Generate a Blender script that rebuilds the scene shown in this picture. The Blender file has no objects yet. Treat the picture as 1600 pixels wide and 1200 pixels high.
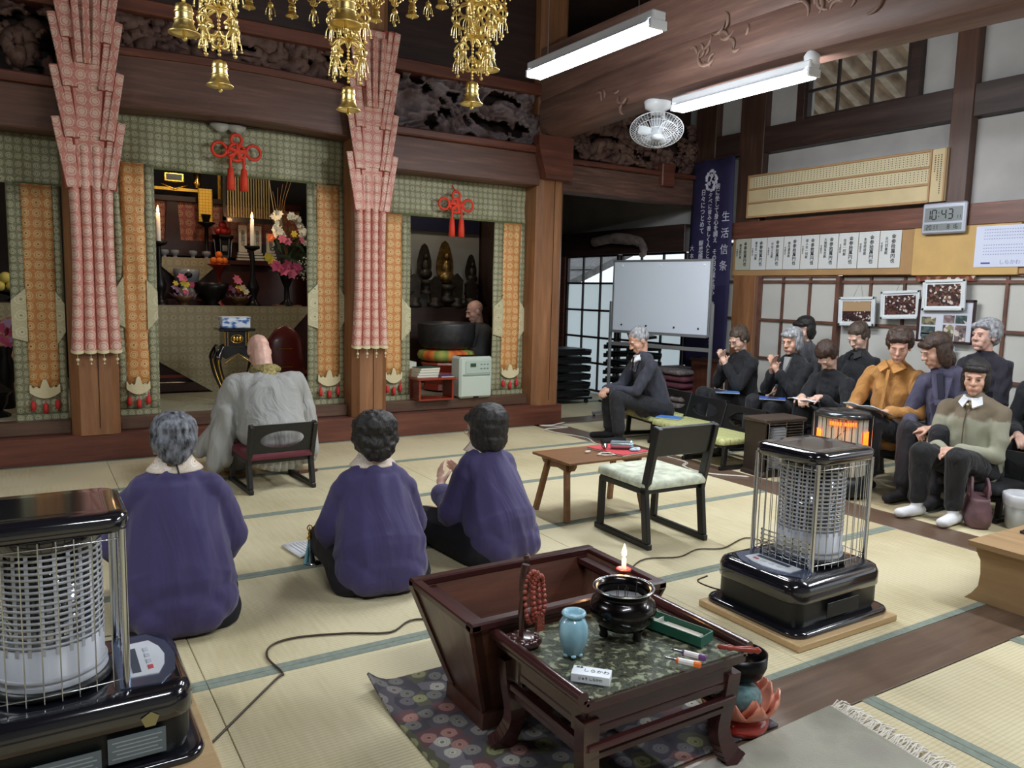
import bpy, bmesh, math, random
from math import sin, cos, pi, radians, sqrt, atan2
from mathutils import Vector, Matrix, noise, Euler
random.seed(7)
S = bpy.context.scene
COL = S.collection
V = Vector

# ---------------- camera, world, exposure ----------------
def set_camera():
    yaw, pitch, roll = 0.55664526, 0.11653446, 0.02421594
    cy, sy, cp, sp = cos(yaw), sin(yaw), cos(pitch), sin(pitch)
    f = V((sy*cp, cy*cp, -sp)); r = V((cy, -sy, 0)); u = r.cross(f)
    cr, sr = cos(roll), sin(roll)
    r2 = r*cr + u*sr; u2 = u*cr - r*sr
    cam = bpy.data.objects.new('camera', bpy.data.cameras.new('camera'))
    COL.objects.link(cam)
    m = Matrix((( r2.x, u2.x, -f.x, 0), (r2.y, u2.y, -f.y, 0), (r2.z, u2.z, -f.z, 1.32), (0, 0, 0, 1)))
    cam.matrix_world = m
    cam.data.sensor_width = 36; cam.data.lens = 1219.9/1600*36
    cam.data.clip_start = 0.05; cam.data.clip_end = 200
    S.camera = cam
set_camera()
S.view_settings.view_transform = 'Standard'; S.view_settings.look = 'None'
S.view_settings.gamma = 1; S.view_settings.use_curve_mapping = False
S.view_settings.exposure = 0.45
w = bpy.data.worlds.new('World'); S.world = w; w.use_nodes = True
w.node_tree.nodes['Background'].inputs[0].default_value = (0.80, 0.9, 1.0, 1)
w.node_tree.nodes['Background'].inputs[1].default_value = 1.0
S.cycles.max_bounces = 8; S.cycles.diffuse_bounces = 4; S.cycles.glossy_bounces = 4
S.cycles.transparent_max_bounces = 10; S.cycles.use_denoising = True
S.cycles.caustics_reflective = False; S.cycles.caustics_refractive = False
S.cycles.sample_clamp_indirect = 4
LAMP_W = 38      # watts of one fluorescent fixture (about)

# ---------------- helpers ----------------
def lin(c):
    return tuple(((x/255)/12.92 if x <= 10 else (((x/255)+.055)/1.055)**2.4) for x in c)
def col4(c): return (*lin(c), 1)
MATS = {}
def nodes(name):
    m = bpy.data.materials.new(name); m.use_nodes = True
    nt = m.node_tree; b = nt.nodes['Principled BSDF']
    return m, nt, b
def N(nt, t, **kw):
    n = nt.nodes.new(t)
    for k, v in kw.items():
        if k.startswith('i_'):
            n.inputs[k[2:].replace('_', ' ')].default_value = v
        else: setattr(n, k, v)
    return n
def ramp(nt, fac, stops, interp='LINEAR'):
    r = nt.nodes.new('ShaderNodeValToRGB'); r.color_ramp.interpolation = interp
    e = r.color_ramp.elements
    while len(e) > 1: e.remove(e[-1])
    e[0].position = stops[0][0]; e[0].color = stops[0][1]
    for p_, c_ in stops[1:]:
        x = e.new(p_); x.color = c_
    nt.links.new(fac, r.inputs[0]); return r.outputs[0]
def bumpit(nt, b, height, strength=.3, dist=.01):
    bm_ = N(nt, 'ShaderNodeBump'); bm_.inputs['Strength'].default_value = strength; bm_.inputs['Distance'].default_value = dist
    nt.links.new(height, bm_.inputs['Height']); nt.links.new(bm_.outputs[0], b.inputs['Normal'])
def mapping(nt, scale=(1, 1, 1), kind='Object', rot=(0, 0, 0)):
    t = N(nt, 'ShaderNodeTexCoord'); m = N(nt, 'ShaderNodeMapping')
    m.inputs['Scale'].default_value = scale; m.inputs['Rotation'].default_value = rot
    nt.links.new(t.outputs[kind], m.inputs[0]); return m.outputs[0]
def plain(name, c, rough=.5, metal=0, var=.0, vs=8, bump=0, bs=60, coat=0, spec=.5, em=0, emc=None, c2=None, sheen=0):
    """simple procedural surface: colour with soft variation and fine relief"""
    if name in MATS: return MATS[name]
    m, nt, b = nodes(name); MATS[name] = m
    b.inputs['Base Color'].default_value = col4(c); b.inputs['Roughness'].default_value = rough
    b.inputs['Metallic'].default_value = metal; b.inputs['Specular IOR Level'].default_value = spec
    if coat: b.inputs['Coat Weight'].default_value = coat; b.inputs['Coat Roughness'].default_value = .08
    if sheen: b.inputs['Sheen Weight'].default_value = sheen
    if em: b.inputs['Emission Color'].default_value = col4(emc or c); b.inputs['Emission Strength'].default_value = em
    if var:
        n = N(nt, 'ShaderNodeTexNoise'); n.inputs['Scale'].default_value = vs; n.inputs['Detail'].default_value = 5
        nt.links.new(mapping(nt), n.inputs['Vector'])
        d = c2 or tuple(x*(1-var) for x in c)
        u = c if c2 else tuple(min(255, x*(1+var*.6)) for x in c)
        nt.links.new(ramp(nt, n.outputs['Fac'], [(.3, col4(d)), (.7, col4(u))]), b.inputs['Base Color'])
    if bump:
        n2 = N(nt, 'ShaderNodeTexNoise'); n2.inputs['Scale'].default_value = bs; n2.inputs['Detail'].default_value = 4
        nt.links.new(mapping(nt), n2.inputs['Vector']); bumpit(nt, b, n2.outputs['Fac'], bump)
    return m
def wood(name, c1, c2, axis='X', rough=.45, scale=1.0, coat=0, bump=.15):
    """long wood grain along the given axis"""
    if name in MATS: return MATS[name]
    m, nt, b = nodes(name); MATS[name] = m
    s = {'X': (.7, 9, 9), 'Y': (9, .7, 9), 'Z': (9, 9, .7)}[axis]
    mp = mapping(nt, tuple(x*scale for x in s))
    n = N(nt, 'ShaderNodeTexNoise'); n.inputs['Scale'].default_value = 2.2; n.inputs['Detail'].default_value = 8; n.inputs['Roughness'].default_value = .65
    nt.links.new(mp, n.inputs['Vector'])
    nt.links.new(ramp(nt, n.outputs['Fac'], [(.28, col4(c1)), (.55, col4(tuple((a+b_)/2 for a, b_ in zip(c1, c2)))), (.75, col4(c2))]), b.inputs['Base Color'])
    b.inputs['Roughness'].default_value = rough
    if coat: b.inputs['Coat Weight'].default_value = coat; b.inputs['Coat Roughness'].default_value = .1
    bumpit(nt, b, n.outputs['Fac'], bump, .005)
    return m
def brocade(name, bg, ring, dot, cell=.055, axes='XZ', rough=.55, r=.34, glit=.25, line=None, metal=.15, bg2=None):
    """woven brocade: a grid of roundels with a dot, thin weft lines, glittering thread"""
    if name in MATS: return MATS[name]
    m, nt, b = nodes(name); MATS[name] = m; L = nt.links.new
    mp = mapping(nt, (1/cell,)*3)
    fr = N(nt, 'ShaderNodeVectorMath', operation='FRACTION'); L(mp, fr.inputs[0])
    sb = N(nt, 'ShaderNodeVectorMath', operation='SUBTRACT'); sb.inputs[1].default_value = (.5, .5, .5); L(fr.outputs[0], sb.inputs[0])
    ml = N(nt, 'ShaderNodeVectorMath', operation='MULTIPLY'); ml.inputs[1].default_value = tuple(1 if a in axes else 0 for a in 'XYZ'); L(sb.outputs[0], ml.inputs[0])
    ln = N(nt, 'ShaderNodeVectorMath', operation='LENGTH'); L(ml.outputs[0], ln.inputs[0])
    B, R_, D = col4(bg), col4(ring), col4(dot)
    n0 = N(nt, 'ShaderNodeTexNoise'); n0.inputs['Scale'].default_value = 3 / cell; n0.inputs['Detail'].default_value = 3; L(mapping(nt), n0.inputs['Vector'])
    add = N(nt, 'ShaderNodeMath', operation='MULTIPLY_ADD'); add.inputs[1].default_value = .22; L(n0.outputs['Fac'], add.inputs[0]); L(ln.outputs['Value'], add.inputs[2])
    o = .11
    c = ramp(nt, add.outputs[0], [(o, D), (o+.07, D), (o+.1, R_), (o+r-.14, R_), (o+r-.1, B), (o+r-.06, B), (o+r-.03, R_), (o+r+.02, R_), (o+r+.06, B), (1, B)])
    # fine thread glitter
    n1 = N(nt, 'ShaderNodeTexNoise'); n1.inputs['Scale'].default_value = 7/cell; n1.inputs['Detail'].default_value = 2; L(mapping(nt), n1.inputs['Vector'])
    mx = N(nt, 'ShaderNodeMix', data_type='RGBA'); L(ramp(nt, n1.outputs['Fac'], [(.5, (0, 0, 0, 1)), (.7, (glit*2.4,)*3+(1,))]), mx.inputs[0])
    L(c, mx.inputs[6]); mx.inputs[7].default_value = col4(line or ring)
    L(mx.outputs[2], b.inputs['Base Color'])
    b.inputs['Roughness'].default_value = rough; b.inputs['Metallic'].default_value = metal
    bumpit(nt, b, add.outputs[0], .25, .004)
    return m

def cloth(name, c, var=.07, sc=7, strength=.55, fine=220, stretch=(1, 1, .45), sheen=.1):
    """garment cloth: soft creases plus weave"""
    if name in MATS: return MATS[name]
    m, nt, b = nodes(name); MATS[name] = m; L = nt.links.new
    n = N(nt, 'ShaderNodeTexNoise'); n.inputs['Scale'].default_value = sc; n.inputs['Detail'].default_value = 3; n.inputs['Distortion'].default_value = 1.2
    L(mapping(nt, stretch), n.inputs['Vector'])
    L(ramp(nt, n.outputs['Fac'], [(.3, col4(tuple(x*(1-var) for x in c))), (.7, col4(tuple(min(255, x*(1+var)) for x in c)))]), b.inputs['Base Color'])
    b.inputs['Roughness'].default_value = .85; b.inputs['Sheen Weight'].default_value = sheen
    cr = ramp(nt, n.outputs['Fac'], [(.3, (0, 0, 0, 1)), (.48, (.85, .85, .85, 1)), (.55, (.8, .8, .8, 1)), (.72, (.15, .15, .15, 1))])
    b1 = N(nt, 'ShaderNodeBump'); b1.inputs['Strength'].default_value = strength; b1.inputs['Distance'].default_value = .02; L(cr, b1.inputs['Height'])
    f = N(nt, 'ShaderNodeTexNoise'); f.inputs['Scale'].default_value = fine; L(mapping(nt), f.inputs['Vector'])
    b2 = N(nt, 'ShaderNodeBump'); b2.inputs['Strength'].default_value = .15; b2.inputs['Distance'].default_value = .004; L(f.outputs['Fac'], b2.inputs['Height']); L(b1.outputs[0], b2.inputs['Normal'])
    L(b2.outputs[0], b.inputs['Normal']); return m
def newobj(name, me, parent=None, loc=None, rz=None):
    o = bpy.data.objects.new(name, me); COL.objects.link(o)
    if parent is not None: o.parent = parent
    if loc is not None: o.location = loc
    if rz is not None: o.rotation_euler = (0, 0, rz)
    return o
def tag(o, label=None, cat=None, group=None, kind=None):
    if label: o['label'] = label
    if cat: o['category'] = cat
    if group: o['group'] = group
    if kind: o['kind'] = kind
    return o
def thing(name, label, cat, loc=(0, 0, 0), rz=0, group=None):
    return tag(newobj(name, None, None, loc, rz), label, cat, group)
def copy_tree(o, loc=None, rz=None, label=None, parent=None):
    c = o.copy(); COL.objects.link(c); c.parent = parent
    if loc is not None: c.location = loc
    if rz is not None: c.rotation_euler = (0, 0, rz)
    if label: c['label'] = label
    for ch in list(o.children): copy_tree(ch, parent=c)
    return c
class MB:
    """collects solids, builds ONE mesh object"""
    def __init__(s): s.v = []; s.f = []; s.sm = []; s.mi = []
    def add(s, vs, fs, smooth=False, mi=0):
        o = len(s.v); s.v += [tuple(v) for v in vs]
        for f in fs: s.f.append([i+o for i in f]); s.sm.append(smooth); s.mi.append(mi)
        return s
    def box(s, c, d, rz=0, b=0, rot=None, mi=0, top=None):
        """c centre, d full size; b chamfer; top=(sx,sy) scales the top face"""
        hx, hy, hz = d[0]/2, d[1]/2, d[2]/2
        M_ = rot if rot is not None else Matrix.Rotation(rz, 3, 'Z')
        c = V(c)
        tx, ty = top or (1, 1)
        if not b:
            vs = [V((x*hx*(tx if z > 0 else 1), y*hy*(ty if z > 0 else 1), z*hz)) for z in (-1, 1) for y in (-1, 1) for x in (-1, 1)]
            fs = [(0, 2, 3, 1), (4, 5, 7, 6), (0, 1, 5, 4), (2, 6, 7, 3), (0, 4, 6, 2), (1, 3, 7, 5)]
            return s.add([M_ @ v + c for v in vs], fs, False, mi)
        b = min(b, hx*.9, hy*.9, hz*.9)
        idx = {}; vs = []
        for x in (-1, 1):
            for y in (-1, 1):
                for z in (-1, 1):
                    sx, sy = (tx, ty) if z > 0 else (1, 1)
                    for k in range(3):
                        p = [x*hx*sx, y*hy*sy, z*hz]; q = [x*b, y*b, z*b]
                        for j in range(3):
                            if j != k: p[j] -= q[j]
                        idx[(x, y, z, k)] = len(vs); vs.append(V(p))
        fs = []
        for k in range(3):
            a_, b_ = [(1, 2), (2, 0), (0, 1)][k]
            for sg in (-1, 1):
                q = []
                for (u_, v_) in ((-1, -1), (1, -1), (1, 1), (-1, 1)):
                    t = [0, 0, 0]; t[k] = sg; t[a_] = u_; t[b_] = v_; q.append(idx[(*t, k)])
                fs.append(q if sg > 0 else q[::-1])
        for k in range(3):
            a_, b_ = [(1, 2), (2, 0), (0, 1)][k]
            for u_ in (-1, 1):
                for v_ in (-1, 1):
                    t0 = [0, 0, 0]; t0[a_] = u_; t0[b_] = v_
                    t0[k] = -1; t1 = list(t0); t1[k] = 1
                    q = [idx[(*t0, a_)], idx[(*t1, a_)], idx[(*t1, b_)], idx[(*t0, b_)]]
                    fs.append(q if u_*v_ < 0 else q[::-1])
        for x in (-1, 1):
            for y in (-1, 1):
                for z in (-1, 1):
                    q = [idx[(x, y, z, k)] for k in range(3)]
                    fs.append(q if x*y*z > 0 else q[::-1])
        return s.add([M_ @ v + c for v in vs], fs, False, mi)
    def tube(s, pts, r, n=8, caps=True, closed=False, mi=0, sq=None):
        """swept circle; r number or list; sq=(a,b) gives elliptical section along fixed up"""
        pts = [V(p) for p in pts]; m = len(pts)
        rs = r if isinstance(r, (list, tuple)) else [r]*m
        up = V((0, 0, 1)); vs = []; prev = None
        for i, p in enumerate(pts):
            if closed: t = pts[(i+1) % m]-pts[i-1]
            else: t = pts[min(i+1, m-1)]-pts[max(i-1, 0)]
            if t.length < 1e-9: t = V((0, 0, 1))
            t.normalize()
            if prev is None:
                a = t.cross(up) if abs(t.z) < .95 else t.cross(V((0, 1, 0)))
            else:
                a = prev - t*prev.dot(t)
                if a.length < 1e-6: a = t.cross(up)
            a.normalize(); prev = a; b = t.cross(a)
            ka, kb = sq or (1, 1)
            for k in range(n):
                an = 2*pi*k/n; vs.append(p + a*(cos(an)*rs[i]*ka) + b*(sin(an)*rs[i]*kb))
        fs = []
        for i in range(m if closed else m-1):
            j = (i+1) % m
            for k in range(n):
                l = (k+1) % n; fs.append((i*n+k, i*n+l, j*n+l, j*n+k))
        s.add(vs, fs, True, mi)
        if caps and not closed:
            s.add(vs[:n], [tuple(range(n))[::-1]], False, mi); s.add(vs[-n:], [tuple(range(n))], False, mi)
        return s
    def lathe(s, prof, c=(0, 0, 0), n=24, sx=1, sy=1, mi=0, sm=True, rot=None, start=0, wob=None, caps=True):
        c = V(c); vs = []
        for (r, z) in prof:
            for k in range(n):
                a = 2*pi*k/n + start; q = (wob(a) if wob else 1)
                v = V((cos(a)*r*sx*q, sin(a)*r*sy*q, z))
                vs.append((rot @ v if rot is not None else v) + c)
        fs = []
        for i in range(len(prof)-1):
            for k in range(n):
                l = (k+1) % n; fs.append((i*n+k, i*n+l, (i+1)*n+l, (i+1)*n+k))
        s.add(vs, fs, sm, mi)
        if not caps: return s
        if prof[0][0] > 1e-5: s.add(vs[:n], [tuple(range(n))[::-1]], False, mi)
        if prof[-1][0] > 1e-5: s.add(vs[-n:], [tuple(range(n))], False, mi)
        return s
    def ball(s, c, r, n=10, mi=0, rot=None):
        rx, ry, rz = (r, r, r) if not isinstance(r, (tuple, list)) else r
        pr = [(sin(pi*i/n), -cos(pi*i/n)*rz) for i in range(n+1)]
        pr[0] = (0, -rz); pr[-1] = (0, rz)
        return s.lathe(pr, c, max(6, n), rx, ry, mi, True, rot)
    def prism(s, poly, axis, a, b, mi=0, smooth=False):
        """poly: 2D points; extruded along axis from a to b. XZ polygon for axis Y etc."""
        def P(u, v, t): return {'X': (t, u, v), 'Y': (u, t, v), 'Z': (u, v, t)}[axis]
        n = len(poly); vs = [P(u, v, a) for u, v in poly]+[P(u, v, b) for u, v in poly]
        fs = [(i, (i+1) % n, n+(i+1) % n, n+i) for i in range(n)]
        s.add(vs, fs, smooth, mi); s.add(vs[:n], [tuple(range(n))[::-1]], False, mi); s.add(vs[n:], [tuple(range(n))], False, mi)
        return s
    def sheet(s, grid, mi=0, smooth=True, thick=0):
        """grid: rows of points"""
        R_, C_ = len(grid), len(grid[0]); vs = [V(p) for r_ in grid for p in r_]
        fs = [(i*C_+j, i*C_+j+1, (i+1)*C_+j+1, (i+1)*C_+j) for i in range(R_-1) for j in range(C_-1)]
        s.add(vs, fs, smooth, mi); return s
    def bar(s, a, b, w_, h_, up=(0, 0, 1), mi=0, ch=0):
        """rectangular bar from a to b, w_ across, h_ along up"""
        a, b = V(a), V(b); t = (b-a); L_ = t.length; t.normalize(); x = t.cross(V(up)); x.normalize(); z = x.cross(t)
        M_ = Matrix((x, t, z)).transposed()
        return s.box((a+b)/2, (w_, L_, h_), rot=M_, b=ch, mi=mi)
    def mesh(s, name, mats):
        me = bpy.data.meshes.new(name); me.from_pydata(s.v, [], s.f)
        me.polygons.foreach_set('use_smooth', s.sm); me.polygons.foreach_set('material_index', s.mi)
        bm_ = bmesh.new(); bm_.from_mesh(me); bmesh.ops.recalc_face_normals(bm_, faces=bm_.faces); bm_.to_mesh(me); bm_.free()
        for m_ in (mats if isinstance(mats, (list, tuple)) else [mats]): me.materials.append(m_)
        return me
    def build(s, name, mats, parent=None, loc=None, rz=None):
        return newobj(name, s.mesh(name, mats), parent, loc, rz)
def solid(o, t=.002, off=0):
    """give a sheet its thickness"""
    md = o.modifiers.new('Solidify', 'SOLIDIFY'); md.thickness = t; md.offset = off; return o
def struct(o): o['kind'] = 'structure'; return o
def text(body, size, mat, parent, loc, rot, name='lettering', align='CENTER', space=1.0, depth=.0006, sx=1.0, bold=0):
    cu = bpy.data.curves.new(name, 'FONT'); cu.body = body; cu.size = size; cu.align_x = align; cu.align_y = 'CENTER'
    cu.space_line = space; cu.extrude = depth; cu.resolution_u = 2; cu.offset = bold
    o = bpy.data.objects.new(name, cu); COL.objects.link(o)
    bpy.context.view_layer.update()
    me = bpy.data.meshes.new_from_object(o.evaluated_get(bpy.context.evaluated_depsgraph_get()))
    bpy.data.objects.remove(o); bpy.data.curves.remove(cu)
    me.name = name; me.materials.clear(); me.materials.append(mat)
    t = newobj(name, me, parent); t.location = loc; t.rotation_euler = rot; t.scale = (sx, 1, 1); return t
def vtext(chars, size, mat, parent, loc, rot, name='lettering', **kw):
    return text('\n'.join(chars), size, mat, parent, loc, rot, name, **kw)
def smooth_curve(pts, k=6):
    """Catmull-Rom through points"""
    P = [V(p) for p in pts]; P = [P[0]*2-P[1]]+P+[P[-1]*2-P[-2]]; o = []
    for i in range(1, len(P)-2):
        for j in range(k):
            t = j/k; a, b, c, d = P[i-1:i+3]
            o.append(.5*((2*b)+(c-a)*t+(2*a-5*b+4*c-d)*t*t+(-a+3*b-3*c+d)*t**3))
    o.append(P[-2]); return o
# common materials
W_RED = wood('red_brown_wood', (78, 42, 32), (132, 78, 58), 'X')
W_REDY = wood('red_brown_wood_y', (80, 48, 38), (138, 88, 68), 'Y')
W_TAN = wood('honey_pillar_wood', (118, 78, 50), (172, 122, 82), 'Z', scale=.8)
W_DARK = wood('dark_aged_wood', (40, 28, 25), (74, 53, 46), 'X')
W_DARKY = wood('dark_aged_wood_y', (40, 29, 26), (76, 56, 48), 'Y')
W_DARKZ = wood('dark_aged_wood_z', (54, 37, 30), (94, 66, 54), 'Z')
PLASTER = plain('grey_white_plaster', (172, 170, 168), .9, var=.06, vs=3, bump=.05)
BLACK = plain('black_lacquer', (14, 14, 15), .35, coat=.2)
WHITE = plain('white_plastic', (225, 228, 232), .4)
GOLD = plain('polished_gold', (214, 168, 74), .25, metal=1)
CHROME = plain('chrome', (205, 208, 212), .18, metal=1)
STEEL = plain('painted_grey_steel', (140, 144, 146), .4, metal=.5)
# ---- measured positions ----
STRANDS = [(.418, 2.5, 2.12, 1, 1.0), (.53, 2.58, 2.0, 3, .9), (.90, 2.5, 2.25, 1, 1.15), (.945, 2.6, 1.99, 3, .9), (1.36, 2.5, 2.05, 3, .9), (1.45, 2.55, 2.2, 2, 1.0)]
CORD1 = [(.27, 1.98, .006), (.335, 2.157, .006), (.436, 2.279, .006), (.661, 2.525, .006), (.695, 2.56, .006), (.68, 2.70, .006), (.72, 2.79, .006), (.821, 2.81, .006), (.99, 2.756, .006), (1.144, 2.684, .006), (1.281, 2.745, .006), (1.5, 2.6, .006)]
CORD2 = [(2.2, 2.6, .006), (2.553, 2.852, .006), (2.766, 2.804, .006), (2.942, 2.846, .006), (3.08, 2.797, .006), (3.35, 2.85, .006), (3.3, 2.5, .006), (3.05, 2.3, .006)]
CORD3 = [(4.66, 6.44), (4.45, 6.36), (4.32, 6.38), (4.529, 6.2), (4.22, 6.15), (4.338, 5.663), (4.256, 5.368), (4.409, 4.988), (4.45, 4.494), (4.315, 4.354), (4.30, 4.10), (4.5, 3.878)]
WB = ((5.45, 6.70, 0), (5.75, 5.57, 0), .935, 1.685)
# ================= STRUCTURE =================
def tatami_mat_material():
    m, nt, b = nodes('tatami_rush'); L = nt.links.new
    w1 = N(nt, 'ShaderNodeTexWave', wave_type='BANDS', bands_direction='Y'); w1.inputs['Scale'].default_value = 22; w1.inputs['Distortion'].default_value = .3
    L(mapping(nt), w1.inputs['Vector'])
    n = N(nt, 'ShaderNodeTexNoise'); n.inputs['Scale'].default_value = 1.3; n.inputs['Detail'].default_value = 4; L(mapping(nt), n.inputs['Vector'])
    n2 = N(nt, 'ShaderNodeTexNoise'); n2.inputs['Scale'].default_value = 60; L(mapping(nt, (1, .08, 1)), n2.inputs['Vector'])
    a = N(nt, 'ShaderNodeMath', operation='MULTIPLY_ADD'); a.inputs[1].default_value = .35; L(n2.outputs['Fac'], a.inputs[0]); L(n.outputs['Fac'], a.inputs[2])
    c = ramp(nt, a.outputs[0], [(.45, col4((190, 177, 138))), (.75, col4((214, 203, 168)))])
    mx = N(nt, 'ShaderNodeMix', data_type='RGBA', blend_type='MULTIPLY'); mx.inputs[0].default_value = 1; L(c, mx.inputs[6])
    L(ramp(nt, w1.outputs['Fac'], [(0, (.86, .86, .84, 1)), (.5, (1, 1, 1, 1))]), mx.inputs[7])
    L(mx.outputs[2], b.inputs['Base Color']); b.inputs['Roughness'].default_value = .55; b.inputs['Specular IOR Level'].default_value = .35
    bumpit(nt, b, w1.outputs['Fac'], .35, .003); return m
TAT = tatami_mat_material()
HERI = plain('green_cloth_binding', (128, 138, 126), .8, var=.08, vs=40, bump=.2, bs=300)
floor = struct(MB().box((0.5, 3.3, -.06), (13, 13, .06)).build('floor', W_DARK))
def mat_at(x0, x1, y0, y1, along='X'):
    g = .0012
    o = MB().box(((x0+x1)/2, (y0+y1)/2, -.015), (x1-x0-2*g, y1-y0-2*g, .03), b=.002)
    me = o.build('tatami_mat', TAT, floor)
    b = .032
    for s in (0, 1):
        q = MB()
        if along == 'X':
            yc = y0+b/2+g if s == 0 else y1-b/2-g; q.box(((x0+x1)/2, yc, .0005), (x1-x0-2*g, b, .003))
        else:
            xc = x0+b/2+g if s == 0 else x1-b/2-g; q.box((xc, (y0+y1)/2, .0005), (b, y1-y0-2*g, .003))
        q.build('cloth_border', HERI, me)
    return me
YR = [1.70, 2.61, 3.555, 4.505, 5.495, 6.45]
XR = [-5.27, -3.36, -1.45, .46, 2.37, 4.28]
for j in range(5):
    for i in range(5): mat_at(XR[i], XR[i+1], YR[j], YR[j+1])
for i in range(8):
    x0 = 4.24-.95*(i+1)
    mat_at(x0, x0+.95, -.45, 1.46, 'Y')
for y in (-2.36, ):
    for i in range(8): mat_at(4.24-.95*(i+1), 4.24-.95*i, y, -.45, 'Y')
for y in (.80, 1.76, 2.72, 3.67, 4.62, 5.52): mat_at(4.57, 6.46, y, min(y+.95, 6.42))
for y in (6.70, 7.65, 8.6): mat_at(4.62, 6.46, y, y+.94)
BOARD = wood('worn_floor_board', (84, 66, 54), (124, 102, 84), 'X', rough=.35)
BOARDY = wood('worn_floor_board_y', (84, 66, 54), (124, 102, 84), 'Y', rough=.35)
MB().box((-.6, 1.58, -.013), (9.72, .236, .03), b=.002).build('floor_board', BOARD, floor)
MB().box((5.4, 1.58-1.0, -.013), (1.8, .236, .03), b=.002).build('floor_board', BOARD, floor)
MB().box((4.425, 3.93, -.013), (.286, 4.94, .03), b=.002).build('floor_board', BOARDY, floor)
MB().box((4.425, -.5, -.013), (.286, 3.9, .03), b=.002).build('floor_board', BOARDY, floor)
MB().box((5.54, 6.56, -.008), (1.86, .27, .03), b=.002).build('floor_board', BOARD, floor)

# altar platform: riser, sills, inner floor
struct(MB().box((-.5, 6.52, .1), (10.24, .14, .2), b=.004).build('altar_step', W_RED))
struct(MB().box((-.5, 6.64, .1), (10.2, .12, .2)).build('trim_1', W_RED))
SILL = wood('sill_wood', (76, 54, 42), (120, 90, 70), 'X')
for i, (a, b) in enumerate(((-5.6, .25), (.57, 2.39), (2.71, 4.28))):
    q = MB().box(((a+b)/2, 6.64, .25), (b-a, .12, .10), b=.004).box(((a+b)/2, 6.585, .235), (b-a-.03, .02, .05))
    struct(q.build('trim_%d' % (2+i), SILL))
struct(MB().box((-.5, 8.2, .26), (10.2, 3.0, .08)).build('sanctum_floor', plain('pale_grey_matting', (150, 150, 128), .7, var=.08, vs=30, bump=.2, bs=200)))

# pillars: chamfered, with seam and shoe
def pillar(x, y, w_, z0, z1, name='pillar', mat=None, ch=.055):
    h = w_/2; p = [(-h+ch, -h), (h-ch, -h), (h, -h+ch), (h, h-ch), (h-ch, h), (-h+ch, h), (-h, h-ch), (-h, -h+ch)]
    q = MB().prism([(x+a, y+b) for a, b in p], 'Z', z0, z1)
    o = struct(q.build(name, mat or W_TAN)); return o
for k, x in enumerate((.41, 2.55, 4.44)):
    z0 = .2 if k < 2 else 0
    o = pillar(x, 6.60 if k < 2 else 6.62, .32, z0, 4.2)
    MB().box((x+.02, 6.437 if k < 2 else 6.457, 1.6), (.004, .004, 2.7)).build('drying_split', plain('dark_crack', (38, 20, 12), .8), o)
    if k == 2: MB().box((x+.155, 6.56, 2.58), (.04, .12, .30)).build('corner_bracket', W_RED, o)
pillar(-1.9, 6.60, .32, .2, 4.2)

def carved(name, x0, x1, z0, z1, y, seed, mat, cut=.36, amp=.07, parent=None):
    """openwork carving: a relief of curling forms with real holes"""
    nx = int((x1-x0)/.014); nz = int((z1-z0)/.014); P_ = {}; vs = []; fs = []
    def h(i, j):
        x = x0+(x1-x0)*i/nx; z = z0+(z1-z0)*j/nz
        q = V((x*3.2+seed*3.1, z*4.2, seed)); w_ = noise.noise_vector(q*.8)*.9
        a = noise.noise(q*1.6+w_*1.4); b = abs(noise.noise(q*3.1+w_*2.2)); c = abs(noise.noise(q*6.5+w_*3))
        return .5+a*.55-b*.35, a*.6+(.35-b)*1.4+(.2-c)*.6
    H = [[h(i, j) for j in range(nz+1)] for i in range(nx+1)]
    for i in range(nx+1):
        for j in range(nz+1):
            P_[i, j] = len(vs); vs.append((x0+(x1-x0)*i/nx, y-H[i][j][1]*amp, z0+(z1-z0)*j/nz))
    for i in range(nx):
        for j in range(nz):
            if H[i][j][0] > cut: fs.append((P_[i, j], P_[i+1, j], P_[i+1, j+1], P_[i, j+1]))
    o = MB().add(vs, fs, True).build(name, mat, parent); solid(o, .03, 1); return o
CARV = wood('carved_dark_wood', (66, 44, 38), (130, 96, 82), 'X', rough=.6, scale=2)
CARVG = plain('carved_wood_with_faded_paint', (112, 84, 72), .7, var=.4, vs=7, c2=(66, 42, 36), bump=.3)
CARVR = plain('carved_wood_faded_gofun', (134, 122, 124), .7, vs=6, var=.3, c2=(72, 48, 42), bump=.3)
W_BEAM = wood('great_beam_wood', (76, 50, 42), (130, 92, 76), 'X', rough=.5)
def xbeam(n, x0, x1, z0, z1, y0, y1, mat=None, camber=.0, b=.012):
    q = MB(); k = 12
    for (za, zb) in ((z0, z1),):
        g = []
        vs = []; fs = []
        for i in range(k+1):
            t = i/k; x = x0+(x1-x0)*t; c = camber*sin(pi*t)
            vs += [(x, y0+b, za+c), (x, y0, za+b+c), (x, y0, zb-b+c), (x, y0+b, zb+c), (x, y1, zb+c), (x, y1, za+c)]
        for i in range(k):
            for j in range(6): fs.append((i*6+j, i*6+(j+1) % 6, (i+1)*6+(j+1) % 6, (i+1)*6+j))
        fs.append(tuple(range(6))[::-1]); fs.append(tuple(range(k*6, k*6+6)))
        q.add(vs, fs)
    return struct(q.build(n, mat or W_BEAM))
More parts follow.
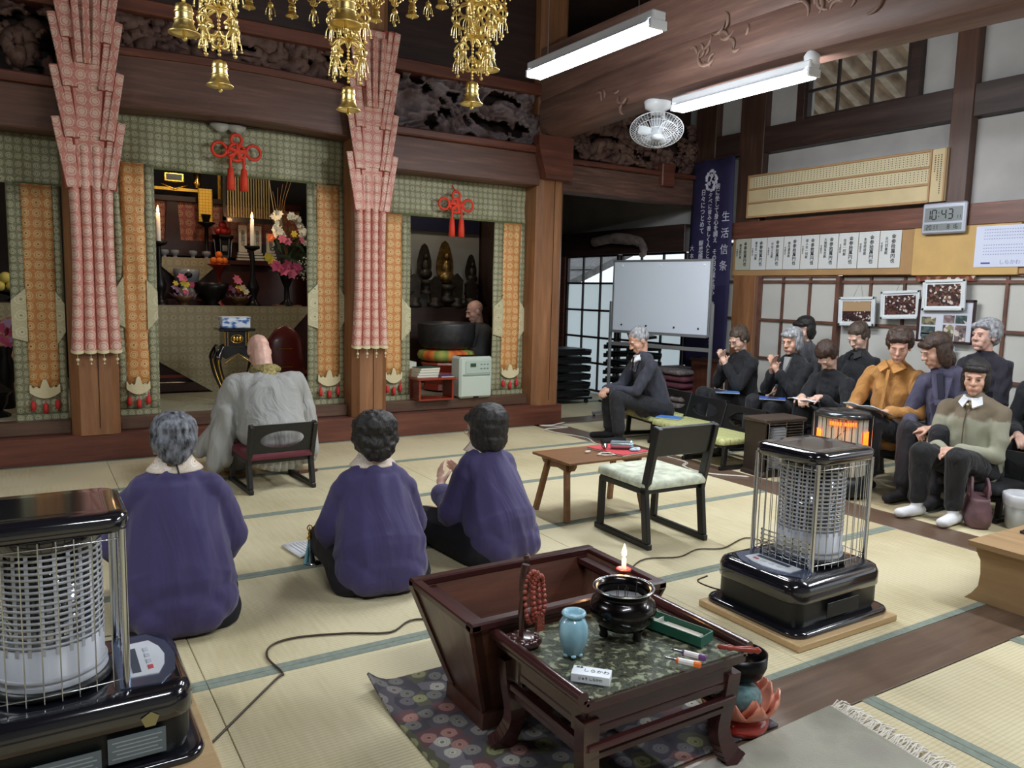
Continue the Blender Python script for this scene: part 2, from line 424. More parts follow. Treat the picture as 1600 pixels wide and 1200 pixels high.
# main bay beam with swelling profile, ledge and carving above
xbeam('trim_5', .57, 2.39, 2.58, 2.95, 6.46, 6.74, camber=.03)
xbeam('trim_6', .57, 2.39, 2.94, 3.0, 6.43, 6.76, W_RED, camber=.03)
carved('carved_transom', .57, 2.39, 3.0, 3.27, 6.58, 1.0, CARVG, cut=.30)['kind'] = 'structure'
xbeam('trim_7', .57, 2.39, 3.26, 3.36, 6.44, 6.74, W_RED)
xbeam('trim_8', .57, 2.39, 3.36, 4.2, 6.60, 6.78, W_DARK)
# side bays: lower beam, ledge, openwork
for i, (a, b, sd) in enumerate(((-1.74, .25, 4.0), (2.71, 4.28, 2.0))):
    xbeam('trim_%d' % (9+4*i), a, b, 2.36, 2.66, 6.47, 6.74)
    xbeam('trim_%d' % (10+4*i), a, b, 2.66, 2.73, 6.43, 6.76, W_RED)
    carved('carved_transom', a, b, 2.73, 3.22, 6.56, sd, CARVR if i else CARVG, cut=.34, amp=.11)['kind'] = 'structure'
    xbeam('trim_%d' % (11+4*i), a, b, 3.2, 3.3, 6.44, 6.74, W_RED)
    xbeam('trim_%d' % (12+4*i), a, b, 3.3, 4.2, 6.60, 6.78, W_DARK)
# backing behind the openwork
struct(MB().box((-.2, 6.86, 3.4), (9.3, .04, 1.6)).build('trim_17', W_DARK))
# continuation over the aisle
xbeam('trim_18', 4.6, 6.46, 2.335, 2.61, 6.52, 6.70, CARV)
xbeam('trim_19', 4.6, 6.46, 2.61, 2.66, 6.48, 6.74, W_RED)
carved('carved_transom', 4.6, 6.46, 2.68, 3.2, 6.6, 7.0, CARVG, cut=.3, amp=.09)['kind'] = 'structure'
struct(MB().box((5.53, 6.72, 3.2), (1.86, .04, 1.1)).build('trim_20', W_DARK))
struct(MB().box((5.95, 6.53, 2.62), (.18, .14, .24), b=.01).build('trim_21', W_RED))
# great rainbow beam along the aisle, with carved surface scrolls
def great_beam():
    y0, y1 = 6.46, -2.9; k = 40; vs = []; fs = []
    for i in range(k+1):
        t = i/k; y = y0+(y1-y0)*t
        c = .07*sin(pi*min(1, (y0-y)/4.4)) if y > 2.06 else -.0
        z0 = 2.815+c; z1 = 3.62
        sec = [(4.36, z0), (4.30, z0+.02), (4.265, z0+.09), (4.255, z0+.28), (4.275, z0+.33), (4.26, z0+.36), (4.26, z1), (4.62, z1), (4.64, z0+.25), (4.60, z0+.03), (4.54, z0)]
        m = len(sec); vs += [(x, y, z) for x, z in sec]
    for i in range(k):
        for j in range(m): fs.append((i*m+j, i*m+(j+1) % m, (i+1)*m+(j+1) % m, (i+1)*m+j))
    fs += [tuple(range(m))[::-1], tuple(range(k*m, k*m+m))]
    o = struct(MB().add(vs, fs, True).build('rainbow_beam', wood('great_beam_wood_y', (88, 64, 57), (140, 108, 94), 'Y', rough=.5)))
    md = o.modifiers.new('e', 'EDGE_SPLIT'); md.split_angle = radians(40)
    rnd = random.Random(3)
    cm = wood('scroll_carving_wood', (104, 80, 70), (150, 122, 106), 'Y', rough=.55)
    for (yc, zc, n, sc) in ((4.15, 3.1, 16, .16), (3.2, 3.22, 22, .2), (5.35, 2.98, 7, .16), (2.55, 3.3, 12, .18)):
        for i in range(n):
            q = MB(); a0 = rnd.uniform(0, 6.28); L_ = rnd.uniform(.5, 1)*sc; y, z = yc+rnd.uniform(-1, 1)*sc*1.5, zc+rnd.uniform(-.7, .7)*sc
            pts = []; a = a0
            for k_ in range(9):
                pts.append((4.258-.006*sin(pi*k_/8), y, z)); y += cos(a)*L_/8; z += sin(a)*L_/8; a += .28*(1 if i % 2 else -1)
            q.tube(pts, [.003+.011*sin(pi*(k_+.6)/9.2) for k_ in range(9)], 6); q.build('carved_scroll', cm, o)
great_beam()
MB().prism([(4.29, 2.42), (4.6, 2.42), (4.6, 2.82), (4.2, 2.82), (4.2, 2.72)], 'Y', 6.36, 6.46).build('bracket', W_RED)['kind'] = 'structure'

# ---------- right wall (X = 6.48) ----------
XW = 6.48
wr = struct(MB().box((6.60, 3.2, 2.45), (.10, 12.6, .68)).build('wall_right', PLASTER))   # plaster band 2.11-2.79
def wp(n, y0, y1, z0, z1, x0=XW, th=.12, mat=None, b=.004):
    return MB().box((x0+th/2, (y0+y1)/2, (z0+z1)/2), (th, y1-y0, z1-z0), b=b).build(n, mat or W_DARKY, wr)
wp('plaster_panel', -3, 4.10, 3.05, 4.3, 6.55, .1, PLASTER)
wp('plaster_panel', 5.20, 9.5, 3.05, 4.3, 6.55, .1, PLASTER)
wp('plaster_panel', 4.10, 5.20, 3.66, 4.3, 6.55, .1, PLASTER)
wp('tie_beam', -3, 9.5, 2.80, 3.055, 6.47, .14, W_DARKY)
wp('lintel_beam', -3, 6.5, 1.945, 2.115, 6.45, .14, W_REDY)
wp('lintel_beam', 6.7, 9.5, 1.84, 2.15, 6.45, .14, W_DARKY)
TANB = plain('tan_painted_board', (168, 132, 88), .7, var=.06, vs=5)
TANB2 = plain('yellow_tan_board', (196, 160, 98), .6, var=.05, vs=6)
wp('tan_panel', 3.95, 5.98, 1.555, 1.945, 6.47, .06, TANB)
wp('tan_panel', -3, 3.10, 1.555, 1.945, 6.47, .06, TANB)
wp('tan_panel', 3.10, 3.95, 1.548, 1.945, 6.455, .06, TANB2)
for (a, b, m_, z0) in ((3.55, 3.72, W_DARKZ, 0), (5.64, 5.94, W_TAN, 0), (6.30, 6.60, W_DARKZ, 0), (1.2, 1.37, W_DARKZ, 0), (9.3, 9.5, W_DARKZ, 0)):
    if a in (5.64,):
        wp('post', a, b, 0, 1.56, 6.46, .14, W_TAN); wp('post', a, b+.02, 2.11, 4.3, 6.46, .14, W_DARKZ)
    else: wp('post', a, b, z0 if a != 3.55 else 1.95, 4.3, 6.455, .15, wood('wall_post_wood', (64, 42, 34), (104, 72, 56), 'Z') if a == 3.55 else m_)
SHO = plain('shoji_lattice_wood', (104, 70, 56), .6, var=.2)
m, nt, b = nodes('shoji_paper_glass'); PAPER = m
tr = N(nt, 'ShaderNodeBsdfTranslucent'); tr.inputs[0].default_value = (.62, .62, .6, 1)
df = N(nt, 'ShaderNodeBsdfDiffuse'); df.inputs[0].default_value = (.52, .52, .50, 1); mx = N(nt, 'ShaderNodeMixShader'); mx.inputs[0].default_value = .72
nn = N(nt, 'ShaderNodeTexNoise'); nn.inputs['Scale'].default_value = 3; nt.links.new(mapping(nt), nn.inputs['Vector'])
nt.links.new(ramp(nt, nn.outputs['Fac'], [(.3, (.66, .65, .60, 1)), (.7, (.74, .73, .68, 1))]), df.inputs[0])
nt.links.new(tr.outputs[0], mx.inputs[1]); nt.links.new(df.outputs[0], mx.inputs[2]); nt.links.new(mx.outputs[0], nt.nodes['Material Output'].inputs[0])
m, nt, b = nodes('frosted_glass'); FROST = m
tr = N(nt, 'ShaderNodeBsdfTranslucent'); tr.inputs[0].default_value = (.92, .96, .96, 1)
df = N(nt, 'ShaderNodeBsdfDiffuse'); df.inputs[0].default_value = (.7, .74, .74, 1); mx = N(nt, 'ShaderNodeMixShader'); mx.inputs[0].default_value = .15
nt.links.new(tr.outputs[0], mx.inputs[1]); nt.links.new(df.outputs[0], mx.inputs[2]); nt.links.new(mx.outputs[0], nt.nodes['Material Output'].inputs[0])
m, nt, b = nodes('clear_glass'); GLASSW = m
tr = N(nt, 'ShaderNodeBsdfTransparent'); gl = N(nt, 'ShaderNodeBsdfGlossy'); gl.inputs['Roughness'].default_value = .05; mx = N(nt, 'ShaderNodeMixShader'); mx.inputs[0].default_value = .06
nt.links.new(tr.outputs[0], mx.inputs[1]); nt.links.new(gl.outputs[0], mx.inputs[2]); nt.links.new(mx.outputs[0], nt.nodes['Material Output'].inputs[0])
def screen(n, y0, y1, zs, cols, x=6.50, fr=None, panes=None, st=.04):
    """sliding screen: stiles, rails, glazing bars and panes as separate parts"""
    fr = fr or SHO
    o = struct(MB().box((x, y0+st/2, (zs[0]+zs[-1])/2), (.035, st, zs[-1]-zs[0])).box((x, y1-st/2, (zs[0]+zs[-1])/2), (.035, st, zs[-1]-zs[0])).build(n, fr))
    for z in zs: MB().box((x, (y0+y1)/2, z), (.03, y1-y0-2*st, .026)).build('rail', fr, o)
    for c_ in cols: MB().box((x, c_, (zs[0]+zs[-1])/2), (.026, .022, zs[-1]-zs[0])).build('glazing_bar', fr, o)
    ys = [y0+st]+list(cols)+[y1-st]
    for i in range(len(ys)-1):
        for j in range(len(zs)-1):
            MB().box((x+.012, (ys[i]+ys[i+1])/2, (zs[j]+zs[j+1])/2), (.003, ys[i+1]-ys[i]-.006, zs[j+1]-zs[j]-.006)).build('pane', panes(j) if panes else PAPER, o)
zz = [.02, .32, .71, 1.105, 1.495, 1.55]
screen('window_8', 5.90, 6.34, [.02, .32, .71, 1.105, 1.495, 1.90], (6.12,), 6.52)
screen('window_1', 4.66, 5.62, zz, (4.99, 5.31))
screen('window_2', 3.70, 4.70, zz, (4.045, 4.37), 6.54)
screen('window_3', 2.76, 3.72, zz, (3.18, ), 6.50)
screen('window_4', 1.37, 2.80, zz, (1.75, 2.1, 2.45), 6.54)
MB().box((6.66, 4.90, .8), (.04, .05, 1.6)).build('outer_post', BLACK, wr)
MB().box((6.66, 3.52, .8), (.04, .07, 1.6)).build('outer_post', BLACK, wr)
FR2 = plain('dark_sash_wood', (44, 34, 32), .5)
screen('window_5', 7.90, 9.05, [.03, .40, .746, 1.108, 1.47, 1.83], (8.28, 8.66), 6.50, FR2, lambda j: GLASSW if j == 4 else FROST)
screen('window_6', 6.72, 7.92, [.03, .40, .746, 1.108, 1.47, 1.83], (7.12, 7.52), 6.54, FR2, lambda j: GLASSW if j == 4 else FROST)
wp('door_jamb', 9.05, 9.2, 0, 1.84, 6.46, .1, W_REDY)
# upper window with eaves beyond
screen('window_7', 4.12, 5.18, [3.06, 3.31, 3.62], (4.48, 4.83), 6.50, FR2, lambda j: GLASSW, .03)
wp('window_frame', 5.18, 5.27, 3.05, 3.66, 6.47, .12); wp('window_frame', 4.03, 4.12, 3.05, 3.66, 6.47, .12)
eav = struct(MB().add([(6.6, 1.5, 4.5), (6.6, 9.6, 4.5), (8.9, 9.6, 3.5), (8.9, 1.5, 3.5)], [(0, 1, 2, 3)], False).build('eaves', plain('weathered_roof_board', (190, 168, 146), .9, var=.25, vs=4)))
solid(eav, .03)
RAFT = plain('weathered_rafter', (214, 196, 176), .9, var=.15)
for i in range(32): MB().bar((6.65, 1.7+i*.25, 4.42), (8.9, 1.7+i*.25, 3.43), .085, .1, mi=0).build('rafter', RAFT, eav)
MB().box((8.85, 5.5, 3.32), (.1, 8.2, .14)).build('eaves_board', RAFT, eav)
struct(MB().box((12, 6, -.3), (11, 30, .1)).build('ground', plain('pale_gravel_yard', (176, 172, 160), .9, var=.15, vs=5)))
# neighbouring roof and garden hedge seen through the clear panes
nb = thing('neighbouring_roof', 'sloping grey tiled roof outside the clear window panes', 'roof', (9.6, 14.0, 0))
MB().prism([(-2.2, .9), (2.4, 2.9), (2.4, 2.75), (-2.2, .75)], 'Y', -1.6, 1.6).build('roof_slope', plain('grey_roof_tile', (108, 106, 104), .8, var=.2, vs=9), nb)
for k in range(7): MB().bar((-2.2+k*.7, -1.62, .93+k*.305), (-2.2+k*.7, 1.6, .93+k*.305), .1, .06).build('roof_batten', plain('grey_roof_ridge', (130, 128, 124), .8), nb)
hd = MB(); rr = random.Random(5)
for i in range(420):
    a = V((rr.uniform(-2.5, 2.5), rr.uniform(-.5, .5), rr.uniform(-.1, 3.2))); d = V((rr.uniform(-1, 1), rr.uniform(-1, 1), rr.uniform(-1, 1)))*.22; e = d.cross(V((.3, .5, .8)))*.5
    hd.add([a-d, a+e, a+d, a-e], [(0, 1, 2, 3)])
tag(hd.build('garden_hedge', plain('bright_leaf', (150, 176, 96), .7, var=.3), loc=(10.8, 18.5, 0)), 'sunlit green hedge far outside beyond the grey tiled roof', 'hedge')

# ---------- remaining shell ----------
struct(MB().box((-5.45, 3.2, 2.15), (.1, 12.6, 4.3)).build('wall_left', W_DARK))
struct(MB().box((.5, -3.0, 2.15), (12, .1, 4.3)).build('wall_near', PLASTER))
struct(MB().box((.5, 9.65, 2.15), (12.2, .1, 4.3)).build('wall_far', plain('dark_sanctum_wall', (34, 28, 30), .8, var=.2)))
struct(MB().box((4.64, 8.2, 2.15), (.05, 2.9, 4.3)).build('wall_sanctum', W_DARK))
ce = struct(MB().box((.5, 3.3, 4.35), (12.2, 12.8, .1)).build('ceiling', W_DARK))
for i in range(9): MB().box((-4.6+i*1.15, 3.3, 4.27), (.08, 12.4, .08)).build('ceiling_batten', W_DARKY, ce)
struct(MB().box((-.5, 8.2, 3.0), (10.2, 2.9, .05)).build('sanctum_ceiling', plain('sanctum_black', (18, 16, 18), .8)))
# ================= SANCTUM AND HANGINGS =================
GREEN = brocade('green_gold_brocade', (122, 122, 94), (186, 184, 150), (88, 92, 64), .055)
ORANGE = brocade('orange_gold_brocade', (206, 136, 74), (228, 196, 140), (160, 92, 44), .074, line=(236, 200, 140))
PINK = brocade('salmon_pink_brocade', (204, 132, 118), (226, 194, 176), (222, 180, 164), .082, r=.36, metal=.05)
CREAM = brocade('cream_brocade', (194, 186, 148), (212, 206, 172), (150, 146, 90), .12, r=.3)
CREAMD = brocade('beige_altar_brocade', (150, 140, 108), (176, 166, 134), (110, 100, 70), .075, r=.3)
CORD = plain('vermilion_cord', (232, 66, 40), .6, bump=.3, bs=300)
TASR = plain('red_tassel', (206, 52, 48), .7)
SEAM = plain('dark_pink_seam', (150, 66, 54), .8)
IVORY = plain('ivory_embroidery', (226, 214, 172), .7, bump=.4, bs=120)

def valance(x0, x1, z0, z1, label, y=6.72, swag=None):
    t = thing('brocade_valance', label, 'valance', (x0, y, z0)); W_ = x1-x0; H_ = z1-z0; n = int(W_/.03)
    g = [[(W_*i/n, .012*sin(i*.55)*(1-k/8)+.008*sin(i*.21+k), H_*k/8) for i in range(n+1)] for k in range(9)]
    solid(MB().sheet(g).build('cloth', GREEN, t), .006)
    MB().box((W_/2, -.01, .008), (W_, .012, .014)).build('hem', plain('olive_hem', (92, 100, 58), .7), t)
    MB().tube([(0, 0, H_+.005), (W_, 0, H_+.005)], .012, 8).build('hanging_rod', W_DARK, t)
    if swag is not None:
        for s in (-.12, .0):
            q = []
            for i in range(9): q.append([(swag+s+i*.02, -.03-.03*sin(pi*i/8), H_-.0), (swag+s+i*.02, -.03-.025*sin(pi*i/8), H_-.05*sin(pi*i/8)-.02)])
            solid(MB().sheet(q).build('turned_lining', plain('silver_lining', (180, 180, 166), .4), t), .003)
valance(-1.74, .262, 2.008, 2.385, 'green brocade valance hanging over the bay by the first pillar')
valance(.56, 2.40, 2.20, 2.60, 'green brocade valance over the main altar opening, with a silver fold at its top', swag=.85)
valance(2.70, 4.32, 2.0, 2.39, 'green brocade valance over the bay of the big bowl bell')

def knot(x, z, s, label):
    t = thing('knotted_cord', label, 'cord', (x, 6.63, z))
    def loop(cx, cz, r, a0=0): return [(cx+r*cos(a0+2*pi*i/18), -.01*(i % 2), cz+r*sin(a0+2*pi*i/18)) for i in range(18)]
    q = MB()
    q.tube(loop(-.115*s, -.0*s, .048*s), .011*s, 6, closed=True); q.tube(loop(.115*s, 0, .048*s), .011*s, 6, closed=True)
    q.tube(loop(0, .075*s, .036*s), .011*s, 6, closed=True)
    for k in range(5):
        a = k*2*pi/5+.3; q.tube([(.062*s*cos(a), -.014, .05*s*sin(a)-.01), (0, -.03, -.01), (.062*s*cos(a+2.2), -.014, .05*s*sin(a+2.2)-.01)], .011*s, 6)
    q.tube(loop(0, -.01*s, .058*s), .011*s, 6, closed=True); q.tube([(0, 0, .1*s), (0, .085, .17*s)], .006, 6); q.tube([(0, -.01, -.01), (0, .085, .0)], .006, 6)
    q.build('knot', CORD, t)
    for sx in (-.045, .045):
        q = MB(); q.tube([(sx*s, -.02, -.05*s), (sx*s, -.02, -.12*s)], .01*s, 6)
        q.lathe([(.012*s, -.12*s), (.02*s, -.125*s), (.026*s, -.2*s), (.028*s, -.27*s), (0.001, -.27*s)], (sx*s, -.02, 0), 12)
        q.build('tassel', CORD, t)
knot(1.478, 2.39, 1.15, 'vermilion knotted cord with two tassels over the main altar opening')
knot(3.46, 2.125, 1.1, 'vermilion knotted cord with two tassels over the bay of the big bowl bell')

def panel(x0, x1, o0, o1, zt, label, y=6.70, fold=0):
    t = thing('brocade_curtain', label, 'curtain', (x0, y, .29)); H_ = zt-.29; W_ = x1-x0; a, b = o0-x0, o1-x0
    def strip(n, u0, u1, z0, z1, dy, mat, th=.006):
        k = max(2, int((u1-u0)/.03)); r = max(2, int((z1-z0)/.12))
        g = [[(u0+(u1-u0)*i/k-.02*(H_-(z0+(z1-z0)*j/r))/H_*0, dy+.006*sin(i*1.3+j*.8), z0+(z1-z0)*j/r) for i in range(k+1)] for j in range(r+1)]
        return solid(MB().sheet(g).build(n, mat, t), th)
    strip('green_border', 0, a, .0, H_, 0, GREEN); strip('green_border', b, W_, .0, H_, 0, GREEN)
    strip('orange_panel', a-.004, b+.004, .23, H_, -.006, ORANGE)
    strip('green_foot', a-.004, b+.004, 0, .235, -.004, GREEN)
    MB().box((W_/2, -.016, .03), (W_, .012, .05), b=.004).build('foot_band', GREEN, t)
    zc = H_*.47+fold
    for (u0, u1, s) in ((0, a, 1), (b, W_, -1)):
        if u1-u0 < .02: continue
        u, v_ = (u0, u1) if s > 0 else (u1, u0)
        q = [(u, zc-.19), (v_, zc-.12-.1), (v_, zc+.17), (u, zc+.08)] if s > 0 else [(u, zc-.15), (v_, zc-.24), (v_, zc+.15), (u, zc+.06)]
        MB().prism(q, 'Y', -.022, -.008).build('cream_patch', CREAM, t)
    # embroidered cloud shape and three tassels
    cx, w_ = (a+b)/2, (b-a)
    pts = []
    for i in range(25):
        u = -1+2*i/24; pts.append((cx+u*w_*.53, .215-.045*(1-u*u)))
    top = [(.53-1.06*i/32, .175+.065*math.exp(-((.53-1.06*i/32)/.13)**4)+.03*math.exp(-((abs(.53-1.06*i/32)-.5)/.06)**2)+.015*math.exp(-((abs(.53-1.06*i/32)-.3)/.05)**2)) for i in range(33)]
    MB().prism(pts+[(cx+u*w_, z+.07) for u, z in top], 'Y', -.032, -.012).build('embroidered_cloud', IVORY, t)
    for k, dz in ((-1, .01), (0, -.01), (1, .015)):
        q = MB().tube([(cx+k*w_*.42, -.03, .18+dz), (cx+k*w_*.42, -.03, .12+dz)], .003, 5)
        q.lathe([(.004, .02), (.015, .01), (.018, -.02), (.016, -.05), (.001, -.052)], (cx+k*w_*.42, -.03, .125+dz), 8); q.build('red_tassel', TASR, t)
panel(-.095, .24, .0, .185, 2.01, 'orange and green brocade curtain in the bay beside the first pillar')
panel(.585, .875, .64, .80, 2.23, 'orange and green brocade curtain beside the first pillar in the main opening')
panel(2.065, 2.395, 2.155, 2.345, 2.20, 'orange and green brocade curtain beside the second pillar in the main opening')
panel(2.72, 3.03, 2.785, 2.94, 2.0, 'orange and green brocade curtain next to the little red table')
panel(3.92, 4.285, 4.03, 4.22, 2.0, 'orange and green brocade curtain next to the pale air purifier')

def pillar_cover(x, ztop, label):
    t = thing('pillar_cloth', label, 'pillar cloth', (x, 6.43, .82))
    # four long rounded pleats
    for k in range(4):
        q = []
        for j in range(15):
            f = j/14; z = f*1.45; sp = .082-.012*sin(f*pi)*1-.006*f; cx = (k-1.5)*sp
            q.append([(cx-cos(pi*i/10)*sp*.52, -sin(pi*i/10)*.052-.004, z+(.012*(1-cos(2*pi*i/10))*-.5 if j == 0 else 0)) for i in range(11)])
        MB().sheet(q).build('pleat', PINK, t)
        q2 = MB().sheet([[((k-1.5)*.082-cos(pi*i/10)*.0445, -sin(pi*i/10)*.056-.004, dz-.014*sin(pi*i/10)) for i in range(11)] for dz in (.0, .022)])
        q2.build('ivory_hem', IVORY, t)
        MB().ball(((k-1.5)*.085, -.05, -.055), .012, 6).ball(((k-1.5)*.085, -.05, -.085), .007, 6).tube([((k-1.5)*.085, -.05, 0), ((k-1.5)*.085, -.05, -.09)], .0015, 4).build('bead_drop', IVORY, t)
    top = ztop-.82
    MB().prism([(-.13, 1.2), (.13, 1.2), (.17, top), (-.17, top)], 'Y', -.035, .0).build('back_panel', PINK, t)
    # tiers of folded straps, widening upwards
    for i, z0 in enumerate((1.16, 1.50, 1.84, 2.16)):
        dy = -.045-.012*i
        MB().prism([(-.07, z0+.02), (.07, z0+.02), (.10, z0+.46), (-.10, z0+.46)], 'Y', dy, dy+.012).build('tier_panel', PINK, t)
        for s in (-1, 1):
            for u0, u1, w_, dd in ((.125, .205, .055, -.014), (.085, .15, .045, -.004)):
                a = V((s*u0, dy+dd, z0+.0)); b = V((s*u1, dy+dd, z0+.47))
                MB().bar(a, b, .016, w_, up=(1, 0, 0), ch=.005).build('strap', PINK, t)
                MB().bar(a+V((s*.004, .008, -.006)), b+V((-s*.03, .008, .006)), .006, w_+.012, up=(1, 0, 0)).build('strap_edge', SEAM, t)
    if ztop > 3:
        for s in (-1, 0, 1): MB().bar((s*.05, -.11, 2.0), (s*.08, -.105, top), .02, .045, up=(1, 0, 0), ch=.006).build('upper_pleat', PINK, t)
pillar_cover(.425, 3.5, 'salmon pink brocade pillar cloth on the first pillar, rising out of view')
pillar_cover(2.53, 3.38, 'salmon pink brocade pillar cloth on the second pillar, with a slanted top')

# ----- main altar -----
LACQ = plain('dark_red_lacquer', (54, 22, 18), .3, coat=.3, var=.2)
LACR = plain('bright_red_lacquer', (140, 48, 32), .3, coat=.3)
t = thing('altar_table', 'dark red lacquer altar table under the beige brocade cloth', 'altar table', (1.72, 8.2, .3))
MB().box((0, 0, .79), (1.9, .62, .05), b=.008).build('table_top', LACQ, t)
MB().box((0, -.02, .38), (1.7, .5, .74)).build('body', LACQ, t)
MB().box((0, -.30, .06), (1.8, .06, .10), b=.01).build('base_rail', LACQ, t)
MB().box((0, -.30, .16), (1.78, .03, .03)).build('base_rail', LACR, t)
t = MB().prism([(1.0, 1.128), (2.46, 1.128), (2.46, 1.10), (1.74, .30), (1.5, .30), (1.03, .6)], 'Y', 7.862, 7.878).build('altar_cloth', CREAMD)
tag(t, 'beige brocade altar cloth with a pointed lower edge', 'altar cloth')
t = thing('altar_tier', 'upper lacquered altar tier holding tablets and fruit', 'altar table', (1.8, 8.75, .3))
MB().box((0, 0, 1.26), (1.9, .42, .05), b=.008).build('tier_top', LACQ, t); MB().box((0, .03, .62), (1.8, .34, 1.24)).build('tier_body', LACQ, t)
MB().box((0, .14, 1.62), (1.7, .05, .5)).build('pink_backcloth', brocade('rose_brocade', (140, 66, 62), (176, 128, 96), (90, 40, 40), .09), t)
MB().box((0, .12, 1.40), (1.7, .1, .16)).build('tier_step', LACQ, t)
MB().box((-.05, .1, 1.90), (1.8, .1, .05)).box((-.48, .12, 1.66), (.16, .08, .5), top=(.6, 1)).build('lacquer_post', LACQ, t)
t = tag(MB().prism([(1.10, 1.592), (1.74, 1.592), (1.74, 1.575), (1.44, 1.30), (1.38, 1.30), (1.10, 1.55)], 'Y', 8.515, 8.53).build('small_altar_cloth', CREAMD), 'small pale brocade cloth hung from the upper altar tier', 'altar cloth')

FLAME = plain('candle_flame', (255, 190, 110), .5, em=9, emc=(255, 190, 110)); WAX = plain('candle_wax', (236, 232, 222), .5)
IRON = plain('black_bronze', (26, 25, 26), .35, metal=.6)
def flame(x, y, z, s=1):
    return MB().lathe([(.001, 0), (.007*s, .008*s), (.0085*s, .016*s), (.006*s, .028*s), (.003*s, .038*s), (.0004, .046*s)], (x, y, z), 10)
def candle_light(x, y, z, e):
    l = bpy.data.lights.new('candle_glow', 'POINT'); l.energy = e; l.color = (1, .55, .25); l.shadow_soft_size = .02
    o = bpy.data.objects.new('candle_glow', l); o.location = (x, y, z); COL.objects.link(o)
for x, nm in ((1.07, 'white altar candle on the bronze stand next to the gold plaque side'), (1.92, 'white altar candle on the bronze stand beside the bouquet')):
    t = thing('candle_stand', 'tall black bronze candle stand %s' % ('by the curtain edge' if x < 1.5 else 'beside the bouquet of lilies'), 'candle stand', (x, 8.0, 1.115))
    MB().lathe([(.075, 0), (.08, .02), (.05, .05), (.03, .09), (.055, .16), (.06, .2), (.03, .28), (.018, .36), (.025, .45), (.016, .55)], n=16).build('stem', IRON, t)
    MB().lathe([(.016, .55), (.07, .575), (.075, .6), (.06, .6), (.02, .585)], n=16).build('drip_pan', IRON, t)
    q = thing('candle', nm, 'candle', (x, 8.0, 1.70))
    MB().lathe([(.021, 0), (.019, .27), (.016, .275), (.001, .27)], n=12).build('wax_body', WAX, q)
    flame(0, 0, .275, 1.5).build('flame', FLAME, q); candle_light(x, 7.98, 2.03, 2.2)
def blossom(q, c, r, n=6, mi=0, tilt=None):
    d = tilt or V((random.uniform(-1, 1), -1.3, random.uniform(-.4, 1))).normalized(); a = d.cross(V((.1, .2, 1))).normalized(); b = d.cross(a)
    for k in range(n):
        an = 2*pi*k/n; u = a*cos(an)+b*sin(an); w_ = d.cross(u)*r*.33
        q.add([V(c), V(c)+u*r*.55+w_+d*r*.15, V(c)+u*r+d*r*.05, V(c)+u*r*.55-w_+d*r*.15], [(0, 1, 2, 3)], True, mi)
FC = {k: plain('petal_'+k, c, .6) for k, c in dict(white=(236, 238, 226), pink=(214, 110, 140), rose=(190, 78, 120), yellow=(226, 206, 70), lilac=(176, 140, 170), orange=(226, 112, 60), cream=(222, 214, 170)).items()}
LEAF = plain('dark_leaf', (46, 66, 40), .5, var=.3)
t = thing('flower_bouquet', 'large bouquet of white orchids and pink lilies in a black vase', 'bouquet', (2.27, 8.05, 1.115))
MB().lathe([(.085, 0), (.09, .02), (.03, .07), (.025, .2), (.06, .28), (.075, .34), (.05, .38), (.055, .42)], n=18).build('vase', IRON, t)
MB().box((0, 0, .012), (.26, .16, .024)).build('vase_board', W_TAN, t)
rr = random.Random(11)
def cluster(nm, mat, n, c, sp, r, np_=6):
    q = MB()
    for i in range(n): blossom(q, (c[0]+rr.uniform(-1, 1)*sp[0], c[1]+rr.uniform(-1, 1)*sp[1], c[2]+rr.uniform(-1, 1)*sp[2]), r*rr.uniform(.8, 1.2), np_)
    return q
for i in range(9): cluster('o', None, 3, (-.12+.035*rr.random()+i*.003, -.02, .80-.03*i+.14), (.035, .03, .02), .035).build('white_orchid', FC['white'], t)
for i in range(9): cluster('o', None, 3, (.02+.022*i, -.03, .92-.004*i*i), (.03, .03, .025), .038).build('white_orchid', FC['white'], t)
for c, m_, r in (((-.06, -.08, .68), 'pink', .05), ((-.01, -.08, .66), 'pink', .05), ((.14, -.06, .68), 'pink', .045), ((-.17, -.06, .69), 'orange', .05), ((.06, -.08, .74), 'yellow', .04), ((-.2, -.06, .50), 'yellow', .05), ((-.17, -.05, .47), 'yellow', .05), ((-.02, -.1, .42), 'rose', .07), ((.07, -.1, .40), 'rose', .07), ((-.13, -.1, .41), 'rose', .07), ((.02, -.12, .34), 'pink', .06), ((-.05, -.1, .36), 'rose', .06)):
    q = MB(); blossom(q, c, r, 6); blossom(q, c, r*.6, 5); q.build('flower', FC[m_], t)
q = MB()
for i in range(60):
    a = V((rr.uniform(-.1, .22), rr.uniform(-.05, .05), rr.uniform(.35, .7))); d = V((rr.uniform(-1, 1), rr.uniform(-.6, .2), rr.uniform(-.5, 1))).normalized()*.09; e = d.cross(V((0, 1, .2))).normalized()*.018
    q.add([a-d, a+e, a+d, a-e], [(0, 1, 2, 3)])
q.build('foliage', LEAF, t)['kind'] = 'stuff'
q = MB()
for i in range(120): q.ball((rr.uniform(.1, .3), rr.uniform(-.08, .05), rr.uniform(.28, .52)), .006, 4)
q.build('small_white_sprays', FC['white'], t)['kind'] = 'stuff'
q = MB()
for i in range(5): q.tube(smooth_curve([(0, 0, .5), (-.06+.03*i, .02, .8), (-.1+.02*i, 0, 1.0), (-.13+.05*i, 0, 1.15+.04*i)], 4), .004, 5)
q.build('gilded_twig', plain('gilt_twig', (120, 96, 60), .4, metal=.5), t)
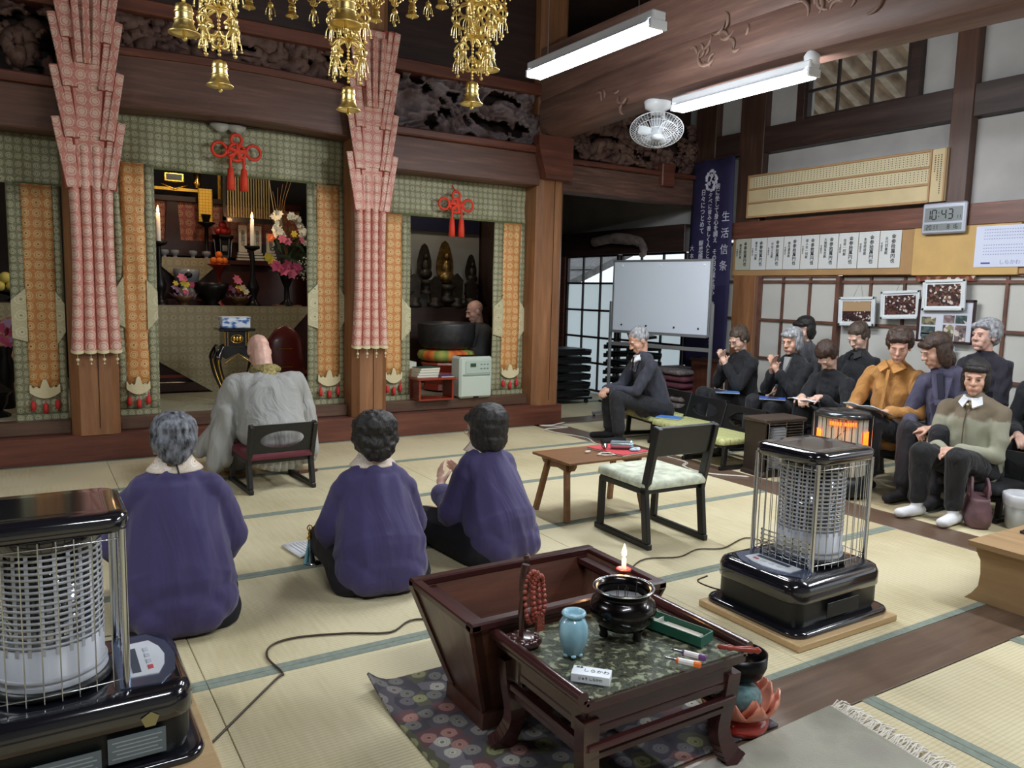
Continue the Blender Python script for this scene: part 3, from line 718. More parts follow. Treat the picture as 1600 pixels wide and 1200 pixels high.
for x, lb in ((1.27, 'small bowl of pink and yellow flowers nearer the curtain on the altar'), (1.77, 'small bowl of pink and white flowers nearer the bouquet on the altar')):
    t = thing('flower_bowl', lb, 'flower bowl', (x, 7.97, 1.115))
    MB().lathe([(.05, 0), (.04, .02), (.06, .05), (.1, .09), (.09, .1), (.001, .09)], n=14).build('bowl', plain('brass_bowl', (110, 84, 60), .4, metal=.5), t)
    q = MB()
    for i in range(14):
        a = i*2*pi/14; q.add([(cos(a)*.09, sin(a)*.07, .08), (cos(a+.3)*.14, sin(a+.3)*.1, .13), (cos(a+.5)*.09, sin(a+.5)*.07, .09)], [(0, 1, 2)])
    q.build('wrapping', FC['lilac'], t)
    for i in range(9):
        q = MB(); blossom(q, (rr.uniform(-.1, .1), rr.uniform(-.08, .02), .13+rr.uniform(0, .09)), .035); q.build('flower', FC[('yellow', 'lilac', 'cream', 'rose')[i % 4]], t)
    q = MB(); blossom(q, (-.02, -.03, .27), .05); blossom(q, (-.0, -.03, .25), .045); q.build('flower', FC['pink'], t)
tag(MB().lathe([(.07, 0), (.09, .01), (.06, .04), (.13, .1), (.16, .17), (.165, .23), (.15, .23), (.14, .18), (.001, .1)], (0, 0, 0), 20).build('bronze_bowl', IRON, loc=(1.53, 8.02, 1.115)), 'round black bronze bowl between the two small flower bowls', 'bowl')
t = thing('incense_burner', 'grey celadon incense burner with a round crest, on the altar', 'incense burner', (1.36, 8.33, 1.115))
MB().box((0, 0, .03), (.38, .12, .06), b=.006).build('plinth', LACQ, t)
CEL = plain('grey_blue_porcelain', (128, 136, 146), .25, coat=.4)
MB().lathe([(.08, .06), (.09, .09), (.085, .16), (.06, .18), (.11, .24), (.12, .30), (.125, .36), (.11, .36), (.001, .3)], n=18).build('body', CEL, t)
MB().ball((0, -.118, .30), (.035, .008, .03), 8).build('crest', IRON, t)
t = thing('fruit_stand', 'orange fruit heaped on a red footed stand', 'fruit stand', (1.66, 8.3, 1.115))
MB().lathe([(.06, 0), (.02, .04), (.016, .3), (.06, .38), (.11, .41), (.11, .42), (.001, .41)], n=16).build('stand', LACR, t)
ORF = plain('orange_peel', (224, 116, 34), .5, bump=.3, bs=200)
for i, (a, b, c) in enumerate(((-.05, -.02, .45), (.05, -.02, .45), (0, -.05, .45), (0, .03, .46), (0, -.01, .51))):
    tag(MB().ball((0, 0, 0), .036, 10).build('orange', ORF, loc=(1.66+a, 8.3+b, 1.115+c)), 'small orange on the heap on the red footed stand', 'orange', 'oranges on the altar stand')
t = thing('lidded_lantern', 'openwork silver and black lantern box carrying red apples', 'lantern', (1.78, 8.66, 1.585))
MB().lathe([(.08, 0), (.085, .02), (.07, .05), (.085, .2), (.11, .24), (.11, .26), (.001, .26)], n=6, sm=False).build('lantern_body', IRON, t)
for k in range(6): MB().tube([(.075*cos(k*pi/3), .075*sin(k*pi/3), .04), (.09*cos(k*pi/3), .09*sin(k*pi/3), .22)], .006, 5).build('silver_rib', CHROME, t)
MB().box((0, -.08, .12), (.05, .01, .06)).build('silver_crest', CHROME, t)
for a, b, c in ((-.045, 0, .3), (.045, 0, .3), (0, -.03, .3), (0, 0, .36)):
    tag(MB().ball((0, 0, 0), .042, 10).build('apple', plain('red_apple', (150, 34, 34), .3), loc=(1.78+a, 8.66+b, 1.585+c)), 'shiny red apple on the altar lantern', 'apple', 'apples on the altar lantern')
for i, (x, h_) in enumerate(((1.97, .34), (2.12, .34), (2.26, .27))):
    t = thing('memorial_tablet', ['pale memorial tablet nearest the apples', 'pale memorial tablet just behind the candle', 'shorter pale memorial tablet beside the flowers'][i], 'tablet', (x, 8.62, 1.585))
    PT = plain('pale_tablet', (190, 188, 178), .5)
    for k in range(3): MB().box((0, 0, .015+.03*k), (.13-.012*k, .07-.01*k, .022), b=.003).build('tablet_step', PT, t)
    MB().box((0, 0, .09+h_/2-.03), (.085, .03, h_-.06), b=.004).build('tablet_board', PT, t)
    vtext('為先祖代々', .045, plain('ink', (20, 20, 24), .7), t, (0, -.018, .09+h_/2-.03), (pi/2, 0, 0), 'inscription', space=.75)
t = thing('gold_altar_fitting', 'gilded altar canopy fitting with a framed plaque', 'altar fitting', (1.38, 8.9, 2.30))
MB().box((0, 0, 0), (.62, .06, .04), b=.005).build('gold_rail', GOLD, t)
MB().box((-.03, -.02, .12), (.2, .03, .1), b=.01).build('gold_plaque', GOLD, t); MB().box((-.03, -.038, .12), (.15, .01, .06)).build('plaque_field', BLACK, t)
for x in (-.27, .2): MB().lathe([(.03, .03), (.045, .08), (.03, .12), (.04, .18), (.001, .19)], (x, 0, 0), 10).build('gold_finial', GOLD, t)
MB().tube([(-.15, 0, .05), (-.03, -.03, .0), (.1, 0, .05)], .012, 6).build('gold_scroll', GOLD, t)
MB().box((.42, 0, .05), (.03, .02, .3)).build('gold_strip', GOLD, t)
t = thing('gold_hanging_plaque', 'gold filigree plaque hanging in the main altar', 'plaque', (1.62, 8.7, 2.02))
MB().box((0, 0, .12), (.14, .015, .34), b=.004).build('gold_field', brocade('gold_filigree', (196, 150, 40), (236, 206, 110), (120, 80, 20), .03, metal=.8), t); MB().box((0, 0, -.07), (.09, .01, .04)).build('foot', GOLD, t)
t = thing('bamboo_blind', 'fine slatted bamboo blind hanging in the main altar', 'blind', (2.0, 8.5, 1.98))
MB().box((0, 0, .02), (.5, .04, .05)).box((-.235, 0, .3), (.03, .04, .6)).build('blind_frame', BLACK, t)
SLT = plain('gilt_bamboo', (150, 138, 96), .4, metal=.4)
for k in range(17): MB().box((-.2+k*.026, -.01, .32), (.012, .01, .56)).build('slat', SLT, t)
for sx in (-.2, .2): MB().tube([(sx, 0, .58), (sx, 0, .995)], .004, 5).build('hanging_cord', BLACK, t)
MB().tube([(.19, -.04, .6), (.27, -.06, .0)], .004, 5).build('pull_cord', plain('pale_cord', (200, 190, 150), .6), t)
t = thing('small_candle_stand', 'low black flat-dished stand on the altar behind the oranges', 'candle stand', (1.62, 8.68, 1.585))
MB().lathe([(.06, 0), (.02, .04), (.02, .33), (.09, .37), (.09, .38), (.03, .38), (.05, .46), (.001, .46)], n=14).build('stand_body', IRON, t)
for x in (1.2, 1.3, 1.47, 1.6):
    tag(MB().lathe([(.03, 0), (.02, .01), (.02, .03), (.045, .05), (.04, .08), (.001, .085)], n=12).build('offering_cup', CEL, loc=(x, 8.6, 1.585)), 'little footed offering cup on the upper altar tier', 'cup', 'offering cups on the altar')
# tall lacquered stand with the blue and white box
t = thing('incense_stand', 'black lacquer stand with gilded edges and cabriole legs', 'stand', (1.52, 7.0, .3))
GB = plain('black_lacquer_gloss', (12, 12, 14), .15, coat=.8)
MB().box((0, 0, .648), (.30, .24, .024), b=.005).build('stand_top', GB, t)
MB().box((0, 0, .57), (.21, .17, .13)).build('neck_box', GB, t)
for s in (-1, 1): MB().box((s*.098, -.085, .57), (.008, .006, .12)).box((s*.075, -.085, .57), (.005, .006, .12)).build('gold_line', GOLD, t)
MB().tube([(.05*cos(a*.35), -.088, .57+.035*sin(a*.35)) for a in range(18)], .003, 5, closed=True).build('gold_oval', GOLD, t)
for k in range(3): MB().ball((-.025+.025*k, -.088, .57), (.014, .004, .022), 6).build('gold_leaf', GOLD, t)
MB().prism([(-.15, .5), (.15, .5), (.16, .44), (.10, .40), (.0, .45), (-.10, .40), (-.16, .44)], 'Y', -.12, .12).build('apron', GB, t)
for sx in (-1, 1):
    for sy in (-1, 1):
        p_ = [(sx*.12, sy*.09, .50), (sx*.155, sy*.11, .44), (sx*.165, sy*.12, .38), (sx*.145, sy*.11, .27), (sx*.105, sy*.09, .15), (sx*.10, sy*.085, .06), (sx*.14, sy*.11, .01)]
        l_ = MB().tube(smooth_curve(p_, 4), [.03]*8+[.024]*8+[.018]*9, 8).build('leg', GB, t)
        MB().tube([V(a)+V((0, -.022, 0)) for a in smooth_curve(p_[1:5], 4)], .006, 5).build('gold_edge', GOLD, l_)
MB().tube([(-.11, -.125, .37), (-.05, -.125, .41), (0, -.125, .45), (.05, -.125, .41), (.11, -.125, .37)], .004, 5).build('gold_edge', GOLD, t)
t = thing('porcelain_box', 'blue and white porcelain box on the black lacquer stand', 'box', (1.52, 7.0, .962))
m, nt, b = nodes('blue_white_porcelain'); n_ = N(nt, 'ShaderNodeTexNoise'); n_.inputs['Scale'].default_value = 14; n_.inputs['Detail'].default_value = 5
nt.links.new(mapping(nt, (1, 1, 2)), n_.inputs['Vector']); nt.links.new(ramp(nt, n_.outputs['Fac'], [(.42, col4((64, 108, 176))), (.52, col4((214, 224, 238))), (.6, col4((228, 234, 242)))]), b.inputs['Base Color']); b.inputs['Roughness'].default_value = .15
MB().box((0, 0, .045), (.235, .15, .09), b=.006).build('box_body', m, t)
MB().box((0, 0, .092), (.24, .155, .006), b=.002).build('box_rim', WHITE, t)
# ceremonial chair back (red) behind the monk
t = thing('red_ritual_chair', 'rounded dark red lacquer chair back behind the seated monk', 'chair', (2.05, 7.35, .3))
MB().lathe([(.001, .0), (.17, .02), (.19, .3), (.17, .52), (.09, .63), (.001, .66)], n=18, sy=.3).build('backrest', plain('deep_red_lacquer', (96, 28, 28), .3, coat=.3), t)
for z in (.28, .45): MB().box((-.02, -.07, z), (.14, .006, .006)).build('gold_line', GOLD, t)
# left bay
t = thing('side_altar', 'side altar table with a pink and beige cloth beside the first pillar', 'altar table', (-.6, 8.3, .3))
MB().box((0, 0, .82), (1.6, .6, .04)).build('table_top', LACQ, t); MB().box((0, .02, .4), (1.5, .5, .8)).build('body', LACQ, t)
MB().prism([(-.75, .81), (.76, .81), (.76, .05), (.3, .05)], 'Y', -.315, -.30).build('pink_cloth', brocade('dusty_pink_brocade', (160, 96, 80), (178, 140, 110), (120, 66, 56), .09), t)
MB().prism([(-.75, .83), (.76, .83), (.1, .55)], 'Y', -.325, -.316).build('beige_cloth', CREAMD, t)
YF = plain('yellow_fruit', (214, 196, 96), .5)
for i, (a, c) in enumerate(((-.20, .0), (-.1, .0), (-.01, 0), (-.15, .075), (-.06, .075))):
    tag(MB().ball((0, 0, 0), .05, 10).build('yellow_fruit', YF, loc=(a, 8.35, 1.27+c)), 'round yellow fruit heaped on a side altar stand', 'fruit', 'yellow fruit on the side altar')
tag(MB().lathe([(.07, 0), (.02, .02), (.02, .04), (.14, .075), (.15, .085), (.001, .08)], n=14).build('fruit_dish', IRON, loc=(-.1, 8.35, 1.14)), 'dark footed dish under the yellow fruit', 'dish')
t = thing('purple_flowers', 'dark vase of purple and pink flowers by the side altar', 'vase', (-.16, 7.4, .3))
MB().lathe([(.05, 0), (.06, .02), (.05, .2), (.09, .3), (.04, .42), (.06, .5)], n=14).build('vase', IRON, t)
for i in range(12):
    q = MB(); blossom(q, (rr.uniform(-.1, .14), rr.uniform(-.1, .0), .56+rr.uniform(-.04, .14)), .05); q.build('flower', FC[('lilac', 'rose')[i % 2]], t)
t = thing('floor_lantern', 'small black lantern standing at the frame edge of the side bay', 'lantern', (-.2, 6.95, .3))
MB().lathe([(.07, 0), (.07, .02), (.02, .05), (.05, .1), (.06, .16), (.09, .19), (.02, .25), (.001, .27)], n=8, sm=False).build('lantern_body', IRON, t)

# ----- bay with the big bowl bell -----
tag(struct(MB().box((3.62, 8.22, 1.15), (1.95, .05, 1.75)).build('wall_alcove', plain('alcove_wall', (150, 152, 150), .9, var=.06, vs=3))))
tag(MB().box((3.62, 8.16, 2.3), (1.9, .02, .62)).build('navy_curtain', plain('navy_cloth', (16, 20, 52), .8, bump=.2)), 'dark navy cloth hanging above the statues in the bell bay', 'curtain')
tag(MB().box((3.70, 8.02, .72), (1.7, .34, .84)).build('statue_shelf', W_DARK), 'dark wooden shelf under the row of statues', 'shelf')
DGO = plain('dim_old_gold', (128, 104, 60), .4, metal=.8, var=.3, vs=20)
DBZ = plain('dark_old_bronze', (50, 44, 36), .45, metal=.5, var=.3, vs=20)
def statue(x, z, s, mat, label, low=False):
    t = thing('statue', label, 'statue', (x, 7.98, z))
    MB().lathe([(.12*s, 0), (.13*s, .03*s), (.07*s, .06*s), (.1*s, .12*s), (.13*s, .17*s), (.001, .18*s)], n=10).build('lotus_base', DBZ, t)
    MB().ball((0, 0, .25*s), (.09*s, .06*s, .07*s), 9).ball((0, 0, .35*s), (.05*s, .04*s, .08*s), 9).ball((0, -.005, .46*s), (.03*s, .03*s, .038*s), 9).build('figure', mat, t)
    hal = []
    for i in range(25):
        a = pi*2*i/24; r = .13*(1+.5*max(0, sin(a))**6)
        hal.append((r*s*cos(a)*.75, .36*s+r*s*sin(a)*1.35))
    MB().prism(hal[:-1], 'Y', .04*s, .055*s).build('mandorla', mat, t)
for i, (px, z, s, mt, lb) in enumerate(((3.80, 1.28, .9, DBZ, 'dark seated statue with a leaf-shaped halo, nearest the little red table'), (4.06, 1.20, 1.1, DGO, 'gilded seated statue with a bright leaf-shaped halo, middle of the row'), (3.55, 1.14, 1.0, DBZ, 'dark statue half hidden by the curtain edge near the bowl bell'), (4.39, 1.28, .75, DBZ, 'small black statue standing near the monk by the bell'))):
    statue(px, z, s, mt, lb)
for i, (x, h_) in enumerate(((3.62, .36), (3.88, .34), (4.15, .38), (4.33, .33))):
    t = thing('dark_tablet', 'black carved spirit tablet in the row below the statues', 'tablet', (x, 7.90, 1.14), group='dark tablets below the statues')
    MB().lathe([(.09, 0), (.1, .03), (.06, .06), (.08, .1), (.001, .11)], n=8).build('base', DBZ, t); MB().prism([(-.06, .1), (.06, .1), (.075, h_*.8), (.0, h_), (-.075, h_*.8)], 'Y', -.02, .02).build('board', DBZ, t)
t = thing('bowl_bell', 'giant black bowl bell on a striped ring cushion', 'bell', (3.67, 7.2, .3))
MB().lathe([(.001, .42), (.2, .42), (.27, .46), (.295, .55), (.30, .68), (.295, .70), (.28, .70), (.275, .56), (.2, .45), (.001, .45)], n=36).build('bowl', plain('black_iron_bowl', (62, 62, 64), .42, metal=.5, var=.15, vs=20), t)
m, nt, b = nodes('striped_cushion'); tc = mapping(nt); sx_ = N(nt, 'ShaderNodeSeparateXYZ'); nt.links.new(tc, sx_.inputs[0]); at = N(nt, 'ShaderNodeMath', operation='ARCTAN2'); nt.links.new(sx_.outputs[0], at.inputs[0]); nt.links.new(sx_.outputs[1], at.inputs[1])
mo = N(nt, 'ShaderNodeMath', operation='PINGPONG'); mo.inputs[1].default_value = .5; nt.links.new(at.outputs[0], mo.inputs[0])
nt.links.new(ramp(nt, mo.outputs[0], [(0, col4((206, 84, 36))), (.2, col4((226, 140, 60))), (.3, col4((120, 150, 70))), (.5, col4((186, 180, 90)))]), b.inputs['Base Color']); b.inputs['Roughness'].default_value = .7
MB().lathe([(.001, .30), (.22, .30), (.285, .33), (.30, .37), (.28, .41), (.2, .43), (.001, .42)], n=30).build('ring_cushion', m, t)
MB().lathe([(.2, 0), (.25, .02), (.23, .08), (.26, .14), (.22, .2), (.28, .28), (.27, .3), (.001, .3)], n=8, sm=False).build('bell_stand', LACR, t)
t = thing('red_side_table', 'small red lacquered side table on the sanctum sill', 'side table', (3.22, 6.60, .30))
MB().box((0, 0, .205), (.40, .24, .02), b=.004).build('table_top', LACR, t)
for sx in (-1, 1):
    for sy in (-1, 1): MB().box((sx*.17, sy*.09, .1), (.018, .018, .19)).build('leg', LACR, t)
    MB().box((sx*.17, 0, .1), (.01, .18, .16)).build('side_panel', plain('open_red_panel', (104, 34, 24), .3, coat=.3), t)
MB().box((0, 0, .012), (.36, .2, .014)).build('base_frame', LACR, t)
PAP = plain('book_page_edge', (222, 222, 206), .8, bump=.4, bs=300)
z = .516
for i in range(4):
    t = thing('sutra_book', ['lowest book of the stack on the red table', 'second book from the bottom of the stack on the red table', 'second book from the top of the stack on the red table', 'dark green topped book on top of the stack on the red table'][i], 'book', (3.14+.006*i, 6.60, z), .05*i)
    MB().box((0, 0, .011), (.21, .15, .018)).build('pages', PAP, t); MB().box((0, 0, .0215), (.215, .155, .003)).build('cover', plain('dark_green_cover', (44, 74, 58), .6) if i == 3 else plain('cream_cover', (206, 206, 190), .7), t); z += .0235
t = thing('purple_book', 'thin purple booklet lying flat on the red table', 'book', (3.345, 6.58, .516)); MB().box((0, 0, .004), (.13, .12, .008)).build('pages', PAP, t); MB().box((0, 0, .0095), (.135, .125, .003)).build('cover', plain('purple_cover', (70, 60, 130), .6), t)
t = thing('stacked_booklets', 'little bundle of pale booklets behind the red table', 'book', (3.07, 6.88, .30)); MB().box((0, 0, .14), (.16, .2, .28)).build('box_body', W_TAN, t)
MB().box((0, 0, .31), (.15, .18, .06)).build('pages', PAP, t)
t = thing('air_purifier', 'pale green-white air purifier with a control panel on the sill', 'air purifier', (3.66, 6.63, .30))
PG = plain('pale_mint_plastic', (196, 208, 196), .45)
MB().box((0, 0, .20), (.36, .19, .40), b=.02).build('housing', PG, t)
MB().box((.02, -.099, .30), (.28, .006, .12), b=.003).build('control_panel', plain('panel_mint', (178, 194, 182), .4), t)
MB().box((-.04, -.103, .32), (.06, .004, .035)).build('display', plain('lcd_green', (54, 78, 62), .3), t)
for k in range(3):
    for j in range(2): MB().box((.05+.035*k, -.103, .285+.04*j), (.018, .004, .01)).build('button', plain('button_grey', (110, 124, 120), .4), t)
MB().box((.0, -.099, .225), (.30, .005, .012)).build('slot', plain('slot_grey', (134, 148, 140), .5), t)
q = MB()
for k in range(9): q.box((-.13+.033*k, 0, .403), (.02, .12, .006))
q.build('top_grille', BLACK, t)
MB().box((0, -.09, .01), (.05, .02, .012)).build('foot_catch', BLACK, t)

for (x, y, z, e, nm) in ((1.6, 7.45, 2.85, 16, 'unseen warm fill lamp added above the main altar'), (3.6, 7.3, 2.8, 12, 'unseen dim fill lamp added above the bowl bell bay'), (-.6, 7.4, 2.85, 6, 'unseen dim fill lamp added above the side altar')):  # unseen lamps, added to lift the shade inside the sanctum bays
    t = thing('sanctum_fill_lamp', nm, 'lamp', (x, y, z))
    MB().lathe([(.001, .12), (.03, .12), (.10, .06), (.16, .0), (.15, .0), (.03, .1), (.001, .1)], n=20).build('lamp_shade', plain('brass_shade', (150, 120, 70), .4, metal=.6), t)
    MB().tube([(0, 0, .1), (0, 0, 2.978-z)], .006, 6).build('lamp_rod', BLACK, t); MB().ball((0, 0, .03), .035, 10).build('bulb', plain('warm_bulb', (255, 220, 170), .5, em=6), t)
    l = bpy.data.lights.new('fill_light', 'POINT'); l.energy = e; l.color = (1, .86, .68); l.shadow_soft_size = .08
    o = bpy.data.objects.new('fill_light', l); COL.objects.link(o); o.parent = t; o.location = (0, 0, -.06)
# ================= LAMPS, FAN, CHANDELIER =================
TUBE = plain('lit_fluorescent_tube', (245, 248, 255), .5, em=14, emc=(232, 240, 255))
def fixture(x, y, z, L_, label, wires=True, rz=0, ntube=2):
    t = thing('fluorescent_lamp', label, 'lamp', (x, y, z), rz)
    MB().box((0, 0, .045), (.10, L_, .05), b=.008).build('housing', WHITE, t)
    MB().prism([(-.05, .02), (.05, .02), (.075, .0), (-.075, .0)], 'Y', -L_/2+.04, L_/2-.04).build('reflector', WHITE, t)
    for s in (-1, 1):
        MB().tube([(s*.04, -L_/2+.03, -.02), (s*.04, L_/2-.03, -.02)], .016, 10).build('tube', TUBE, t)
        MB().box((0, s*(L_/2-.01), -.005), (.12, .022, .05), b=.004).build('socket', WHITE, t)
        if wires: MB().tube([(0, s*L_*.36, .07), (0, s*L_*.36, 4.28-z)], .002, 4).build('hanging_wire', STEEL, t)
    for ang_, sh_, dx_ in ((0, .75, 0), (radians(100), .3, -.08), (radians(-100), .3, .08)):
        l = bpy.data.lights.new('tube_light', 'AREA'); l.shape = 'RECTANGLE'; l.size = .12 if not ang_ else .05; l.size_y = L_; l.energy = sh_*LAMP_W*L_/1.25; l.color = (.93, .97, 1.0)
        o = bpy.data.objects.new('tube_light', l); COL.objects.link(o); o.parent = t; o.location = (dx_, 0, -.045 if not ang_ else -.01); o.rotation_euler = (0, ang_, 0)
    return t
fixture(3.0, 4.02, 2.80, 1.26, 'lit fluorescent tube lamp hanging on thin wires nearer the altar')
f2 = fixture(4.33, 4.03, 2.765, 1.26, 'lit fluorescent tube lamp fixed under the big beam beside the fan', False)
MB().lathe([(.02, .0), (.045, .01), (.05, .06), (.03, .09)], (0.0, -.60, .04), 14).build('pull_switch', WHITE, f2)
fixture(4.33, 1.2, 2.72, 1.26, 'lit fluorescent tube lamp under the big beam behind the viewer', False)
fixture(.9, .3, 2.8, 1.26, 'lit fluorescent tube lamp hanging behind the viewer', True, pi/2)
fixture(-1.7, 3.2, 2.8, 1.26, 'lit fluorescent tube lamp hanging beyond the big stove')
fixture(5.6, .2, 2.6, 1.26, 'lit fluorescent tube lamp over the near end of the aisle')
# ceiling fan
t = thing('ceiling_fan', 'white caged oscillating fan under the big beam', 'fan', (4.42, 4.97, 2.66))
FW = plain('fan_white', (226, 230, 234), .35)
MB().lathe([(.10, .235), (.11, .22), (.10, .17), (.06, .15), (.05, .12), (.001, .11)], n=22).build('ceiling_mount', FW, t)
MB().tube([(.05, 0, .2), (.07, .01, .1), (.05, 0, .0)], .022, 10).build('bracket', FW, t)
rotm = Euler((radians(-22), radians(20), 0)).to_matrix()
cage = MB(); R_ = .215
for k in range(48):
    a = 2*pi*k/48
    cage.tube([rotm @ V((cos(a)*r, sin(a)*r, z)) for r, z in ((.045, -.075), (.10, -.07), (.16, -.045), (R_, 0), (.165, .05), (.08, .08))], .0018, 3, caps=False)
cage.build('wire_cage', FW, t)['kind'] = 'stuff'
for r, z in ((R_, 0), (.172, -.035), (.168, .045), (.12, -.066)): MB().tube([rotm @ V((cos(2*pi*i/36)*r, sin(2*pi*i/36)*r, z)) for i in range(36)], .0035 if r == R_ else .002, 5, closed=True).build('cage_ring', FW, t)
for k in range(3):
    a = 2*pi*k/3+.4; g = []
    for i in range(6):
        r = .035+.115*i/5; w_ = .75*(.55+.45*sin(pi*(i+.8)/6))
        g.append([rotm @ V((cos(a+w_*(j/4-.5))*r, sin(a+w_*(j/4-.5))*r, -.012+.03*(j/4-.5))) for j in range(5)])
    solid(MB().sheet(g).build('blade', plain('pale_blue_blade', (214, 222, 230), .3), t), .003)
MB().lathe([(.001, -.09), (.04, -.088), (.046, -.07), (.04, -.03), (.05, .03), (.06, .09), (.001, .1)], n=18, rot=rotm).build('motor_hub', plain('hub_grey', (176, 182, 188), .4), t)

# golden canopy chandelier (hangs in front, top outside the picture)
GLD = plain('gilt_brass', (240, 214, 140), .34, metal=1)
def bell_mesh():
    return MB().lathe([(.001, .0), (.012, .0), (.026, -.006), (.030, -.02), (.030, -.05), (.033, -.07), (.040, -.088), (.054, -.10), (.054, -.104), (.04, -.098), (.001, -.09)], n=18).lathe([(.031, -.028), (.034, -.032), (.031, -.036)], n=18).lathe([(.032, -.055), (.035, -.059), (.032, -.063)], n=18).tube([(0, 0, -.09), (0, 0, -.118)], .006, 6).ball((0, 0, -.118), .010, 6).mesh('bell', GLD)
def filig_mesh(s):
    q = MB()
    for pl in (0, 1):
        R3 = Matrix.Rotation(pl*pi/2, 3, 'Z')
        for sx in (-1, 1):
            for (cx, cz, r, a0, a1) in ((.022, -.02, .02, -1.5, 3.2), (.026, -.06, .018, -3, 1.8), (.05, -.045, .013, -2.5, 2.2), (.012, -.09, .012, -3, 1.5)):
                pts = [R3 @ V((sx*(cx+r*cos(a0+(a1-a0)*i/9))*s, 0, (cz+r*sin(a0+(a1-a0)*i/9))*s)) for i in range(10)]
                q.tube(pts, .0032*s+.0008, 5)
            q.tube([R3 @ V(p)*s for p in ((sx*.0, 0, 0), (sx*.05, 0, -.015), (sx*.062, 0, -.03))], .003*s, 5)
    return q.mesh('filigree', GLD)
def dangle_mesh():
    q = MB(); q.tube([(0, 0, 0), (0, 0, -.03)], .0015, 4); q.ball((0, 0, -.04), (.014, .014, .012), 6)
    for k in range(4):
        a = k*pi/2; q.tube([(.010*cos(a), .010*sin(a), -.045), (.018*cos(a), .018*sin(a), -.06), (.02*cos(a), .02*sin(a), -.075)], .002, 4); q.ball((.02*cos(a), .02*sin(a), -.08), .004, 4)
    q.tube([(0, 0, -.05), (0, 0, -.09)], .0016, 4); q.ball((0, 0, -.096), .007, 6)
    return q.mesh('pendant', GLD)
def chain_mesh(L_):
    q = MB(); n = int(L_/.011)
    for i in range(n): q.ball((0, 0, -.0055-i*.011), .0055, 4)
    return q.mesh('bead_chain', GLD)
BELL, FIL, FILS, DAN = bell_mesh(), filig_mesh(1.0), filig_mesh(.6), dangle_mesh()
ch = thing('canopy_chandelier', 'gilded canopy chandelier with bell strands hanging at the top', 'chandelier', (.93, 2.93, 2.40))
CX, CY = .93, 2.93
q = MB(); q.lathe([(.60, .16), (.62, .17), (.63, .30), (.58, .34), (.56, .30), (.585, .17), (.60, .16)], n=8, sm=False, start=pi/8, caps=False); q.build('canopy_rim', GLD, ch)
q = MB()
for k in range(8):
    a = pi/8+k*pi/4; q.tube([(.58*cos(a), .58*sin(a), .33), (.3*cos(a), .3*sin(a), .5), (.05*cos(a), .05*sin(a), .72)], .014, 6)
q.lathe([(.05, .7), (.08, .74), (.03, .82), (.012, .9), (.012, 1.9), (.001, 1.9)], n=12); q.build('canopy_frame', GLD, ch)
def strand(x, y, z_bell, n_f, big=1.0):
    """x,y,z of the bell top in the world; strand goes up to the rim"""
    lx, ly, lz = x-CX, y-CY, z_bell-2.40
    newobj('bell', BELL, ch, (lx, ly, lz)).scale = (big*.82,)*3
    top = .26; z = lz
    newobj('bead_chain', chain_mesh(max(.05, top-lz)), ch, (lx, ly, top))
    z = lz+.15
    for i in range(n_f+1):
        if z > .3: break
        f = newobj('filigree', FIL, ch, (lx, ly, z)); f.scale = (1.2, 1.2, 1.1); f.rotation_euler = (0, 0, .5+i*.3)
        for k in range(4):
            a = .5+i*.3+k*pi/2; newobj('pendant', DAN, ch, (lx+.06*cos(a), ly+.06*sin(a), z-.028))
        z += .115
for args in STRANDS: strand(*args)
# fringe of small bells along the rim
for k in range(40):
    a = 2*pi*k/40; 
    m_ = BELL if k % 2 else DAN
    o = newobj('rim_bell' if k % 2 else 'rim_pendant', m_, ch, (.575*cos(a), .575*sin(a), .145-.02*(k % 2)))
    if k % 2: o.scale = (.5, .5, .5)
    newobj('filigree', FILS, ch, (.575*cos(a), .575*sin(a), .19))

# ================= FOREGROUND =================
ROSE = wood('dark_rosewood', (44, 20, 20), (74, 34, 32), 'X', rough=.28, coat=.4)
ROSEY = wood('dark_rosewood_y', (44, 20, 20), (74, 34, 32), 'Y', rough=.28, coat=.4)
BOXW = wood('offering_box_wood', (60, 32, 26), (104, 66, 50), 'X', rough=.4, coat=.15)
BOXY = wood('offering_box_wood_y', (64, 38, 30), (116, 82, 62), 'Z', rough=.4, coat=.15)
# floral carpet
m, nt, b = nodes('floral_carpet'); L = nt.links.new
vo = N(nt, 'ShaderNodeTexVoronoi', voronoi_dimensions='2D'); vo.inputs['Scale'].default_value = 15; vo.inputs['Randomness'].default_value = .8
nz = N(nt, 'ShaderNodeTexNoise'); nz.inputs['Scale'].default_value = 40; L(mapping(nt), nz.inputs['Vector'])
L(mapping(nt), vo.inputs['Vector'])
sc = N(nt, 'ShaderNodeSeparateColor'); L(vo.outputs['Color'], sc.inputs[0])
pal = ramp(nt, sc.outputs[0], [(0, col4((110, 108, 104))), (.25, col4((150, 112, 104))), (.42, col4((134, 134, 98))), (.62, col4((126, 122, 118))), (.8, col4((170, 168, 158))), (.92, col4((96, 92, 96)))], 'CONSTANT')
ad = N(nt, 'ShaderNodeMath', operation='MULTIPLY_ADD'); ad.inputs[1].default_value = .22; L(nz.outputs['Fac'], ad.inputs[0]); L(vo.outputs['Distance'], ad.inputs[2])
rg = ramp(nt, ad.outputs[0], [(.12, (.45, .4, .42, 1)), (.19, (.45, .4, .42, 1)), (.21, (1.25, 1.22, 1.15, 1)), (.27, (1.1, 1.1, 1.05, 1)), (.29, (.7, .7, .7, 1)), (.34, (1, 1, 1, 1)), (.47, (.9, .9, .9, 1)), (.50, (.36, .34, .42, 1)), (1, (.32, .3, .4, 1))])
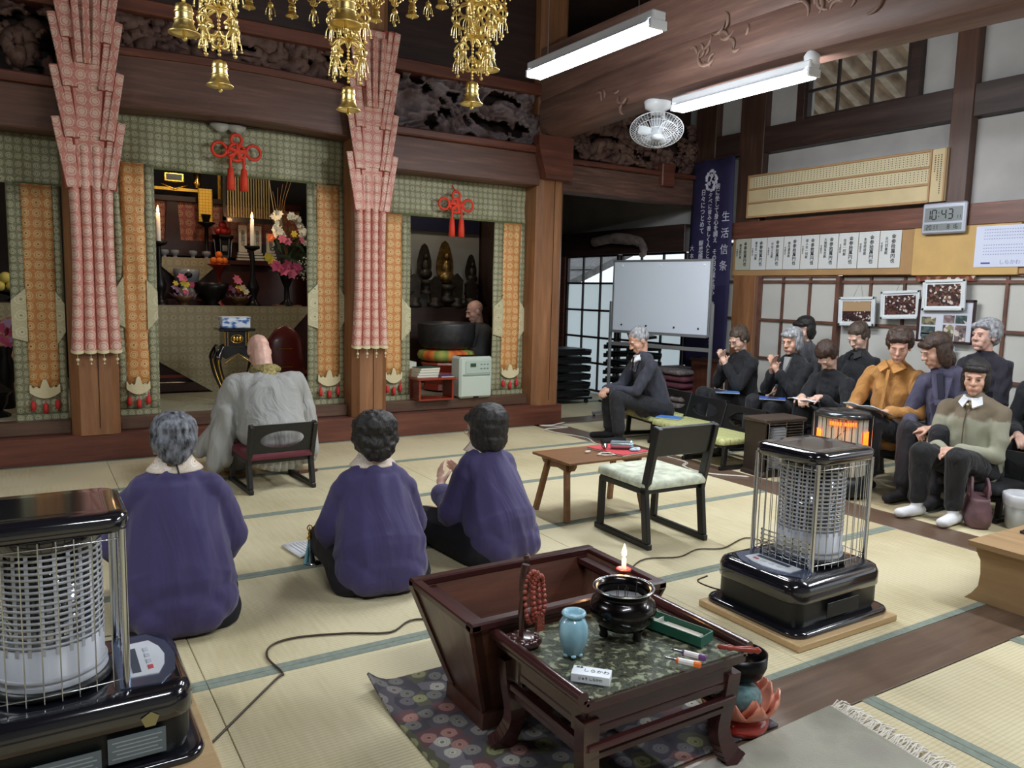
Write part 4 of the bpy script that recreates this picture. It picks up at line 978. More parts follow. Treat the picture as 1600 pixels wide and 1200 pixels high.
mm = N(nt, 'ShaderNodeMix', data_type='RGBA', blend_type='MULTIPLY'); mm.inputs[0].default_value = 1; L(pal, mm.inputs[6]); L(rg, mm.inputs[7]); L(mm.outputs[2], b.inputs['Base Color'])
b.inputs['Roughness'].default_value = .95; bumpit(nt, b, nz.outputs['Fac'], .4, .004)
g = []
for i in range(31):
    x = .91+1.02*i/30
    g.append([(x, 1.49+.84*j/20, .004+max(0, (.10-(x-.91)))**2*1.6*max(0, (j/20-.72)/.28)**1.5*3) for j in range(21)])
t = thing('floral_carpet', 'dark carpet patterned with round blossoms under the offering box', 'carpet', (0, 0, 0)); solid(MB().sheet(g).build('pile', m, t), .008, 1)
g = [(a[0][0], a[0][1]) for a in g]
# grey rug with white fringe
m, nt, b = nodes('grey_pile_rug'); nz = N(nt, 'ShaderNodeTexNoise'); nz.inputs['Scale'].default_value = 3.5; nz.inputs['Detail'].default_value = 4; L2 = nt.links.new; L2(mapping(nt), nz.inputs['Vector'])
L2(ramp(nt, nz.outputs['Fac'], [(.3, col4((132, 130, 118))), (.5, col4((158, 156, 142))), (.66, col4((150, 146, 136))), (.72, col4((164, 132, 126)))]), b.inputs['Base Color']); b.inputs['Roughness'].default_value = .95
n3 = N(nt, 'ShaderNodeTexNoise'); n3.inputs['Scale'].default_value = 250; L2(mapping(nt), n3.inputs['Vector']); bumpit(nt, b, n3.outputs['Fac'], .6, .004)
RUG = m
t = thing('grey_rug', 'pale grey pile rug with a white fringe in the near corner', 'rug', (0, 0, 0))
MB().prism([(1.50, 1.455), (2.17, 1.48), (2.02, .1), (1.2, .1)], 'Z', .002, .014).build('pile', RUG, t)
fr = MB(); rr = random.Random(9)
for i in range(420):
    f = i/419; a = V((2.165-.15*f, 1.475-1.38*f, .012)); L_ = rr.uniform(.05, .085); an = rr.uniform(-.7, .5)
    fr.tube([a, a+V((L_*.5, an*.02, rr.uniform(.004, .02))), a+V((L_, an*.05, rr.uniform(-.006, .004)))], .0022, 3, caps=False)
fr.build('fringe', plain('white_fringe', (226, 220, 208), .9), t)['kind'] = 'stuff'
# offering box
t = thing('offering_box', 'big dark wooden offering box with flared open top', 'offering box', (1.38, 2.025, .008))
def panelq(nm, p, th, mat):   # p four corners (outer), inward thickness vector th
    q = [V(a) for a in p]; MB().add(q+[a+V(th) for a in q], [(0, 1, 2, 3), (7, 6, 5, 4), (0, 4, 5, 1), (1, 5, 6, 2), (2, 6, 7, 3), (3, 7, 4, 0)]).build(nm, mat, t)
bx, by, bz0, tx, ty, tz = .255, .105, .05, .36, .205, .372
panelq('front_board', [(-bx, -by, bz0), (bx, -by, bz0), (tx, -ty, tz), (-tx, -ty, tz)], (0, .024, 0), BOXW)
panelq('back_board', [(-bx, by, bz0), (bx, by, bz0), (tx, ty, tz), (-tx, ty, tz)], (0, -.024, 0), BOXW)
for s in (-1, 1):
    panelq('end_board', [(s*bx, -by, bz0), (s*bx, by, bz0), (s*tx, ty, tz), (s*tx, -ty, tz)], (-s*.03, 0, 0), BOXY)
    for u in (-1, 1): MB().bar((s*(bx+.002), u*(by-.012), bz0), (s*(tx+.002), u*(ty-.014), tz-.002), .03, .012, up=(1, 0, 0)).build('edge_batten', BOXW, t)
    MB().box((s*(tx-.012), 0, tz+.002), (.034, 2*ty+.012, .024), b=.004).build('rim', ROSEY, t)
    MB().box((s*(tx-.055), 0, tz-.02), (.04, 2*ty-.06, .02)).build('inner_ledge', ROSEY, t)
    MB().box((0, s*(ty-.012), tz+.004), (2*tx+.01, .036, .026), b=.005).build('rim', ROSE, t)
MB().prism([(-bx-.015, 0), (bx+.015, 0), (bx+.012, .055), (-bx-.012, .055)], 'Y', -by-.015, by+.015).build('plinth', BOXW, t)
MB().box((0, 0, .20), (.56, .24, .02)).build('inner_board', BOXW, t)
# incense table
t = thing('incense_table', 'dark rosewood table with scroll rails and glass over brocade', 'table', (1.385, 1.62, .012))
W2, D2, H2 = .27, .215, .335
m, nt, b = nodes('gold_dark_brocade'); nz = N(nt, 'ShaderNodeTexNoise'); nz.inputs['Scale'].default_value = 42; nz.inputs['Detail'].default_value = 9; nz.inputs['Distortion'].default_value = .5; nt.links.new(mapping(nt), nz.inputs['Vector'])
nt.links.new(ramp(nt, nz.outputs['Fac'], [(.36, col4((46, 42, 38))), (.45, col4((104, 98, 84))), (.52, col4((60, 55, 48))), (.58, col4((160, 152, 128))), (.8, col4((206, 200, 176)))]), b.inputs['Base Color']); b.inputs['Roughness'].default_value = .6; BRD = m
MB().box((0, 0, H2-.02), (2*W2+.02, 2*D2, .03), b=.004).build('table_top', ROSE, t)
MB().box((0, -.005, H2-.003), (2*W2-.02, 2*D2-.02, .004)).build('brocade_mat', BRD, t)
m, nt, b = nodes('table_glass'); tr = N(nt, 'ShaderNodeBsdfTransparent'); tr.inputs[0].default_value = (.93, .97, .95, 1); gl = N(nt, 'ShaderNodeBsdfGlossy'); gl.inputs['Roughness'].default_value = .02
ge = N(nt, 'ShaderNodeNewGeometry'); fz = N(nt, 'ShaderNodeMath', operation='MULTIPLY_ADD'); fz.inputs[1].default_value = -.11; fz.inputs[2].default_value = .11; nt.links.new(ge.outputs['Backfacing'], fz.inputs[0]); mx = N(nt, 'ShaderNodeMixShader'); nt.links.new(fz.outputs[0], mx.inputs[0]); nt.links.new(tr.outputs[0], mx.inputs[1]); nt.links.new(gl.outputs[0], mx.inputs[2]); nt.links.new(mx.outputs[0], nt.nodes['Material Output'].inputs[0]); TG = m
MB().box((0, -.012, H2+.004), (2*W2-.01, 2*D2+.005, .005)).build('glass_sheet', TG, t)
for s in (-1, 1):
    MB().tube([(s*(W2+.018), -D2-.0, H2+.008), (s*(W2+.018), D2+.01, H2+.008)], .017, 12).build('scroll_rail', ROSEY, t)
    MB().box((s*(W2+.006), 0, H2-.008), (.016, 2*D2, .016)).build('side_bead', ROSEY, t)
    for u in (-1, 1):
        p_ = [(s*(W2-.02), u*(D2-.03), .27), (s*(W2-.025), u*(D2-.035), .2), (s*(W2-.035), u*(D2-.045), .1), (s*(W2-.015), u*(D2-.03), .03), (s*(W2+.005), u*(D2-.015), .0)]
        sm = smooth_curve(p_, 4)
        q = MB()
        for i in range(len(sm)-1):
            w0 = .048 if i < 10 else .048+.003*(i-9)
            q.bar(sm[i]-(sm[i+1]-sm[i])*.08, sm[i+1]+(sm[i+1]-sm[i])*.08, w0, .04, up=(0, 1, 0))
        q.build('leg', ROSE, t)
        MB().box((s*(W2-.05), u*(D2-.06), .262), (.07, .07, .10), b=.006).build('corner_block', ROSE, t)
for (z, ex, h_) in ((.235, .0, .022), (.195, .012, .018), (.165, .0, .02)):
    for s in (-1, 1):
        MB().box((0, s*(D2-.03+ex), z), (2*W2-.05+2*ex, .022, h_), b=.003).build('apron_rail', ROSE, t)
        MB().box((s*(W2-.03+ex), 0, z), (.022, 2*D2-.05+2*ex, h_), b=.003).build('apron_rail', ROSEY, t)
MB().box((0, 0, .275), (2*W2-.04, 2*D2-.04, .06), b=.004).build('frieze', ROSE, t)
TZ = .012+H2+.0065
# big incense burner with ash and sticks
t = thing('incense_bowl', 'round black bronze incense bowl filled with grey ash', 'incense burner', (1.415, 1.645, TZ))
BB = plain('black_bronze_polished', (22, 18, 18), .22, metal=.7, coat=.4)
MB().lathe([(.001, .018), (.04, .018), (.065, .03), (.088, .055), (.096, .08), (.09, .102), (.078, .112), (.072, .118), (.074, .128), (.085, .136), (.088, .141), (.084, .145), (.076, .141), (.069, .128), (.07, .115), (.072, .10), (.001, .098)], n=40).build('bowl', BB, t)
MB().lathe([(.0865, .139), (.089, .1415), (.0865, .145), (.083, .143), (.0865, .139)], n=40, caps=False).build('bright_rim', CHROME, t)
MB().lathe([(.068, .104), (.05, .1065), (.001, .107)], n=30).build('ash', plain('grey_ash', (122, 122, 124), .95, bump=.5, bs=120), t)
for k in range(3):
    a = k*2*pi/3-pi/2+.2; MB().lathe([(.016, .03), (.011, .015), (.014, .004), (.012, 0)][::-1], (.055*cos(a), .055*sin(a), 0), 8).build('foot', BB, t)
INC = plain('incense_stick', (50, 46, 40), .8)
for i, (a, b, h_) in enumerate(((-.028, -.008, .032), (-.022, -.005, .044), (-.006, -.012, .036), (-.001, -.01, .042), (.001, -.014, .038), (.045, .0, .055))):
    tag(MB().tube([(0, 0, -.01), (.002*(i-2), 0, h_)], .0011, 5).build('incense_stick', INC, loc=(1.415+a, 1.645+b, TZ+.106)), 'thin incense stick standing in the grey ash', 'incense stick', 'incense sticks in the ash')
# blue vase
t = thing('celadon_vase', 'pale blue fluted celadon vase with a rolled rim', 'vase', (1.215, 1.61, TZ))
m, nt, b = nodes('blue_celadon'); n_ = N(nt, 'ShaderNodeTexNoise'); n_.inputs['Scale'].default_value = 9; nt.links.new(mapping(nt), n_.inputs['Vector']); nt.links.new(ramp(nt, n_.outputs['Fac'], [(.3, col4((120, 164, 182))), (.7, col4((156, 196, 210)))]), b.inputs['Base Color']); b.inputs['Roughness'].default_value = .18; b.inputs['Coat Weight'].default_value = .6
wob = lambda a: 1+.055*cos(6*a)
MB().lathe([(.001, .004), (.022, .004), (.024, .008), (.03, .02), (.038, .045), (.041, .07), (.038, .09), (.030, .103), (.025, .107), (.024, .11)], n=48, wob=wob).lathe([(.024, .109), (.031, .112), (.034, .117), (.031, .122), (.025, .122), (.019, .116), (.018, .10), (.001, .09)], n=32).build('vase_body', m, t)
for k in range(6):
    a = k*pi/3; MB().ball((.022*cos(a), .022*sin(a), .005), (.008, .008, .006), 6).build('foot', m, t)
# incense box
INK = plain('black_ink', (24, 26, 34), .6); BLUEINK = plain('blue_ink', (50, 76, 150), .6)
t = thing('paper_box', 'small white paper box with printed lettering on the glass', 'box', (1.175, 1.475, TZ), radians(-46))
MB().box((0, 0, .011), (.098, .046, .022), b=.0008).build('carton', plain('white_card', (226, 232, 238), .5), t)
text('しらかわ', .017, INK, t, (.012, .001, .0223), (0, 0, 0), depth=.0003); text('線香', .009, INK, t, (-.032, .014, .0223), (0, 0, 0), depth=.0003)
text('じゅう しらかわ', .0085, INK, t, (0, -.0233, .012), (pi/2, 0, 0), depth=.0003)
# green tray
t = thing('green_tray', 'long green box with pale inner compartments', 'tray', (1.56, 1.585, TZ), radians(-76))
GRN = plain('green_card', (36, 92, 72), .5); CRM = plain('tray_lining', (206, 206, 196), .6)
MB().box((0, 0, .003), (.215, .064, .006)).build('tray_floor', CRM, t)
for s in (-1, 1):
    MB().box((0, s*.032, .014), (.215, .003, .028)).build('tray_side', GRN, t); MB().box((s*.107, 0, .014), (.003, .064, .028)).build('tray_side', GRN, t)
MB().box((-.055, 0, .012), (.002, .06, .018)).build('divider', CRM, t); MB().box((.02, 0, .008), (.12, .055, .006), b=.001).build('folded_paper', plain('off_white_paper', (216, 214, 204), .8), t)
# lighters
for (x, y, a, c1, lb) in ((1.485, 1.445, -62, (100, 60, 120), 'long gas lighter with purple printed barrel and metal tip'), (1.44, 1.42, -55, (226, 110, 40), 'long gas lighter with orange printed barrel and metal tip')):
    t = thing('lighter', lb, 'lighter', (x, y, TZ), radians(a))
    MB().box((.01, 0, .008), (.06, .014, .015), b=.004).build('barrel', plain('white_barrel', (220, 214, 214), .35), t)
    MB().box((.034, 0, .008), (.022, .0155, .0165), b=.004).build('grip', plain('grip_%d' % c1[0], c1, .35), t); MB().box((-.016, 0, .008), (.01, .0155, .0165), b=.004).build('collar_ring', plain('grip_%d' % c1[0], c1, .35), t)
    MB().tube([(-.02, 0, .008), (-.05, 0, .009)], .0032, 8).build('nozzle', CHROME, t)
# red stick on the rail
t = thing('red_striker', 'carved red lacquer striker stick resting across the table edge', 'striker', (1.62, 1.40, TZ+.012), radians(-42))
MB().lathe([(.001, -.055), (.007, -.05), (.006, -.03), (.010, -.02), (.006, -.01), (.008, .02), (.011, .035), (.007, .045), (.010, .055), (.001, .064)], n=12, rot=Matrix.Rotation(pi/2, 3, 'Y')).build('stick', LACR, t)
# bamboo cup for incense
tag(MB().lathe([(.001, .004), (.02, .004), (.021, .0), (.022, .09), (.0205, .09), (.019, .01), (.001, .008)], n=20).build('incense_cup', plain('dark_bronze_cup', (44, 38, 34), .4, metal=.6), loc=(1.53, 1.685, TZ)), 'slim dark metal cup standing behind the incense bowl', 'cup')
# candle in red stand
t = thing('red_candle_stand', 'small turned red candle stand behind the incense bowl', 'candle stand', (1.515, 1.765, TZ))
t.scale = (1, 1, 1.25)
MB().lathe([(.022, 0), (.024, .005), (.01, .015), (.007, .05), (.012, .06), (.007, .07), (.009, .085), (.006, .098), (.022, .106), (.024, .112), (.02, .112), (.001, .108)], n=16).build('stand_body', LACR, t)
t = thing('small_candle', 'short white lit candle on the small red stand', 'candle', (1.515, 1.765, TZ+.137))
MB().lathe([(.007, 0), (.0065, .035), (.001, .037)], n=10).build('wax_body', WAX, t); flame(0, 0, .037, .95).build('flame', FLAME, t); candle_light(1.515, 1.765, TZ+.175, .5)
# prayer bead stand
t = thing('bead_stand', 'dark carved wooden stand with an upright post and lotus foot', 'stand', (1.14, 1.735, TZ))
MB().lathe([(.001, 0), (.045, .0), (.05, .008), (.035, .018), (.02, .022), (.001, .022)], n=20).build('lotus_foot', ROSE, t)
for k in range(8): a = k*pi/4; MB().ball((.034*cos(a), .034*sin(a), .012), (.015, .015, .01), 6).build('petal', ROSE, t)
MB().tube(smooth_curve([(-.01, 0, .02), (-.012, .0, .08), (-.006, 0, .15), (-.004, 0, .2), (0, 0, .225)], 4), [.007]*4+[.009]*4+[.014]*4+[.012]*5, 8).ball((.002, 0, .243), (.011, .008, .013), 8).build('post', ROSEY, t)
t = thing('prayer_beads', 'long loops of reddish wooden prayer beads with a tassel', 'prayer beads', (1.14, 1.735, TZ+.20))
BEAD = plain('red_brown_bead', (140, 62, 48), .3, coat=.3); bm0 = MB().ball((0, 0, 0), .0072, 7).mesh('bead', BEAD)
for lp, (w_, h_, ox) in enumerate(((.022, .074, .012), (.012, .07, .022), (.018, .062, .03))):
    n = 26
    for i in range(n):
        a = 2*pi*i/n; newobj('bead', bm0, t, (ox+w_*cos(a), -.014-.004*lp+.004*sin(a*3), -.066+h_*sin(a)))
MB().tube([(.02, -.018, -.12), (.03, -.02, -.15), (.035, -.018, -.165)], .002, 5).build('cord', IVORY, t)
MB().prism([(.03, -.10), (.042, -.10), (.048, -.12), (.05, -.165), (.024, -.165), (.026, -.12)], 'Y', -.026, -.014).build('tassel', plain('brown_red_tassel', (134, 66, 48), .9, bump=.5, bs=200), t)
# bowl bell on lotus stand
t = thing('lotus_stand', 'pink and red lotus-shaped stand for the small bowl bell', 'stand', (1.822, 1.56, .0))
t.scale = (1.22, 1.22, 1.05)
MB().lathe([(.05, 0), (.075, .012), (.078, .03), (.07, .045), (.055, .06), (.001, .06)], n=26).build('red_base', plain('glossy_red', (168, 42, 30), .15, coat=.8), t)
PK = plain('pale_pink_lotus', (206, 128, 104), .3, coat=.4)
for ring, (r0, r1, z0, z1, n_) in enumerate(((.05, .1, .055, .12, 10), (.04, .085, .06, .13, 8))):
    for k in range(n_):
        a = 2*pi*(k+.5*ring)/n_; c_, s_ = cos(a), sin(a); g = []
        for i in range(6):
            f = i/5; r = r0+(r1-r0)*sin(f*pi/2); w_ = .032*sin(pi*min(.96, f*.8+.18)); z = z0+(z1-z0)*f*f+.0
            g.append([(c_*r-s_*w_*j/2, s_*r+c_*w_*j/2, z+.004*j*j/4) for j in (-2, -1, 0, 1, 2)])
        solid(MB().sheet(g).build('petal', PK, t), .004)
t = thing('bell_cushion', 'round mottled blue-green cushion under the small bowl bell', 'cushion', (1.822, 1.565, .064))
t.scale = (1.1, 1.1, 1)
m = plain('blue_green_brocade', (88, 128, 128), .6, var=.4, vs=60, c2=(50, 72, 78), sheen=.3)
MB().lathe([(.001, 0), (.045, .004), (.068, .03), (.06, .06), (.03, .075), (.001, .078)], n=24, wob=lambda a: 1+.03*cos(8*a)).build('cushion_body', m, t)
t = thing('small_bowl_bell', 'small black bowl bell resting on the blue-green cushion', 'bell', (1.855, 1.585, .137), 0)
t.scale = (1.08, 1.08, 1)
MB().lathe([(.001, 0), (.035, .002), (.06, .018), (.072, .05), (.073, .088), (.069, .088), (.067, .05), (.05, .02), (.001, .01)], n=36).build('bowl', plain('black_bell_metal', (20, 20, 22), .3, metal=.6), t)

# ---------- stoves ----------
STV = plain('stove_black_enamel', (20, 21, 28), .14, coat=.9); STM = plain('stove_dark_body', (32, 35, 36), .4, metal=.3)
PERF = plain('grey_white_enamel', (176, 180, 188), .4)
REFL = plain('bright_reflector', (190, 194, 200), .12, metal=1)
def rrect(w_, d_, r, n=6):
    o = []
    for (cx, cy, a0) in ((w_/2-r, d_/2-r, 0), (-w_/2+r, d_/2-r, pi/2), (-w_/2+r, -d_/2+r, pi), (w_/2-r, -d_/2+r, 3*pi/2)):
        for k in range(n+1): a = a0+pi/2*k/n; o.append((cx+r*cos(a), cy+r*sin(a)))
    return o
def rbox(q, w_, d_, r, prof, c=(0, 0), sm=True):
    """rounded rectangle lofted through prof [(z, inset)]"""
    rings = []
    for z, ins in prof: rings.append([(x+c[0], y+c[1], z) for x, y in rrect(w_-2*ins, d_-2*ins, max(.004, r-ins))])
    n = len(rings[0]); vs = [p for r_ in rings for p in r_]
    fs = [(i*n+k, i*n+(k+1) % n, (i+1)*n+(k+1) % n, (i+1)*n+k) for i in range(len(rings)-1) for k in range(n)]
    q.add(vs, fs, sm); q.add(rings[0], [tuple(range(n))[::-1]]); q.add(rings[-1], [tuple(range(n))]); return q
def stove(label, x, y, rz):
    """cylinder stove; +x is the control side, cage sits towards -x"""
    t = thing('kerosene_stove', label, 'stove', (x, y, .028), rz)
    rbox(MB(), .60, .49, .06, [(0, .0), (.012, -.004), (.022, .004), (.022, .02)]).build('floor_tray', STV, t)
    rbox(MB(), .54, .42, .06, [(.018, .012), (.05, .0), (.12, .0), (.125, -.004)]).build('lower_body', STM, t)
    rbox(MB(), .56, .44, .075, [(.122, .004), (.126, .0), (.175, .0), (.198, .012), (.206, .03), (.208, .05)]).build('upper_deck', STV, t)
    cx = -.055
    # control plate
    g = []
    MB().prism([(.10, -.16), (.20, -.17), (.245, -.10), (.258, 0), (.245, .10), (.20, .17), (.10, .16)], 'Z', .203, .2115).build('silver_plate', plain('silver_blue_trim', (120, 132, 160), .25, metal=.8), t)
    pl = MB().prism([(.125, -.11), (.20, -.115), (.222, -.06), (.23, 0), (.222, .06), (.20, .115), (.125, .11)], 'Z', .211, .2145).build('control_panel', plain('panel_white', (216, 220, 226), .3), t)
    MB().box((.148, -.01, .2152), (.022, .16, .002)).build('display', plain('lcd_dark', (70, 82, 96), .2), pl)
    for k in range(4): MB().box((.185, -.07+.04*k, .2155), (.014, .024, .003), b=.001).build('button', plain('red_button' if k == 0 else 'pale_button', (190, 80, 90) if k == 0 else (190, 196, 204), .4), pl)
    # burner
    bz = .215
    MB().lathe([(.001, bz), (.15, bz), (.15, bz+.015), (.14, bz+.02)], (cx, 0, 0), 36).build('burner_base', STM, t)
    MB().lathe([(.134, bz+.015), (.14, bz+.025), (.132, bz+.03), (.132, bz+.13), (.128, bz+.13)], (cx, 0, 0), 40).build('burner_skirt', PERF, t)
    MB().lathe([(.136, bz+.04), (.139, bz+.045), (.136, bz+.05)], (cx, 0, 0), 40).build('skirt_bead', PERF, t)
    gd = MB(); ns = 26
    for k in range(ns):
        a = 2*pi*k/ns
        gd.add([(cx+.132*cos(a+d), .132*sin(a+d), z) for d in (-.035, .035) for z in (bz+.115, bz+.40)], [(0, 1, 3, 2)], False)
    for j in range(17):
        z = bz+.135+j*.0165
        gd.lathe([(.1325, z), (.1325, z+.0075)], (cx, 0, 0), 52)
        gd.f = gd.f[:-2]; gd.sm = gd.sm[:-2]; gd.mi = gd.mi[:-2]
    go = gd.build('perforated_guard', PERF, t); solid(go, .0015)
    MB().lathe([(.10, bz+.1), (.10, bz+.38), (.001, bz+.38)], (cx, 0, 0), 28).build('inner_chimney', REFL, t)
    MB().lathe([(.115, bz+.375), (.138, bz+.39), (.143, bz+.44), (.115, bz+.455), (.001, bz+.455)], (cx, 0, 0), 36).build('glass_collar', STV, t)
    # cage posts, wires, rings
    hx, hy = .172, .150
    zt = .69
    for sx in (-1, 1):
        for sy in (-1, 1):
            MB().tube([(cx+sx*hx, sy*hy, .20), (cx+sx*hx, sy*hy, zt-.04)], .0095, 10).build('corner_post', CHROME, t)
    wm = {}
    wv = MB().tube([(0, 0, .215), (0, 0, zt-.065), (0, 0, zt-.05)], .0019, 5).mesh('cage_wire', CHROME)
    for i in range(8):
        f = -1+2*(i+.8)/8.6
        for s in (-1, 1):
            bow = .012*(1-f*f)
            newobj('cage_wire', wv, t, (cx+f*hx, s*(hy+bow), 0))
            newobj('cage_wire', wv, t, (cx+s*(hx+bow), f*hy, 0))
    for z in (.235, .625, zt-.045):
        pts = []
        for (a0, fx) in ((0, 1), (1, 1), (2, 1), (3, 1)):
            for i in range(9):
                f = -1+2*i/9; bow = .012*(1-f*f)
                pts.append([(cx+f*hx, -(hy+bow), z), (cx+hx+bow, f*hy, z), (cx-f*hx, hy+bow, z), (cx-hx-bow, -f*hy, z)][a0])
        MB().tube(pts, .0021, 5, closed=True).build('cage_ring', CHROME, t)
    rbox(MB(), .385, .345, .06, [(zt-.05, .02), (zt-.045, .005), (zt-.02, .0), (zt-.004, .004), (zt+.004, .02), (zt+.002, .06), (zt+.003, .08)], (cx, 0)).build('top_plate', STV, t)
    return t
st1 = stove('big black kerosene stove nearest the viewer beside the kneeling person with grey hair', .073, 2.385, 0)
pw = plain('sticker_grey', (96, 108, 116), .4)
MB().box((.13, -.222, .075), (.14, .002, .07)).build('rating_sticker', pw, st1)
for k in range(5): MB().box((.13, -.2235, .052+.011*k), (.12-.02*(k % 2), .001, .003)).build('sticker_print', plain('sticker_print', (150, 160, 168), .4), st1)
MB().box((-.08, -.222, .06), (.25, .002, .055)).build('rating_sticker', pw, st1)
for k in range(4): MB().box((-.08, -.2235, .042+.011*k), (.23-.02*(k % 2), .001, .003)).build('sticker_print', plain('sticker_print', (150, 160, 168), .4), st1)
MB().prism([(.14, .145), (.165, .16), (.185, .145), (.175, .12), (.15, .12)], 'Y', -.224, -.222).build('maker_mark', plain('brass_mark', (150, 142, 100), .4, metal=.5), st1)
st2 = copy_tree(st1, (2.735, 2.065, .028), pi, 'black kerosene stove with bright chrome cage on a pale board beyond the table')
for c_ in list(st2.children):
    if c_.name.startswith(('rating_sticker', 'sticker_print', 'maker_mark')): bpy.data.objects.remove(c_)
MB().box((.0, .222, .075), (.2, .003, .06), b=.001).build('side_grille', STM, st2)
# the cross-hatched reflector plate inside the cage
for i, (a, b_) in enumerate(((.03, 6), )):
    q = MB()
    for j in range(7): q.box((.098, -.12+.04*j, .265), (.004, .006, .11))
    for j in range(6): q.box((.098, 0, .215+.02*j), (.004, .25, .005))
    q.build('lower_grille', CHROME, st2)
PLY = wood('pale_plywood', (176, 146, 104), (206, 178, 134), 'X', rough=.6)
tag(MB().box((0, 0, .014), (.62, .52, .027), b=.003).build('stove_board', PLY, loc=(2.72, 2.05, .001)), 'pale wooden board under the stove beyond the table', 'board')
tag(MB().box((0, 0, .014), (.66, .58, .027), b=.003).build('stove_board', PLY, loc=(.07, 2.36, .001)), 'pale wooden board under the stove nearest the viewer', 'board')
def cable(pts, r, mat, label, k=6):
    return tag(MB().tube(smooth_curve(pts, k), r, 6).build('power_cord', mat, loc=(0, 0, 0)), label, 'cord')
BRC = plain('brown_cord', (58, 44, 30), .5); WHC = plain('white_cord', (214, 208, 196), .6)
cable(CORD1, .004, BRC, 'brown power cord snaking over the mats from the nearest stove to the offering box')
cable(CORD2, .0035, BRC, 'thin brown power cord on the mats between the offering box and the farther stove')
cable([(2.60, 2.29, .03), (2.52, 2.33, .05), (2.42, 2.33, .10), (2.38, 2.24, .16)], .0035, BRC, 'short dark power cord rising behind the farther stove')
for i in range(2): cable([(a, b+.02*i, .006) for a, b in CORD3], .0045, WHC, ['upper strand of the white extension lead along the floor board', 'lower strand of the white extension lead along the floor board'][i])

# ---------- black temple chair (foreground right) ----------
BLK = plain('black_stained_wood', (24, 25, 26), .4, var=.2, vs=30)
def temple_chair(label, x, y, rz, seatmat, s=1.0, seat_h=.345, back='slab', back_h=.66, w_=.42, d_=.42, group=None):
    """sled-foot chair; sits facing +y, back at -y"""
    t = thing('temple_chair', label, 'chair', (x, y, 0), rz, group)
    hw = w_/2; tk = .03
    for sx in (-1, 1):
        X_ = sx*(hw-tk/2)
        fr = newobj('side_frame', MB().box((X_, 0, .016), (tk, d_+.02, .032), b=.004).mesh('side_frame', BLK), t)
        MB().bar((X_, d_/2-.03, .03), (X_, d_/2-.04, seat_h-.03), tk, .04, up=(0, 1, 0), ch=.004).build('leg', BLK, t)
        MB().bar((X_, -d_/2+.02, .03), (X_, -d_/2+.055, seat_h-.03), tk, .045, up=(0, 1, 0), ch=.004).build('leg', BLK, t)
        MB().bar((X_, -d_/2+.055, seat_h-.05), (X_, -d_/2-.03, back_h), tk, .05, up=(0, 1, 0), ch=.004).build('back_post', BLK, t)
        MB().box((X_, 0, seat_h-.035), (tk, d_-.06, .03), b=.003).build('seat_rail', BLK, t)
    MB().box((0, d_/2-.05, seat_h-.035), (w_-2*tk, .025, .03), b=.003).build('cross_rail', BLK, t); MB().box((0, -d_/2+.06, seat_h-.035), (w_-2*tk, .025, .03), b=.003).build('cross_rail', BLK, t)
    q = MB(); rbox(q, w_-.004, d_-.01, .03, [(seat_h-.018, .0), (seat_h-.005, -.004), (seat_h+.018, .0), (seat_h+.03, .016), (seat_h+.034, .05)], (0, .01)); q.build('seat_cushion', seatmat, t)
    yb = lambda z: -d_/2+.055-(z-seat_h+.05)*(.085/(back_h-seat_h+.05))
    if back == 'slab':
        z0, z1 = back_h-.16, back_h+.0
        MB().bar((0, yb(z0), z0), (0, yb(z1), z1), w_-tk*1.2, .02, up=(0, 1, 0), ch=.004).build('back_slab', BLK, t)
    else:
        z0, z1 = back_h-.2, back_h; o1 = []; o2 = []; n = 28
        W3 = hw-tk*.6
        out = [(W3*max(-1, min(1, 1.6*cos(2*pi*i/n))), (z0+z1)/2+(z1-z0)/2*max(-1, min(1, 1.6*sin(2*pi*i/n)))) for i in range(n)]
        inn = [(W3*.72*cos(2*pi*i/n), (z0+z1)/2-.005+(z1-z0)*.29*sin(2*pi*i/n)) for i in range(n)]
        vs = []; fs = []
        for (yy) in (-.011, .011):
            vs += [(a, yb(b_)+yy, b_) for a, b_ in out]+[(a, yb(b_)+yy, b_) for a, b_ in inn]
        for i in range(n):
            j = (i+1) % n
            fs += [(i, j, n+j, n+i), (2*n+i, 3*n+i, 3*n+j, 2*n+j), (i, 2*n+i, 2*n+j, j), (n+i, n+j, 3*n+j, 3*n+i)]
        MB().add(vs, fs).build('back_panel', BLK, t)
    return t
CRS = plain('pale_green_marbled_fabric', (206, 212, 190), .7, var=.18, vs=18, bump=.15, bs=90)
BLKC = plain('black_seat_fabric', (34, 34, 38), .85, bump=.2, bs=200)
YGS = brocade('yellow_green_damask', (176, 178, 118), (196, 198, 142), (152, 154, 92), .09, axes='XY', r=.3, metal=0)
temple_chair('black wooden chair with pale marbled seat standing alone on the mats', 2.915, 3.19, radians(-2)+pi*0+radians(0), CRS, seat_h=.335, back_h=.655, w_=.42, d_=.46)
for i, (x, y, a, lb) in enumerate(((4.86, 4.90, 88, 'low black chair with yellow-green seat next to the seated man, holding a blue booklet'), (4.70, 4.34, 86, 'low black chair with yellow-green seat beside the boxy dark heater'), (4.98, 5.42, 80, 'low black chair the suited man sits on'))):
    temple_chair(lb, x, y, radians(a), YGS, seat_h=.215, back='oval', back_h=.44, w_=.46, d_=.42)
